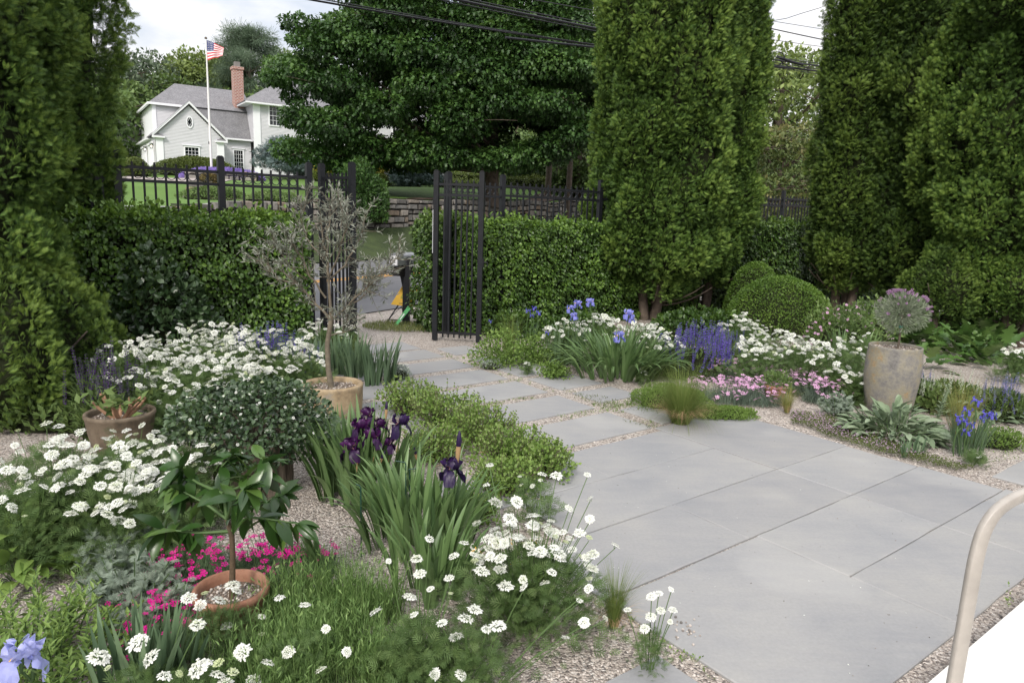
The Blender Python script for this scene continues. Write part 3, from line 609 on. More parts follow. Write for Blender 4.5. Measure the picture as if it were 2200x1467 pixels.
def stone_wall(name, label, pts, zb, zt, th=.45, sz=.28, seed=0, cat='wall', M=M_FIELD):
    r = random.Random(seed); t = thing(name, label, cat, (0, 0, 0)); b = Buf(); core = Buf()
    for (a, c) in zip(pts[:-1], pts[1:]):
        a = np.array(a, float); c = np.array(c, float); L_ = np.linalg.norm(c - a); ax = (c - a) / L_; an = math.atan2(ax[1], ax[0]); nn = np.array([ax[1], -ax[0]])
        seg = max(1, int(L_ / 2.0))
        for s in range(seg):
            f0, f1 = s / seg, (s + 1) / seg; m0 = a + (c - a) * (f0 + f1) / 2
            z0, z1 = zb(*m0), zt(*m0); box(core, (m0[0] - nn[0] * .06, m0[1] - nn[1] * .06, (z0 + z1) / 2 - .04), (L_ / seg + .02, th - .1, z1 - z0 - .08), rz=an)
        nrow = max(2, int(round((zt(*a) - zb(*a)) / (sz * .55)))); hs = [r.uniform(.6, 1.4) for _ in range(nrow)]; S = sum(hs); acc = 0
        for k in range(nrow):
            h0, h1 = acc / S, (acc + hs[k]) / S; acc += hs[k]; x = 0
            while x < L_:
                ln = r.uniform(.6, 1.9) * sz; ln = min(ln, L_ - x + .01); q = a + ax * (x + ln / 2); z0, z1 = zb(*q), zt(*q); Z0, Z1 = z0 + (z1 - z0) * h0, z0 + (z1 - z0) * h1
                hh = Z1 - Z0; d = th * .5; cx = q + nn * (th / 2 - d / 2 + r.uniform(-.03, .05))
                g = .012 + .01 * r.random(); v = []
                for dz in (-1, 1):
                    for (sx, sy) in ((-1, -1), (1, -1), (1, 1), (-1, 1)):
                        v.append([sx * (ln / 2 - g) * r.uniform(.86, 1), sy * d / 2 * r.uniform(.85, 1), dz * (hh / 2 - g) * r.uniform(.75, 1)])
                v = np.array(v); inner = v[[0, 1, 5, 4]].copy(); v2 = np.concatenate([v, v[[0, 1, 5, 4]] * [.8, 1, .75] + [0, -.025, 0]])
                ca, sa = math.cos(an), math.sin(an); v2 = v2 @ np.array([[ca, sa, 0], [-sa, ca, 0], [0, 0, 1]]) + [cx[0], cx[1], (Z0 + Z1) / 2]
                b.add(v2, np.array([[0, 3, 2, 1], [4, 5, 6, 7], [1, 2, 6, 5], [2, 3, 7, 6], [3, 0, 4, 7], [0, 1, 9, 8], [1, 5, 10, 9], [5, 4, 11, 10], [4, 0, 8, 11], [8, 9, 10, 11]]), 0, r.random()); x += ln
    build('stones', b, M, t); build('wall_core', core, M_DARKGAP, t); return t
wp = [tuple(RP0 + RN * (QW + .25) + RD * t_) for t_ in np.arange(-8, 50, 2.0)]
def _wt(x, y): q, t_ = qt(x, y); e_ = RP0 + RN * (QW + .13) + RD * float(t_); return max(float(WT(t_)), H1(e_[0], e_[1]) + .02)
def _wb(x, y): q, t_ = qt(x, y); return float(WB(t_)) - .15
stone_wall('stone_wall', 'dry stone wall under the lawn across the road', wp, _wb, _wt, .5, .42, 3)

# ------------------------------------------------------------------ white house
HO = D(338, 366, 55); HS = 1.28; HT = math.radians(34); HU = np.array([math.cos(HT), math.sin(HT)]); HN = np.array([-math.sin(HT), math.cos(HT)])
M_SID = plain('siding_paint', (.63, .625, .655), .6, 0, .03, 2); M_TRIM = plain('trim_paint', (.86, .86, .90), .5, 0, .02, 2)
M_GLASS = plain('window_glass', (.012, .014, .018), .08, 0, .3, 1.5, 0, .8)
def mat_shingle():
    m, t, b = newmat('roof_shingles'); uvn = nd(t, 'ShaderNodeTexCoord'); br = nd(t, 'ShaderNodeTexBrick'); mp = nd(t, 'ShaderNodeMapping')
    mp.inputs['Rotation'].default_value = (math.radians(90), 0, 0)
    t.links.new(uvn.outputs['Object'], mp.inputs[0]); t.links.new(mp.outputs[0], br.inputs[0]); br.inputs['Scale'].default_value = 5.5
    br.inputs['Color1'].default_value = (.17, .168, .18, 1); br.inputs['Color2'].default_value = (.24, .235, .245, 1); br.inputs['Mortar'].default_value = (.09, .09, .095, 1)
    br.inputs['Mortar Size'].default_value = .014; br.inputs['Brick Width'].default_value = .35; br.inputs['Row Height'].default_value = .28
    n = noise(t, 2, 5, uvn.outputs['Object']); mu = nd(t, 'ShaderNodeMixRGB', blend_type='MULTIPLY'); mu.inputs[0].default_value = .6
    r = ramp(t, [(.3, (.8, .8, .8)), (.7, (1.2, 1.2, 1.2))], n.outputs[0]); t.links.new(br.outputs[0], mu.inputs[1]); t.links.new(r.outputs[0], mu.inputs[2])
    t.links.new(mu.outputs[0], b.inputs['Base Color']); b.inputs['Roughness'].default_value = .95; return m
M_SHIN = mat_shingle()
def mat_brick():
    m, t, b = newmat('brick'); uvn = nd(t, 'ShaderNodeTexCoord'); br = nd(t, 'ShaderNodeTexBrick'); mp = nd(t, 'ShaderNodeMapping')
    cx = nd(t, 'ShaderNodeSeparateXYZ'); cb = nd(t, 'ShaderNodeCombineXYZ'); ad = nd(t, 'ShaderNodeMath', operation='ADD')
    t.links.new(uvn.outputs['Object'], cx.inputs[0]); t.links.new(cx.outputs[0], ad.inputs[0]); t.links.new(cx.outputs[1], ad.inputs[1]); t.links.new(ad.outputs[0], cb.inputs[0]); t.links.new(cx.outputs[2], cb.inputs[1])
    t.links.new(cb.outputs[0], br.inputs[0]); br.inputs['Scale'].default_value = 2.6
    br.inputs['Color1'].default_value = (.36, .15, .11, 1); br.inputs['Color2'].default_value = (.27, .11, .085, 1); br.inputs['Mortar'].default_value = (.5, .46, .43, 1); br.inputs['Mortar Size'].default_value = .03
    t.links.new(br.outputs[0], b.inputs['Base Color']); b.inputs['Roughness'].default_value = .9; return m
M_BRICK = mat_brick()
house = thing('house', 'white clapboard house with grey shingle roof beyond the lawn', 'house', (HO[0], HO[1], HO[2]), HT); house.scale = (HS,) * 3
def hb(name, fn, m, parent=None, smooth=False): b = Buf(); fn(b); return build(name, b, m, parent or house, smooth)
def siding(b, a0, a1, z0, z1, w, ext=None, axis=0, step=.085, holes=()):
    z = z0
    while z < z1 - .01:
        zz = min(z + step, z1); e0, e1 = (a0, a1) if ext is None else ext((z + zz) / 2)
        segs = [(e0, e1)]
        for (h0, h1, hz0, hz1) in holes:
            if zz > hz0 and z < hz1:
                ns = []
                for s0, s1 in segs:
                    if h0 > s0 and h1 < s1: ns += [(s0, h0), (h1, s1)]
                    else: ns.append((s0, s1))
                segs = ns
        for s0, s1 in segs:
            if s1 - s0 < .02: continue
            if axis == 0: v = [[s0, w - .022, z], [s1, w - .022, z], [s1, w, zz], [s0, w, zz], [s0, w, z], [s1, w, z]]
            else: v = [[w - .022, s1, z], [w - .022, s0, z], [w, s0, zz], [w, s1, zz], [w, s1, z], [w, s0, z]]
            b.add(v, np.array([[0, 1, 2, 3], [4, 5, 1, 0]]))
        z = zz
def window(a0, a1, z0, z1, w, cols=4, rows=5, head=True, door=False):
    fw = .075; b = Buf(); W_ = a1 - a0
    box(b, (a0 - fw / 2, w - .03, (z0 + z1) / 2), (fw, .06, z1 - z0 + 2 * fw)); box(b, (a1 + fw / 2, w - .03, (z0 + z1) / 2), (fw, .06, z1 - z0 + 2 * fw))
    box(b, ((a0 + a1) / 2, w - .03, z1 + fw / 2), (W_, .058, fw)); box(b, ((a0 + a1) / 2, w - .035, z0 - fw / 2), (W_, .07, fw))
    if head: box(b, ((a0 + a1) / 2, w - .05, z1 + fw + .05), (W_ + 2 * fw + .12, .1, .05))
    f = build('window', b, M_TRIM, house)
    b = Buf(); box(b, ((a0 + a1) / 2, w + .02, (z0 + z1) / 2), (W_, .01, z1 - z0)); build('pane', b, M_GLASS, f)
    b = Buf()
    for i in range(1, cols): box(b, (a0 + W_ * i / cols, w - .002, (z0 + z1) / 2), (.016, .02, z1 - z0))
    for i in range(1, rows): box(b, ((a0 + a1) / 2, w - .004, z0 + (z1 - z0) * i / rows), (W_, .02, .03 if i == rows // 2 else .016))
    build('muntins', b, M_TRIM, f); return f
EA, AP = 2.08, 3.95
def gext(z):
    if z < EA: return (.4, 3.46)
    k = (z - EA) / (AP - EA); return (1.93 * k, 3.86 - 1.93 * k)
wall_holes = [(1.6, 2.36, .45, 1.48)]
hb('front_gable_wall', lambda b: siding(b, 0, 3.86, -.5, AP - .1, 0, gext, holes=wall_holes), M_SID)
hb('gable_backing', lambda b: b.add([[0, .02, -.5], [3.86, .02, -.5], [3.86, .02, EA], [1.93, .02, AP], [0, .02, EA]], [np.array([[0, 1, 2, 3, 4]])][0]), M_TRIM)
def pil(b, a0, a1, z0, z1, w): box(b, ((a0 + a1) / 2, w - .03, (z0 + z1) / 2), (a1 - a0, .07, z1 - z0)); box(b, ((a0 + a1) / 2, w - .07, z1 - .06), (a1 - a0 + .06, .06, .08)); box(b, ((a0 + a1) / 2, w - .068, z1 - .28), (a1 - a0 - .12, .012, .03))
for a0, a1, z1, w_ in ((0, .4, EA, 0), (3.46, 3.86, EA, 0), (5.78, 6.22, 4.7, .3)): hb('corner_pilaster', lambda b: pil(b, a0, a1, -.5, z1, w_), M_TRIM)
def rake(b, sgn):
    a_e = -.2 if sgn < 0 else 4.06; ze = EA - .12; pts = [(a_e, ze), (1.93, AP + .18)]
    (x0, z0), (x1, z1) = pts; d = np.array([x1 - x0, z1 - z0]); d /= np.linalg.norm(d); n_ = np.array([-d[1], d[0]]) * (.13)
    if n_[1] < 0: n_ = -n_
    v = [[x0, -.2, z0], [x1, -.2, z1 - .07], [x1, -.2, z1 + .09], [x0 + n_[0] * 0, -.2, z0 + .16]]; v2 = [[p[0], -.1, p[2]] for p in v]
    b.add(v + v2, np.array([[0, 1, 2, 3], [7, 6, 5, 4], [0, 4, 5, 1], [3, 2, 6, 7], [0, 3, 7, 4], [1, 5, 6, 2]]))
for sg in (-1, 1): hb('rake_board', lambda b: rake(b, sg), M_TRIM)
for a0, a1 in ((-.2, .5), (3.36, 4.06)):
    hb('eave_return', lambda b: (box(b, ((a0 + a1) / 2, -.11, EA - .12), (a1 - a0, .22, .1))), M_TRIM)
    hb('return_roof', lambda b: b.add([[a0, -.2, EA - .065], [a1, -.2, EA - .065], [a1, .0, EA - .03], [a0, .0, EA - .03], [(a0 if a0 < 1 else a0) + (.35 if a0 < 1 else .35), 0, EA + .12]], [np.array([[0, 1, 2, 3]]), np.array([[0, 1, 4]])]), M_SHIN)
window(1.6, 2.36, .45, 1.48, 0, 4, 5); window(4.72, 5.26, .1, 1.6, 1.2, 4, 6)
# oval window
b = Buf(); n = 28; a = np.arange(n) * 2 * math.pi / n; v = np.concatenate([np.c_[1.93 + rx * np.cos(a), np.full(n, y), 2.98 + rz_ * np.sin(a)] for rx, rz_, y in ((.2, .37, -.03), (.2, .37, -.06), (.14, .28, -.06), (.14, .28, -.0))])
j = np.arange(n); k = (j + 1) % n; b.add(v, np.concatenate([np.stack([i * n + j, i * n + k, (i + 1) * n + k, (i + 1) * n + j], -1) for i in range(3)])); ov = build('oval_window', b, M_TRIM, house)
b = Buf(); b.add(v[3 * n:] + [0, -.028, 0], j[None]); build('pane', b, M_GLASS, ov)
b = Buf()
for s1 in (-1, 1):
    for s2 in (-1, 1): tube(b, bez((1.93 + s1 * .14, -.045, 2.98), (1.93 + s1 * .04, -.045, 2.98 + s2 * .08), (1.93, -.045, 2.98 + s2 * .28), 6), .009, 4)
build('muntins', b, M_TRIM, ov)
# recessed wall and wing
hb('recessed_wall', lambda b: siding(b, 3.86, 5.8, -.5, 2.35, 1.2, holes=[(4.72, 5.26, .1, 1.6)]), M_SID)
hb('wall', lambda b: (box(b, (4.8, 1.3, .9), (1.9, .15, 2.8)), box(b, (1.93, 4.6, .75), (3.7, 8.9, 2.5)), box(b, (3, 5.6, 2.6), (5.2, 6.6, 3.0)), box(b, (15, 5, 2.1), (18, 9, 5.2))), M_SID)
WIN = [(6.82, 3.32, 4.5), (6.82, 1.05, 2.2)]
xs = np.arange(6.82, 23, 2.17)
holes = [(x, x + .66, 3.32, 4.5) for x in xs] + [(x, x + .66, 1.05, 2.2) for x in xs]
hb('wing_wall', lambda b: siding(b, 6.22, 24, -.5, 4.75, .3, holes=holes), M_SID)
hb('wing_side_wall', lambda b: siding(b, .3, 4, 2.2, 4.75, 5.8, axis=1), M_SID)
for x in xs: window(x, x + .66, 3.32, 4.5, .3, 3, 4, False); window(x, x + .66, 1.05, 2.2, .3, 3, 4)
for x in (12.6, 17.0, 21.2): hb('pilaster', lambda b: pil(b, x, x + .35, -.4, 4.7, .3), M_TRIM)
def poly(b, *P): b.add(P, np.arange(len(P))[None])
hb('main_roof', lambda b: (poly(b, (3.9, .98, 2.3), (6.0, .98, 2.3), (6.0, 2.0, 4.25), (1.93, 2.0, 4.25), (1.93, 1.6, 3.6)), poly(b, (-.05, 1.82, 4.15), (6.3, 1.82, 4.15), (6.3, 5, 5.9), (1.94, 5, 5.9)),
                            poly(b, (-.05, 1.82, 4.15), (1.94, 5, 5.9), (-.05, 8.2, 4.15)), poly(b, (6.3, 8.2, 4.15), (-.05, 8.2, 4.15), (1.94, 5, 5.9), (6.3, 5, 5.9)), poly(b, (2.0, 1.0, 2.2), (3.9, .98, 2.3), (3.9, 2.0, 4.25), (2.0, 2.0, 4.25))), M_SHIN)
hb('eave_board', lambda b: (box(b, (1.0, 1.8, 4.1), (2.15, .12, .13)), box(b, (-.06, 5, 4.1), (.12, 6.4, .13))), M_TRIM)
hb('gutter', lambda b: box(b, (5.0, .95, 2.28), (2.0, .1, .1)), M_TRIM)
hb('front_gable_roof', lambda b: (poly(b, (-.22, -.22, EA - .03), (1.93, -.22, AP + .28), (1.93, 3.2, AP + .28), (-.22, 3.2, EA - .03)), poly(b, (1.93, -.22, AP + .28), (4.08, -.22, EA - .03), (4.08, 2.3, EA - .03), (1.93, 3.2, AP + .28))), M_SHIN)
hb('upper_wall', lambda b: siding(b, .22, 3.0, 2.2, 4.05, 2.0), M_SID); hb('upper_corner_board', lambda b: box(b, (.28, 1.98, 3.1), (.16, .06, 1.95)), M_TRIM)
hb('upper_side_wall', lambda b: box(b, (.2, 5, 3.1), (.1, 6, 2.0)), M_TRIM)
hb('garage_side_wall', lambda b: siding(b, .06, 9.0, -.5, 2.0, 0, axis=1), M_SID)
hb('side_eave', lambda b: (box(b, (-.12, 5.6, EA - .1), (.3, 7.1, .1)), poly(b, (-.24, 2.0, EA - .02), (-.24, 9.2, EA - .02), (.25, 9.2, EA + .35), (.25, 2.0, EA + .35))), M_TRIM)
for w0 in (1.0, 4.4):
    d = hb('garage_door', lambda b: (box(b, (-.03, w0 + 1.2, .55), (.05, 2.3, 2.1)), box(b, (-.07, w0 + 1.2, 1.68), (.08, 2.6, .12))), M_TRIM)
    hb('door_panel', lambda b: [box(b, (-.07, w0 + .35 + .57 * i, .75), (.03, .42, .9)) for i in range(4)] and None, M_TRIM, d)
def lamp(w_):
    b = Buf(); z = 1.45; x = -.17
    for s1 in (-1, 1):
        for s2 in (-1, 1): box(b, (x + s1 * .06, w_ + s2 * .06, z), (.014, .014, .26))
    box(b, (x, w_, z + .15), (.17, .17, .03)); box(b, (x, w_, z - .14), (.14, .14, .02)); box(b, (x + .09, w_, z + .05), (.1, .03, .03))
    o = build('wall_lantern', b, M_BLACK, house); m = newmat('lit_bulb'); m[2].inputs['Emission Color'].default_value = (1, .75, .45, 1); m[2].inputs['Emission Strength'].default_value = 4
    bb = Buf(); bb.inst(ico, [(x, w_, z)], np.eye(3)[None], .045, .5); build('bulb', bb, m[0], o)
lamp(.7); lamp(3.9)
hb('rear_garage', lambda b: (box(b, (-.6, 11.2, .85), (1.6, 3.6, 2.7)),), M_SID); hb('rear_roof', lambda b: (poly(b, (-1.6, 9.3, 2.35), (.4, 9.3, 2.35), (.4, 11.2, 3.9), (-1.6, 11.2, 3.9)), poly(b, (-1.6, 13.2, 2.35), (-1.6, 11.2, 3.9), (.4, 11.2, 3.9), (.4, 13.2, 2.35))), M_SHIN)
hb('rear_trim', lambda b: (box(b, (-.6, 9.28, 2.28), (2.0, .08, .12)), box(b, (-1.35, 9.38, 1), (.16, .1, 2.6))), M_TRIM)
ch = hb('chimney', lambda b: (box(b, (5.42, 2.6, 5.2), (.62, .62, 3.6)), box(b, (5.42, 2.6, 6.95), (.72, .72, .18))), M_BRICK)
hb('chimney_cap', lambda b: (box(b, (5.42, 2.6, 7.2), (.34, .34, .34)),), plain('clay', (.2, .19, .18), .9), ch)
def wroof(b):
    A = [(5.2, -.15, 4.62), (24.6, -.15, 4.62), (24.6, 9.6, 4.62), (5.2, 9.6, 4.62)]; r0, r1 = (8.9, 4.7, 7.0), (21, 4.7, 7.0)
    poly(b, A[0], A[1], r1, r0); poly(b, A[1], A[2], r1); poly(b, A[2], A[3], r0, r1); poly(b, A[3], A[0], r0)
hb('wing_roof', wroof, M_SHIN); hb('wing_soffit', lambda b: (box(b, (14.9, 4.7, 4.56), (19.3, 9.7, .1)),), M_TRIM)
# white picket fence by the drive
t = thing('picket_fence', 'short white picket fence far left beside the house', 'fence', (0, 0, 0)); b = Buf()
p0 = D(262, 362, 62); p1 = D(296, 362, 62)
for i in range(14): q = p0 + (p1 - p0) * i / 13; box(b, (q[0], q[1], q[2] - .1), (.07, .03, 1.1))
build('pickets', b, M_TRIM, t); b = Buf(); q = (p0 + p1) / 2; box(b, (q[0], q[1] + .04, q[2] + .4), (1.5, .04, .1)); build('rail', b, M_TRIM, t)

# flagpole and flag
P0 = D(455, 372, 44); P1 = D(442, 86, 44); t = thing('flagpole', 'white flagpole rising from the lavender mound', 'flagpole', (P0[0], P0[1], P0[2] - .4)); hh = P1[2] - P0[2] + .4
b = Buf(); tube(b, [(0, 0, 0), (0, 0, hh * .5), (0, 0, hh)], [.075, .065, .035], 10); build('pole', b, plain('pole_paint', (.78, .76, .76), .45, 0, .03), t, True)
b = Buf(); b.inst(ico, [(0, 0, hh + .09)], np.eye(3)[None], .09, .5); build('finial', b, plain('bronze', (.12, .09, .06), .5), t); b = Buf(); box(b, (-.07, -.05, 2.2), (.03, .08, .16)); build('cleat', b, M_BLACK, t)
MF = [plain('flag_red', (.55, .02, .04), .8, 0, .05), plain('flag_white', (.80, .80, .82), .8, 0, .03), plain('flag_blue', (.03, .04, .16), .8, 0, .05)]
nx, ny = 26, 26; s_, t_ = np.meshgrid(np.linspace(0, 1, nx + 1), np.linspace(0, 1, ny + 1))
fx = s_ * 1.18 * (1 - .1 * t_); drop = .35 * s_ ** 1.15 * (1 - .35 * t_) * 1.25; fz = -1.15 * t_ * (1 - .42 * s_) - drop * (1 - .2 * t_)
FY = .07 * np.sin(s_ * 9 + t_ * 2) * s_ ** .5 + .05 * np.sin(s_ * 17 - t_ * 3) * s_
V = np.stack([fx * .93, FY - fx * .15, fz], -1).reshape(-1, 3); b = Buf(); b.n = 0; b.V.append(V); b.n = len(V)
for jy in range(ny):
    for ix in range(nx):
        a = jy * (nx + 1) + ix; mi = 2 if (ix < nx * .42 and jy < ny * 7 / 13) else (0 if (jy * 13 // ny) % 2 == 0 else 1)
        b.F.append((np.array([[a, a + 1, a + nx + 2, a + nx + 1]]), mi, np.array([.5])))
for ro in range(9):
    for c_ in range(6 - ro % 2):
        u_ = (.05 + (c_ + .5 * (ro % 2)) * .062); v_ = (.04 + ro * .055); iy, ix = v_ * ny, u_ * nx; i0, j0 = int(iy), int(ix); p = V[i0 * (nx + 1) + j0] * .5 + V[(i0 + 1) * (nx + 1) + j0 + 1] * .5
        for sy in (-.008, .008): box(b, (p[0], p[1] + sy, p[2]), (.022, .002, .022), 1)
fl = build('flag', b, MF, None, False, (P0[0] + .05, P0[1], P1[2] - .02)); tag(fl, 'red, white and blue stars and stripes flag flying from the flagpole', 'flag')

# ------------------------------------------------------------------ trees
def tree(name, label, x, y, clumps, n, ls, mat, z0=None, trunk=.25, seed=0, leaf=LEAF, cat='tree', group=None, up=.3, ntr=1, droop=.2, barkm=M_WOOD, flat=0, limbs=True, trunk_top=None, fill=.35, lr=(.7, 1.3), var=.9):
    """clumps: (cx, cy, cz, rx, ry, rz) relative to the foot of the tree."""
    r = rng_(seed); z0 = H1(x, y) if z0 is None else z0; t = thing(name, label, cat, (x, y, z0), 0, group); C = np.array(clumps, float)
    b = Buf(); top = trunk_top or C[:, 2].max()
    for k in range(ntr):
        ox = (k - (ntr - 1) / 2) * trunk * 2.2; pts = [(ox, 0, -.3), (ox + .1 * trunk, .05, .25), (ox * 1.6, 0, top * .35), (ox * 2 + r.normal() * .1, 0, top * .7), (ox * 2, 0, top)]
        tube(b, pts, [trunk * 1.5, trunk * 1.1, trunk * .85, trunk * .5, trunk * .1], 9)
    build('trunk', b, barkm, t, True)
    if limbs:
        b = Buf()
        for c in C[: 60]:
            zb = max(.15 * top, c[2] - .5 * np.hypot(c[0], c[1]) - .2); p1 = np.array([c[0] * .5, c[1] * .5, (zb + c[2]) / 2 + .1]); tube(b, bez((0, 0, min(zb, top * .9)), p1, c[:3], 7), np.linspace(trunk * .3, trunk * .05, 7), 5)
            for k in range(3): d = r.normal(size=3) * c[3:6] * .6; tube(b, bez(c[:3] * .8 + p1 * .2, c[:3] + d * .4, c[:3] + d, 5), np.linspace(trunk * .1, trunk * .02, 5), 4)
        build('limbs', b, barkm, t, True)
    vol = (C[:, 3] * C[:, 4] + C[:, 3] * C[:, 5] + C[:, 4] * C[:, 5]); pr = vol / vol.sum(); ci = r.choice(len(C), n, p=pr); c = C[ci]
    o = rdir(r, n); f = fbm(o * 2.2 + ci[:, None] * 3.1, seed, 2) - .5
    rad = 1 + f * .7 - fill * r.random(n) ** 1.8 - .0; P = c[:, :3] + o * c[:, 3:6] * rad[:, None]
    nn = nrm(o / c[:, 3:6]); d = nrm(nn * .5 + r.normal(size=(n, 3)) * .6 + [0, 0, -droop]); m = nrm(nn * .35 + r.normal(size=(n, 3)) * .4 + [0, 0, .4 + up])
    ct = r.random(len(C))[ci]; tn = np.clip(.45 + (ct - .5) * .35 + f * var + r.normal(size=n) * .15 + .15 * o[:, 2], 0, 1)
    b = Buf(); b.inst(leaf, P, frames(d, m), r.uniform(lr[0], lr[1], n) * ls, tn); build('crown', b, mat, t); return t
def cl(seed, n, R, zr, cr, fr=(0, 0), flat=.6, bias=None):
    """random clumps filling a crown: R(z01) horizontal radius, zr height range, cr clump radius range"""
    r = rng_(seed); out_ = []
    for i in range(n):
        k = (i + .5) / n; z = zr[0] + (zr[1] - zr[0]) * k; a = i * 2.399 + r.normal() * .3; rr = R(k) * math.sqrt(r.uniform(.25, 1)); c = r.uniform(*cr)
        out_.append((fr[0] * k + rr * math.cos(a), fr[1] * k + rr * math.sin(a), z, c, c, c * flat))
    return out_
MPL = leafm('maple_leaf', (.014, .038, .009), (.038, .094, .018), (.10, .19, .04), .5, .22, .45)
my = 34.; mp_ = D(1055, 400, my)
cm = []
r = rng_(77)
def addc(px, py, Y, rx, rz, ry=None):
    p = D(px, py, Y); cm.append((p[0] - mp_[0], Y - my, p[2] - H1(mp_[0], my), rx, ry or rx, rz))
for (px, py, rx) in [(640, 150, 1.0), (700, 90, 1.2), (660, 240, 1.1), (640, 310, .85), (760, 60, 1.4), (740, 180, 1.6), (720, 270, 1.4), (700, 330, .9), (820, 40, 1.5), (830, 130, 1.6), (820, 230, 1.7), (800, 310, 1.2), (900, 20, 1.5), (910, 110, 1.6), (920, 200, 1.7), (900, 290, 1.4),
                     (990, 40, 1.6), (1000, 140, 1.7), (1000, 240, 1.7), (990, 320, 1.1), (1080, 30, 1.6), (1090, 130, 1.7), (1090, 230, 1.6), (1080, 322, 1.25), (1020, 335, 1.0), (940, 330, 1.1), (870, 325, 1.1), (770, 335, 1.0), (1130, 335, 1.0), (1170, 30, 1.6), (1180, 140, 1.6), (1180, 240, 1.5), (1170, 320, 1.1), (1260, 60, 1.5), (1270, 170, 1.5), (1250, 270, 1.3), (1330, 120, 1.4),
                     (600, 180, .6), (745, 345, .6), (620, 130, .55), (585, 155, .35), (690, 45, .8), (1330, 230, 1.2), (950, -60, 2), (1100, -70, 2), (1230, -40, 1.8), (800, -40, 1.6), (1100, 70, 1.7), (1130, 95, 1.6), (1060, 90, 1.5), (1200, 80, 1.5)]:
    for dY in (-3.2, .6, 3.6) if py < 280 else (-2.6, .2, 2.8): addc(px + r.normal() * 16, py + r.normal() * 12 + 6, my + dY * (1 if rx > .7 else .3), rx * r.uniform(.8, 1.15), rx * r.uniform(.38, .6))
tree('maple_tree', 'huge dark green maple spreading over the lawn before the house', mp_[0], my, cm, 270000, .145, MPL, trunk=.33, seed=31, leaf=MAPLE, droop=.35, up=.55, fill=.55, trunk_top=9, var=.8)
PINE_T = T_([[-.02, 0, 0], [.02, 0, 0], [.01, 1, 0], [-.01, 1, 0], [0, 0, -.02], [0, 0, .02], [.5, .8, .1], [.52, .76, .1], [-.5, .8, -.05], [-.52, .76, -.05], [.1, .9, .4], [.12, .87, .4], [-.1, .85, -.4], [-.12, .83, -.4], [.75, .4, 0], [.76, .36, 0], [-.75, .4, .1], [-.76, .36, .1]],
            [[0, 1, 2, 3], [0, 1, 6, 7], [0, 1, 8, 9], [4, 5, 10, 11], [4, 5, 12, 13], [0, 1, 14, 15], [0, 1, 16, 17]])
G1 = leafm('soft_green_leaf', (.05, .09, .025), (.10, .165, .045), (.18, .26, .08), .55, .25, .4)
G2 = leafm('yellow_green_leaf', (.07, .11, .03), (.15, .21, .055), (.26, .33, .10), .55, .28, .4)
G3 = leafm('grey_green_leaf', (.05, .075, .045), (.10, .14, .085), (.17, .21, .13), .6, .2, .3)
PIN = leafm('pine_needle', (.05, .08, .05), (.10, .15, .09), (.18, .24, .15), .6, .15, .3)
SPR = leafm('blue_spruce_needle', (.05, .075, .075), (.11, .155, .15), (.20, .27, .26), .6, .1, .3)
GOLD = leafm('golden_leaf', (.12, .12, .015), (.26, .24, .025), (.42, .38, .05), .5, .25, .4)
YEW = leafm('yew_leaf', (.04, .06, .012), (.085, .12, .02), (.16, .21, .04), .5, .15, .4)
DOG = leafm('dogwood_leaf', (.04, .065, .018), (.10, .14, .035), (.26, .24, .10), .5, .25, .4)
def bt(name, label, px, py, Y, hw, seed, mat, n=16000, ls=.5, leaf=SMALL, flat=.65, ncl=34, base=None, prof=None, **k):
    """background tree whose top stands at height of (px, py) seen at distance Y; hw = crown half width"""
    p = D(px, py, Y); z0 = H1(p[0], Y); h = p[2] - z0; R = prof or (lambda q: hw * (.45 + .55 * math.sin(math.pi * (q * .8 + .12))) * (1 if q < .7 else (1.15 - q) / .45))
    c = cl(seed, ncl, R, (h * (base if base is not None else .22), h * .94), (hw * .26, hw * .42), flat=flat)
    return tree(name, label, p[0], Y, c, n, ls, mat, z0, hw * .06 + .08, seed, leaf, group='trees behind the white house' if 'behind the white house' in label else None, **k)
bt('tree', 'rounded pale green tree behind the white house, farthest left', 300, 130, 76, 8.5, 41, G3, 26000, .42)
bt('tree', 'thin twiggy tree with separate leaf sprigs behind the white house', 372, 170, 72, 4.5, 42, G1, 5000, .5, fill=.2)
bt('tree', 'light green broad tree behind the white house between flagpole and pine', 440, 128, 78, 7, 43, G2, 26000, .42)
bt('pine_tree', 'tall open grey green pine behind the white house chimney', 530, 42, 74, 4.4, 44, PIN, 5200, .85, PINE_T, flat=.22, ncl=44, up=.7, fill=.8)
bt('tree', 'bushy tree behind the white house, partly hidden by the maple', 640, 120, 80, 8, 45, G1, 16000, .5)
bt('tree', 'dark woodland tree at the left picture edge behind the arborvitae', 175, 180, 66, 8, 46, G1, 14000, .5)
r = rng_(9)
bt('tree', 'tall open tree with sky showing through, in the gap right of the wires', 1690, 100, 48, 6.2, 51, G2, 13000, .34, flat=.5, fill=.2, ncl=36, base=.3)
bt('tree', 'dense green tree under the wires in the gap between arborvitae pairs', 1650, 300, 40, 4.5, 52, G1, 12000, .28)
bt('dogwood_tree', 'layered dogwood with cream flower bracts above the far fence', 1690, 262, 26, 3.3, 53, DOG, 17000, .17, LEAF, flat=.22, ncl=40, base=.12, up=1.4, droop=.0, fill=.1)
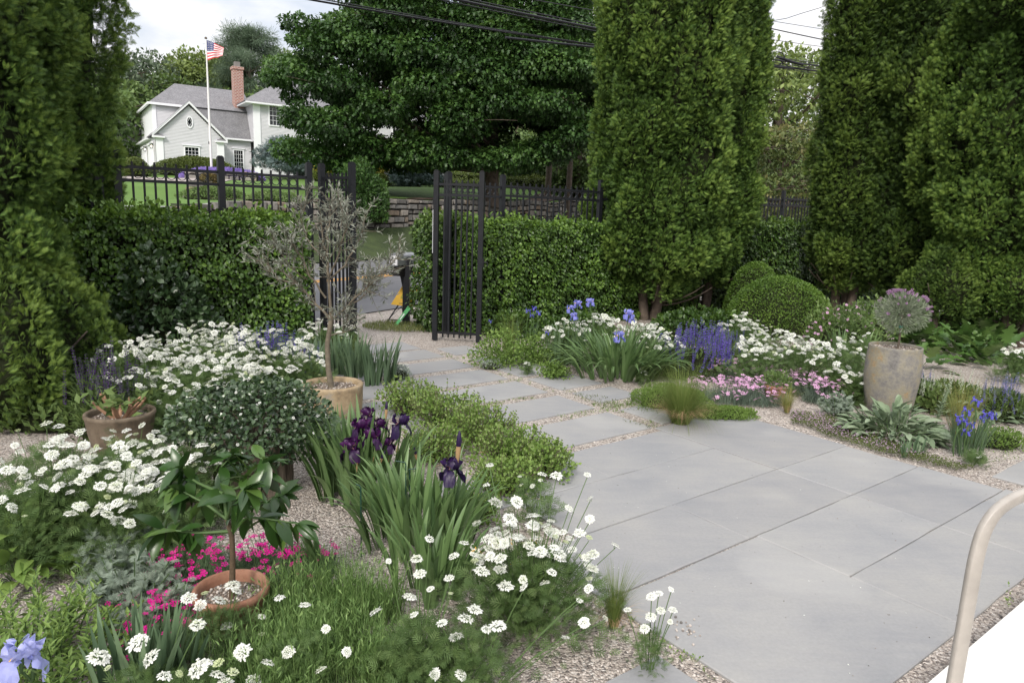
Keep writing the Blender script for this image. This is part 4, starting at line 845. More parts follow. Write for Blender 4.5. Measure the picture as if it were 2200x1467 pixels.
for i, (px, py, Y, hw, lb) in enumerate([(1140, 120, 66, 8, 'broad woodland tree behind the maple, left of the trunk line'), (1240, 150, 58, 7, 'woodland tree behind the maple, close to the tall arborvitae'), (1340, 80, 62, 8, 'woodland tree hidden mostly by the tall arborvitae pair'), (1480, 60, 60, 8, 'woodland tree showing above the arborvitae pair'),
                                      (1190, 300, 50, 4.5, 'low dark understorey tree right of the maple trunk'), (1300, 310, 47, 4.5, 'low dark understorey tree beside the right fence'), (1830, 120, 55, 8, 'woodland tree behind the dark arborvitae pair'), (1990, 100, 60, 9, 'woodland tree behind the arborvitae at the right'), (2150, 80, 60, 9, 'woodland tree at the far right edge'),
                                      (1560, 330, 45, 5, 'low dark understorey tree behind the middle arborvitae')]):
    bt('tree', lb, px, py, Y, hw, 60 + i, G1, 13000, .45 if Y > 55 else .33, base=.1 if Y > 55 else .02)
for i, (px, Y) in enumerate([(1178, 42), (1200, 46), (1222, 41), (1243, 45), (1268, 43), (1105, 52)]):
    p = D(px, 380, Y); z0 = H1(p[0], Y); t = thing('bare_trunk', 'bare woodland trunk right of the maple, ' + ['leftmost of the row', 'second from the left', 'in the middle of the row', 'fourth from the left', 'nearest the arborvitae', 'set back towards the house'][i], 'tree', (p[0], Y, z0), 0, 'bare woodland trunks')
    b = Buf(); tube(b, [(0, 0, -.3), (.05, 0, 3), (.1, .1, 7)], [.2, .15, .12], 8); build('trunk', b, M_WOOD, t, True); b = Buf()
    for k in range(4): a = k * 1.7 + i; tube(b, bez((.05, 0, 3 + k * .8), (.6 * math.cos(a), .6 * math.sin(a), 3.6 + k * .8), (1.3 * math.cos(a), 1.3 * math.sin(a), 4.4 + k * .8), 5), [.05, .04, .03, .02, .01], 5)
    build('limbs', b, M_WOOD, t, True)

# shrubs round the far house
def fm(name, label, px, py, Y, rx, rz, n, ls, mat, leaf=LEAF, ry=None, cat='shrub', zoff=0, **k):
    p = D(px, py, Y); return mound(name, label, cat, p[0], Y, rx, ry or rx, rz, n, ls, mat, leaf, z0=H1(p[0], Y) + zoff, **k)
fm('clipped_yew', 'low wide clipped yew under the gable window', 418, 372, 47, 2.9, 1.15, 9000, .12, YEW, ry=1.1, seed=71, lump=.06)
fm('clipped_yew', 'round clipped yew ball by the garage corner', 292, 372, 45, .9, 1.1, 2500, .12, YEW, seed=72, lump=.06)
fm('clipped_yew', 'small clipped yew at the left arborvitae edge', 272, 372, 46, .8, 1.0, 2000, .12, YEW, seed=73, lump=.06)
LAVB = leafm('lavender_bloom', (.16, .11, .34), (.28, .20, .52), (.42, .33, .66), .7, .2)
fm('lavender_mound', 'broad lavender mound in bloom at the foot of the flagpole', 478, 376, 43.2, 2.6, .62, 9000, .22, LAVB, NARROW, ry=1.0, seed=74, lump=.08, up=1.2, cat='lavender')
stone_wall('stone_planter', 'low tan stone planter wall below the lavender', [(D(398, 386, 42)[0], 42), (D(545, 386, 42)[0], 42.6)], lambda x, y: H1(x, y) - .3, lambda x, y: H1(x, y) + .55, .4, .45, 5)
for i, (px, py, Y, hw, hz, lb) in enumerate([(617, 378, 47, 2.1, 2.6, 'big blue spruce shrub in front of the wing windows'), (668, 376, 46, 1.3, 1.5, 'smaller blue spruce shrub right of the big one'), (895, 384, 44, 1.9, 1.35, 'low spreading blue spruce on short bare stems before the wing')]):
    p = D(px, py, Y); z0 = H1(p[0], Y); c = cl(80 + i, 26, lambda q: hw * (1.05 - .75 * q), (.25 * hz, hz * .92), (hw * .3, hw * .45), flat=.3); tree('blue_spruce', lb, p[0], Y, c, 9000, .26, SPR, z0, .07, 80 + i, TUFT, 'spruce', up=.6, droop=0, ntr=3 if i == 2 else 1, fill=.3)
for i, (px, py, Y, hw, hz, lb) in enumerate([(818, 380, 45, 1.35, 1.75, 'golden leaved shrub with bare stems in the middle of the lawn edge'), (712, 378, 44, .9, 1.7, 'golden leaved shrub half hidden by maple leaves')]):
    p = D(px, py, Y); z0 = H1(p[0], Y); c = cl(84 + i, 16, lambda q: hw * (.9 - .4 * q), (.6, hz), (hw * .3, hw * .42), flat=.6); tree('golden_shrub', lb, p[0], Y, c, 6000, .14, GOLD, z0, .05, 84 + i, LEAF, 'shrub', ntr=3)
fm('clipped_yew', 'yellow green clipped mound below the golden shrub', 805, 392, 44, 1.05, .75, 3500, .10, YEW, seed=88, lump=.06, tone=.75)
fm('clipped_yew', 'small clipped mound right of the blue spruce', 688, 386, 45, .7, .8, 2000, .12, YEW, seed=89, lump=.06, tone=.7)
for i, (x0, x1, py, Y, h, lb) in enumerate([(965, 1035, 384, 50, 1.1, 'low clipped box hedge under the wing windows'), (1075, 1175, 398, 43, .75, 'low yellow green hedge right of the maple trunk'), (955, 1040, 394, 43, .55, 'loose light green border before the wing')]):
    a = D(x0, py, Y); c = D(x1, py, Y + .5); hedge('low_hedge', lb, (a[0], a[1]), (c[0], c[1]), .4, .9, h, 260, .13, YEW if i != 2 else G2, 90 + i, LEAF, bul=.2, zb=H1((a[0] + c[0]) / 2, Y) - .05)
fm('dark_shrub', 'dark leafy bush on the wall beside the left gate leaf', 778, 432, 22.6 + 4, .95, 2.1, 6500, .13, MPL, LEAF, seed=94, lump=.3, cat='shrub', zoff=-.9)
p = D(440, 440, 30); t = thing('stone_pillar', 'stacked grey stone pillar with planting on the left lawn', 'pillar', (p[0], p[1], H1(p[0], p[1])))
b = Buf(); r = rng_(3)
for i, (w_, h_) in enumerate([(1.5, .3), (1.2, .28), (1.0, .26)]):
    for k in range(2): box(b, ((k - .5) * w_ * .5, 0, -.1 + i * .29), (w_ * .49, w_ * .7, h_ * .96), tone=float(r.random()))
build('stones', b, M_FIELD, t); mound('', '', '', 0, 0, .7, .4, .35, 900, .09, G2, seed=95, parent=None) if False else None
fm('border_plant', 'brownish low shrub on top of the stone pillar', 452, 415, 30, .5, .45, 1200, .08, leafm('rusty_leaf', (.05, .04, .015), (.12, .09, .03), (.2, .16, .05), .6, .2), seed=96, zoff=.45)
fm('border_plant', 'mixed low shrubs at the foot of the stone pillar', 460, 445, 28.5, 1.3, .5, 2500, .1, G1, seed=97)
fm('border_plant', 'bushy green weeds behind the left fence above the hedge', 590, 440, 24, 1.0, .5, 2500, .1, G1, seed=98, zoff=-.2)

# ------------------------------------------------------------------ overhead wires
def wire(label, pts, rad=.018, n=22, sag=.0, name='overhead_wire'):
    P = [D(*p) for p in pts]; b = Buf()
    if len(P) == 2: c = (P[0] + P[1]) / 2 - np.array([0, 0, sag]) * 2; e_ = (P[1] - P[0]); q = np.concatenate([[P[0] - e_ * 1.2], bez(P[0], c, P[1], n), [P[1] + e_ * .8]])
    else: q = np.concatenate([[P[0] - (P[1] - P[0]) * 6], P, [P[-1] + (P[-1] - P[-2]) * 6]])
    o = np.array(q[0]); tube(b, q - o, rad, 6); return tag(build(name, b, M_BLACK, None, True, tuple(o)), label, 'cable', 'overhead cables along the road')
M_CAB = M_BLACK
wire('upper single cable crossing in front of the maple', [(600, -12, 15), (1650, 138, 26)], .022, sag=.15); wire('second cable right beneath the upper single one', [(620, -14, 15), (1650, 143, 26)], .013, sag=.12)
wire('thick bundled cable from the picture top to the middle arborvitae', [(880, -22, 16), (1760, 142, 28)], .032, sag=.12); wire('thin cable just above the thick bundle', [(900, -24, 16), (1760, 137, 28)], .014, sag=.1)
wire('thin cable just below the thick bundle', [(860, -18, 16), (1760, 149, 28)], .014, sag=.1); wire('short thin wire above the bundle by the middle arborvitae', [(1080, -12, 16), (1760, 100, 28)], .010, sag=.05)
wire('highest thin wire across the sky gap on the right', [(1560, 30, 20), (1860, 78, 25)], .008); wire('dark sagging wire across the sky gap', [(1560, 40, 20), (1860, 104, 25)], .016, sag=.02); wire('curving wire rising to the right in the sky gap', [(1600, 52, 22), (1650, 47, 22), (1690, 40, 22), (1720, 30, 22), (1760, 18, 22), (1830, -10, 22)], .009)
wire('lowest heavy cable in the gap with its splice', [(1560, 132, 25), (1860, 164, 28)], .034)
p = D(1672, 124, 26.3); t = thing('cable_coil', 'coiled spare cable hanging on the bundled wires', 'cable coil', p); b = Buf(); a = np.linspace(0, 6.6, 26)
tube(b, np.c_[.23 * np.cos(a), a * .01, .22 * np.sin(a) - .03], .018, 5); build('coil', b, M_BLACK, t, True); b = Buf(); tube(b, [(-.05, 0, .03), (.5, .05, -.12), (.95, .1, -.2)], .05, 6); build('splice_case', b, M_BLACK, t, True); b = Buf(); tube(b, [(.05, 0, -.1), (.4, .05, -.28), (1.15, .1, -.36)], .016, 5); build('loop', b, M_BLACK, t, True)

# ------------------------------------------------------------------ mailbox and signs beyond the gate
mb = G(873, 694); t = thing('mailbox', 'mailbox with red flag and newspaper tube on a dark post beyond the gate', 'mailbox', mb); BF = 8.8 / mb[1]
s_ = mb[1] / 10.
b = Buf(); box(b, (.0, 0, .48), (.1, .1, .98)); build('post', b, M_BLACK, t)
b = Buf(); pr = [(-.05, .98), (-.1, .9), (-.09, .8), (-.05, .66), (-.02, .5), (.0, .35), (.0, .98)]; v = [[x - .03, y, z] for y in (-.035, .035) for x, z in pr]; k = len(pr)
b.add(v, [np.arange(k)[None], (np.arange(k) + k)[::-1][None], np.array([[i, (i + 1) % k, k + (i + 1) % k, k + i] for i in range(k)])]); build('bracket', b, M_BLACK, t)
rot = Matrix.Rotation(math.radians(25), 4, 'Z')
b = Buf(); n = 12; a = np.linspace(0, math.pi, n); prof = np.r_[[[-.075, 0]], np.c_[-.075 * np.cos(a), .1 + .075 * np.sin(a)], [[.075, 0]]]; k = len(prof)
v = [[x, y, z] for y in (-.22, .2) for x, z in prof]; b.add(v, [np.arange(k)[None], (np.arange(k) + k)[::-1][None], np.array([[i, (i + 1) % k, k + (i + 1) % k, k + i] for i in range(k)])])
mbx = build('box', b, plain('galvanised', (.32, .33, .35), .35, .6, .1), t, False, (-.05, 0, .86)); mbx.rotation_euler = (0, 0, math.radians(-28))
b = Buf(); box(b, (0, -.225, .07), (.13, .008, .13)); build('door', b, plain('white_door', (.7, .7, .72), .5), mbx)
b = Buf(); box(b, (-.085, -.1, .11), (.006, .09, .06)); box(b, (-.085, -.07, .05), (.006, .015, .1)); build('flag', b, plain('red_plastic', (.5, .03, .06), .5), mbx)
b = Buf(); box(b, (-.02, 0, -.09), (.15, .36, .13)); nt_ = build('newspaper_tube', b, plain('black_plastic', (.015, .012, .013), .4), mbx)
def text(s, parent, loc, rot, size, mat, name='lettering', ext=.001):
    c = bpy.data.curves.new(name, 'FONT'); c.body = s; c.size = size; c.extrude = ext; c.align_x = 'CENTER'; c.align_y = 'CENTER'
    tmp = bpy.data.objects.new('t', c); COL.objects.link(tmp); bpy.context.view_layer.update()
    me = bpy.data.meshes.new_from_object(tmp.evaluated_get(bpy.context.evaluated_depsgraph_get())); bpy.data.objects.remove(tmp)
    o = bpy.data.objects.new(name, me); COL.objects.link(o); o.parent = parent; o.location = loc; o.rotation_euler = rot; me.materials.clear(); me.materials.append(mat); return o
PW = plain('white_letter', (.8, .8, .8), .6, 0, .02)
text('Prospect Road', nt_, (-.02, -.183, -.09), (math.radians(90), 0, 0), .026, PW); text('Prospect Road', nt_, (-.097, 0, -.09), (math.radians(90), 0, math.radians(-90)), .045, PW); text('12', mbx, (.0, -.23, .07), (math.radians(90), 0, 0), .07, M_BLACK)
sg = G(848, 690) + np.array([.12, -.05, 0]); t = thing('yard_sign', 'yellow yard sign on a black wire frame leaning by the mailbox', 'sign', sg, -.1)
b = Buf()
for x0 in (-.2, .03): tube(b, [(x0 - .02, -.02, 0), (x0 + .15, .05, .28)], .011, 6)
tube(b, [(-.22, -.02, .03), (.02, -.02, .03)], .009, 6); tube(b, [(-.06, .04, .27), (.18, .04, .27)], .009, 6); tube(b, [(-.2, -.02, .04), (0, .05, .25)], .004, 5); tube(b, [(.02, -.02, .04), (-.02, .05, .25)], .004, 5); build('frame', b, M_BLACK, t)
b = Buf(); v = np.array([[-.18, .03, .25], [.16, .03, .23], [.24, .1, .50], [-.03, .1, .52]]); nn_ = np.array([0, -.97, .25]) * .004; b.add(np.r_[v + nn_, v - nn_], np.array([[0, 1, 2, 3], [7, 6, 5, 4], [0, 4, 5, 1], [1, 5, 6, 2], [2, 6, 7, 3], [3, 7, 4, 0]])); bd = build('board', b, plain('yellow_board', (.62, .36, .015), .5, 0, .05), t)
b = Buf(); q = np.array([[-.04, .055, .35], [.02, .055, .345], [.05, .075, .43], [-.005, .075, .43]]) + [0, -.012, 0]; b.add(q, np.array([[0, 1, 2, 3]])); q2 = q.mean(0) + (q - q.mean(0)) * .55 + [0, -.002, 0]; b.add(q2, np.array([[0, 1, 2, 3]]), 1); build('logo', b, [plain('olive_print', (.28, .3, .02), .6), plain('yellow_board', ())], bd)
b = Buf()
for k in range(3): box(b, (.12 + k * .006, .055 + k * .006, .37 + k * .022), (.11, .002, .008))
build('print_lines', b, plain('brown_print', (.36, .22, .02), .6), bd)
t = thing('yard_sign', 'small green placard leaning under the yellow sign', 'sign', G(856, 700), 0)
b = Buf(); v = np.array([[-.07, 0, .0], [-.02, -.03, -.0], [.17, .02, .25], [.13, .05, .29]]); b.add(np.r_[v, v + [0, .006, 0]], np.array([[0, 1, 2, 3], [7, 6, 5, 4], [0, 4, 5, 1], [1, 5, 6, 2], [2, 6, 7, 3], [3, 7, 4, 0]])); bd = build('board', b, plain('green_board', (.08, .36, .12), .5, 0, .05), t)
b = Buf(); c = v.mean(0); q = c + (v - c) * .3 + [0, -.004, 0]; b.add(q, np.array([[0, 1, 2, 3]])); build('print_block', b, PW, bd)

# ================================================================== garden plants
def blades(b, base, az, Ln, p0, p1, wd, seg=6, pw=1.4, fold=.25, tone=.5, mi=0, tipk=1.0, twist=0., wp=None):
    """curved strap leaves; az heading, p0/p1 angle from vertical at foot and tip"""
    base = np.asarray(base, float); n = len(base); az = np.broadcast_to(az, n).astype(float); Ln = np.broadcast_to(Ln, n); p0 = np.broadcast_to(p0, n); p1 = np.broadcast_to(p1, n); wd = np.broadcast_to(wd, n)
    t = np.linspace(0, 1, seg + 1); ph = p0[:, None] + (p1 - p0)[:, None] * t[None] ** pw
    st = (Ln / seg)[:, None]; hx = np.concatenate([np.zeros((n, 1)), np.cumsum(np.sin((ph[:, 1:] + ph[:, :-1]) / 2) * st, 1)], 1); hz = np.concatenate([np.zeros((n, 1)), np.cumsum(np.cos((ph[:, 1:] + ph[:, :-1]) / 2) * st, 1)], 1)
    D_ = np.stack([np.sin(az), np.cos(az)], -1); P = np.empty((n, seg + 1, 3)); P[..., 0] = base[:, 0, None] + hx * D_[:, 0, None]; P[..., 1] = base[:, 1, None] + hx * D_[:, 1, None]; P[..., 2] = base[:, 2, None] + hz
    a2 = az[:, None] + twist * t[None] * np.sign(np.sin(az * 37))[:, None]; S = np.stack([np.cos(a2), -np.sin(a2), a2 * 0], -1)
    nrm_ = np.stack([-np.cos(ph) * D_[:, 0, None], -np.cos(ph) * D_[:, 1, None], np.sin(ph)], -1)
    prof = (wp(t) if wp else np.minimum(1, .55 + 1.6 * t) * np.clip((1 - t) * 2.2, 0, 1) ** .7); prof[-1] = .02
    wv = wd[:, None, None] * prof[None, :, None] * .5
    Lf, Rt = P - S * wv + nrm_ * wv * fold, P + S * wv + nrm_ * wv * fold
    if fold:
        V = np.stack([Lf, P, Rt], 2).reshape(n, -1, 3); k = 3 * (seg + 1); i = np.arange(seg) * 3; F = np.concatenate([np.stack([i, i + 1, i + 4, i + 3], -1), np.stack([i + 1, i + 2, i + 5, i + 4], -1)])
    else:
        V = np.stack([Lf, Rt], 2).reshape(n, -1, 3); k = 2 * (seg + 1); i = np.arange(seg) * 2; F = np.stack([i, i + 1, i + 3, i + 2], -1)
    FF = (F[None] + (np.arange(n) * k)[:, None, None]).reshape(-1, 4); b.add(V.reshape(-1, 3), FF, mi, np.repeat(np.broadcast_to(tone, n), len(F))); return P[:, -1]

def head_mesh(name, seed, full=1.0, green=.0):
    r = rng_(seed); b = Buf(); n = 34
    for i in range(n):
        rr = .80 * math.sqrt((i + .5) / n); a = i * 2.4; c = np.array([rr * math.cos(a), rr * math.sin(a), .42 * (1 - rr * rr) + r.normal() * .07]); s = .15 + .05 * rr
        for q in range(3):
            a2 = a + q * 1.05 + r.normal() * .3; u_ = np.array([math.cos(a2), math.sin(a2), .35 * r.normal()]) * s; v_ = np.array([-math.sin(a2), math.cos(a2), .3 * r.normal()]) * s * .55
            b.add([c - u_, c - v_, c + u_, c + v_], np.array([[0, 1, 2, 3]]), 0, float(np.clip((.62 if rr < .3 else .78) + r.normal() * .1 - green, 0, 1)))
    m_ = 12
    for i in range(m_):
        a = i * 2 * math.pi / m_ + r.normal() * .1
        for sg in (-1, 1):
            a2 = a + sg * .15; d = np.array([math.cos(a2), math.sin(a2), 0]); p = np.array([-d[1], d[0], 0]); l0, l1 = .5, .98 + r.normal() * .1; l1 = l0 + (l1 - l0) * full; w_ = .135
            z0, z1 = .13 + r.normal() * .02, -.02 + r.normal() * .05
            b.add([d * l0 + [0, 0, z0], d * (l0 + .65 * (l1 - l0)) + p * w_ + [0, 0, z0 * .6], d * l1 + p * .07 + [0, 0, z1], d * (l1 - .05) - p * .06 + [0, 0, z1], d * (l0 + .6 * (l1 - l0)) - p * w_ + [0, 0, z0 * .6]], np.array([[0, 1, 2, 3, 4]]), 0, float(np.clip(.92 + r.normal() * .06 - green, 0, 1)))
    for i in range(7):
        a = i * .9; tube(b, [(0, 0, -.55), (.5 * math.cos(a), .5 * math.sin(a), .02)], .022, 3, 1, .6, False)
    o = build(name, b, [M_WHITE, M_STEM]); me = o.data; bpy.data.objects.remove(o); return me
HEADS = [head_mesh('flower_head', s, f_, g_) for s, f_, g_ in ((1, 1.0, 0), (2, 1.1, .05), (3, .8, .22), (4, 1.0, .1), (7, .95, .02))]; HBUD = [head_mesh('flower_bud', 5, .25, .75), head_mesh('flower_bud', 6, .4, .6)]
FERNM = leafm('ferny_leaf', (.045, .085, .022), (.09, .155, .045), (.16, .23, .08), .6, .25)
def stemto(b, p0, p1, r0=.0022, bend=.12, rnd=None, seg=5):
    p0 = np.array(p0, float); p1 = np.array(p1, float); c = np.array([p0[0] * .6 + p1[0] * .4, p0[1] * .6 + p1[1] * .4, p0[2] * .4 + p1[2] * .6]); tube(b, bez(p0, c, p1, seg), r0, 3, 0, .5, False)
def lace(label, px, py, h, rad, nh, nf=500, seed=0, hs=.034, ry=None, heads=None, buds=.15, ls=.11, dome=.3, mat=None, loc=None, lean=(0, 0)):
    """white lace flower: ferny foliage, wiry stems, flat white heads"""
    r = rng_(seed); c = G(px, py, h) if loc is None else np.array(loc); t = thing('lace_flower', label, 'flower', (c[0], c[1], 0), 0, 'white lace flowers'); ry = ry or rad; nf = int(nf * (1.9 if loc is None and nh > 6 else 1.1)); ls *= .6; nh = int(nh * 1.75); hs *= .88
    b = Buf(); n = nf; q = r.normal(size=(n, 3)) * [rad * .55, ry * .55, 0]; q[:, 2] = h * .8 * r.random(n) ** .8 * np.exp(-(q[:, 0] ** 2 / rad ** 2 + q[:, 1] ** 2 / ry ** 2) * .35)
    d = nrm(q * [1, 1, 0] / max(rad, .1) * .8 + r.normal(size=(n, 3)) * .5 + [0, 0, .55]); b.inst(FERN, q, frames(d, rdir(r, n, 1.2)), r.uniform(.6, 1.2, n) * ls, np.clip(r.normal(.5, .22, n), 0, 1))
    H_ = []
    if heads is not None:
        for (hx, hy, dd, s_) in heads: p = D(hx, hy, c[1] + dd) - [c[0], c[1], 0]; H_.append((p[0], p[1], p[2], s_))
    k = 0
    while k < nh:
        a = r.uniform(0, 6.283); rr = math.sqrt(r.random()); x, y = rr * rad * math.cos(a), rr * ry * math.sin(a); z = h * (1 - dome * rr * rr) * r.uniform(.82, 1.12)
        if any((x - o[0]) ** 2 + (y - o[1]) ** 2 + (z - o[2]) ** 2 < (hs * 1.15) ** 2 for o in H_[-60:]) and r.random() < .75: 
            k += .1; continue
        H_.append((x, y, z, hs * r.uniform(.7, 1.15))); k += 1
    for (x, y, z, s_) in H_:
        stemto(b, (x * .25, y * .25, 0), (x, y, z - s_ * .5), .0018)
        tl = (r.normal() * .3 + y * -.35 / max(ry, .1) * .6 + .22, r.normal() * .3 + x * .35 / max(rad, .1) * .6, r.uniform(0, 6))
        if r.random() < buds: link('flower_bud', HBUD[int(r.integers(2))], t, (x, y, z), tl, s_ * .62)
        else: link('flower_head', HEADS[int(r.integers(5))], t, (x, y, z), tl, s_)
    build('foliage', b, [mat or FERNM], t); return t

IRL = leafm('iris_leaf', (.06, .115, .042), (.115, .195, .068), (.19, .29, .11), .45, .25, .5)
IRLB = leafm('iris_leaf_bluish', (.07, .12, .065), (.12, .19, .10), (.19, .27, .15), .5, .2, .45)
def petal_grid(b, fn, nu=7, nv=5, mi=0, tone=.5, r=None):
    U_, V_ = np.meshgrid(np.linspace(0, 1, nu + 1), np.linspace(-1, 1, nv + 1), indexing='ij'); P = fn(U_, V_).reshape(-1, 3); i = np.arange(nu)[:, None] * (nv + 1); j = np.arange(nv)[None]
    F = np.stack([i + j, i + j + 1, i + nv + 2 + j, i + nv + 1 + j], -1).reshape(-1, 4); tn = np.clip(tone + (0 if r is None else r.normal(size=len(F)) * .12), 0, 1); b.add(P, F, mi, tn)
def iris_mesh(seed, mat, sw=.030, sh=.052, fw=.028, fl=.055, ruff=.006, beard=True, open_=.5, dutch=False):
    r = rng_(seed); b = Buf()
    for k in range(3):
        a = k * 2.094 + r.normal() * .1; ca, sa = math.cos(a), math.sin(a)
        def std(U_, V_):
            w_ = sw * np.sin(np.pi * np.clip(U_ * .82 + .1, 0, 1)) ** .6; rad = (.008 + .022 * np.sin(np.pi * U_ * .8)) * (1 if not dutch else 1.3) + .004 * V_ ** 2; rf = ruff * np.sin(U_ * 11 + V_ * 7 + k) * (np.abs(V_) + U_ * .6)
            x = rad + rf; y = w_ * V_; z = sh * U_ + rf * .6 + .004 * np.cos(V_ * 9 + k); return np.stack([x * ca - y * sa, x * sa + y * ca, z], -1)
        petal_grid(b, std, 7, 6, 0, .6, r)
        a = a + 1.047; cb, sb = math.cos(a), math.sin(a); dr = r.uniform(.85, 1.15)
        def fal(U_, V_):
            w_ = fw * (np.sin(np.pi * np.clip(U_ * .78 + .06, 0, 1)) ** (1.4 if dutch else .9)) * (.35 + .9 * U_ if not dutch else .3 + .8 * U_); ang = (.25 - (2.2 if not dutch else 1.1) * U_ ** 1.2) * dr
            x = .008 + fl * (np.sin(np.minimum(U_ * 1.25, 1.57)) * .72 + .12 * U_); z = .010 * np.sin(U_ * 3.0) - (fl * 1.0 if not dutch else fl * .3) * U_ ** 2.1 * dr; rf = ruff * np.sin(U_ * 9 + V_ * 6 + k * 2) * np.abs(V_); y = w_ * V_
            return np.stack([(x + rf) * cb - y * sb, (x + rf) * sb + y * cb, z + rf - .004 * V_ ** 2], -1)
        petal_grid(b, fal, 8, 6, 0, .35, r)
        if beard:
            P = np.array([[.012 + .028 * q, 0, .012 + .004 * q - .006 * q * q] for q in np.linspace(0, 1, 5)]); P = np.stack([P[:, 0] * cb, P[:, 0] * sb, P[:, 2]], -1); tube(b, P, [.0025, .0035, .0035, .003, .001], 4, 1)
    tube(b, [(0, 0, -.045), (0, 0, -.02), (0, 0, .004)], [.0035, .0065, .006], 6, 2)
    o = build('bloom', b, mat, None, True); me = o.data; bpy.data.objects.remove(o); return me
PUR = leafm('purple_petal', (.010, .003, .022), (.035, .006, .05), (.09, .012, .10), .45, .15, .4); PURD = leafm('deep_purple_petal', (.006, .003, .02), (.018, .006, .045), (.05, .014, .10), .45, .12, .4)
BLU = leafm('blue_petal', (.14, .15, .50), (.24, .25, .66), (.38, .38, .78), .5, .3, .3); SIB = leafm('violet_blue_petal', (.06, .05, .34), (.11, .10, .48), (.2, .19, .6), .5, .25, .3)
PALE = leafm('pale_blue_petal', (.30, .32, .66), (.42, .44, .78), (.55, .56, .86), .5, .35, .3); CRM = leafm('cream_petal', (.80, .78, .62), (.88, .87, .80), (.92, .91, .88), .5, .35, .3)
BRD = plain('beard_brown', (.12, .05, .06), .8); BRO = plain('beard_yellow', (.75, .42, .05), .8); SPATH = leafm('papery_spathe', (.35, .22, .10), (.45, .30, .15), (.55, .40, .22), .7, .3)
IM = {'pur': [iris_mesh(s, [PUR, BRD, M_STEM]) for s in (1, 2)], 'purd': [iris_mesh(3, [PURD, BRD, M_STEM])], 'blue': [iris_mesh(4, [BLU, BRO, M_STEM], .026, .045, .026, .045)], 'sib': [iris_mesh(5, [SIB, BRO, M_STEM], .008, .026, .011, .028, .002, False)],
      'pale': [iris_mesh(6, [PALE, BRO, M_STEM], .036, .05, .036, .06, .009)], 'cream': [iris_mesh(7, [CRM, BRO, M_STEM], .010, .040, .016, .042, .002, True, dutch=True)]}
def bud_mesh(mat):
    b = Buf(); lathe(b, [(.001, .05), (.005, .04), (.0085, .02), (.008, .005), (.005, -.005)], 7, 0); lathe(b, [(.007, .005), (.008, -.01), (.006, -.035), (.003, -.05)], 7, 1)
    o = build('bud', b, [mat, SPATH], None, True); me = o.data; bpy.data.objects.remove(o); return me
BUDP = bud_mesh(PURD); BUDB = bud_mesh(BLU)
def iris(label, x, y, rx, ry, nfan, L=.5, seed=0, flowers=(), kind='blue', mat=IRL, spread=.45, wd=.03, curve=.9, cat='iris', budp=None, per=6, buds=(), hrng=(.7, 1.1), sk=1.0):
    r = rng_(seed); t = thing('iris', label, cat, (x, y, 0), 0, None); b = Buf(); base = []; az = []; Ls = []; p0 = []; p1 = []; w_ = []
    for i in range(nfan):
        a = r.uniform(0, 6.283); rr = math.sqrt(r.random()); fx, fy = rx * rr * math.cos(a), ry * rr * math.sin(a); fa = r.uniform(0, 3.14); out_ = math.atan2(fx, fy)
        for k in range(per):
            s = (k - (per - 1) / 2) / (per / 2); base.append((fx + math.sin(fa) * s * .02, fy + math.cos(fa) * s * .02, 0)); 
            hx = math.sin(fa) * s * .6 + math.sin(out_) * rr * spread * 1.6 + r.normal() * .15; hy = math.cos(fa) * s * .6 + math.cos(out_) * rr * spread * 1.6 + r.normal() * .15
            az.append(math.atan2(hx, hy)); m = math.hypot(hx, hy); Ls.append(L * r.uniform(*hrng) * (1 - .2 * abs(s))); p0.append(min(.5, .05 + .28 * m * spread * 2)); p1.append(min(2.3, .12 + m * curve * r.uniform(.6, 1.5))); w_.append(wd * r.uniform(.75, 1.15))
    blades(b, base, np.array(az), np.array(Ls), np.array(p0), np.array(p1), np.array(w_), 8, 1.8, .3, np.clip(r.normal(.5, .2, len(base)), 0, 1), twist=.5); build('leaves', b, mat, t, True)
    for i, (px, py, Y, *sc) in enumerate(flowers):
        p = D(px, py, Y) - [x, y, 0]; s_ = sc[0] if sc else 1.0; kd = sc[1] if len(sc) > 1 else kind; ms = IM[kd]
        f = link('flower', ms[i % len(ms)], t, p, (r.normal() * .12, r.normal() * .12, r.uniform(0, 6.28)), s_ * r.uniform(.92, 1.08))
        b = Buf(); foot = np.array([p[0] * .75 + r.normal() * .02, p[1] * .75, 0]); q = bez(foot, (foot + p) / 2 + [r.normal() * .02, 0, .03], p - [0, 0, .045 * s_], 7); tube(b, q, .0042, 5, 0, .5)
        m_ = q[4]; tube(b, [m_, m_ + [.004, .004, .03], m_ + [.006, .006, .06]], [.004, .008, .002], 5, 1); build('stem', b, [M_STEM, SPATH if kind == 'pur' else M_STEM], t, True)
    for (px, py, Y, *sc) in buds:
        p = D(px, py, Y) - [x, y, 0]; link('bud', BUDP if kind in ('pur', 'purd') else BUDB, t, p, (r.normal() * .25, r.normal() * .25, 0), (sc[0] if sc else 1.) * np.array([1., 1, 1])); b = Buf(); tube(b, bez((p[0] * .8, p[1] * .8, 0), (p[0] * .9, p[1] * .9, p[2] * .6), p - [0, 0, .03], 5), .0035, 5); build('stem', b, M_STEM, t, True)
    return t
STIP = leafm('feather_grass', (.13, .15, .04), (.22, .24, .07), (.36, .33, .13), .6, .3, .2); STIG = leafm('feather_grass_green', (.08, .13, .03), (.14, .20, .05), (.24, .27, .09), .6, .3, .2)
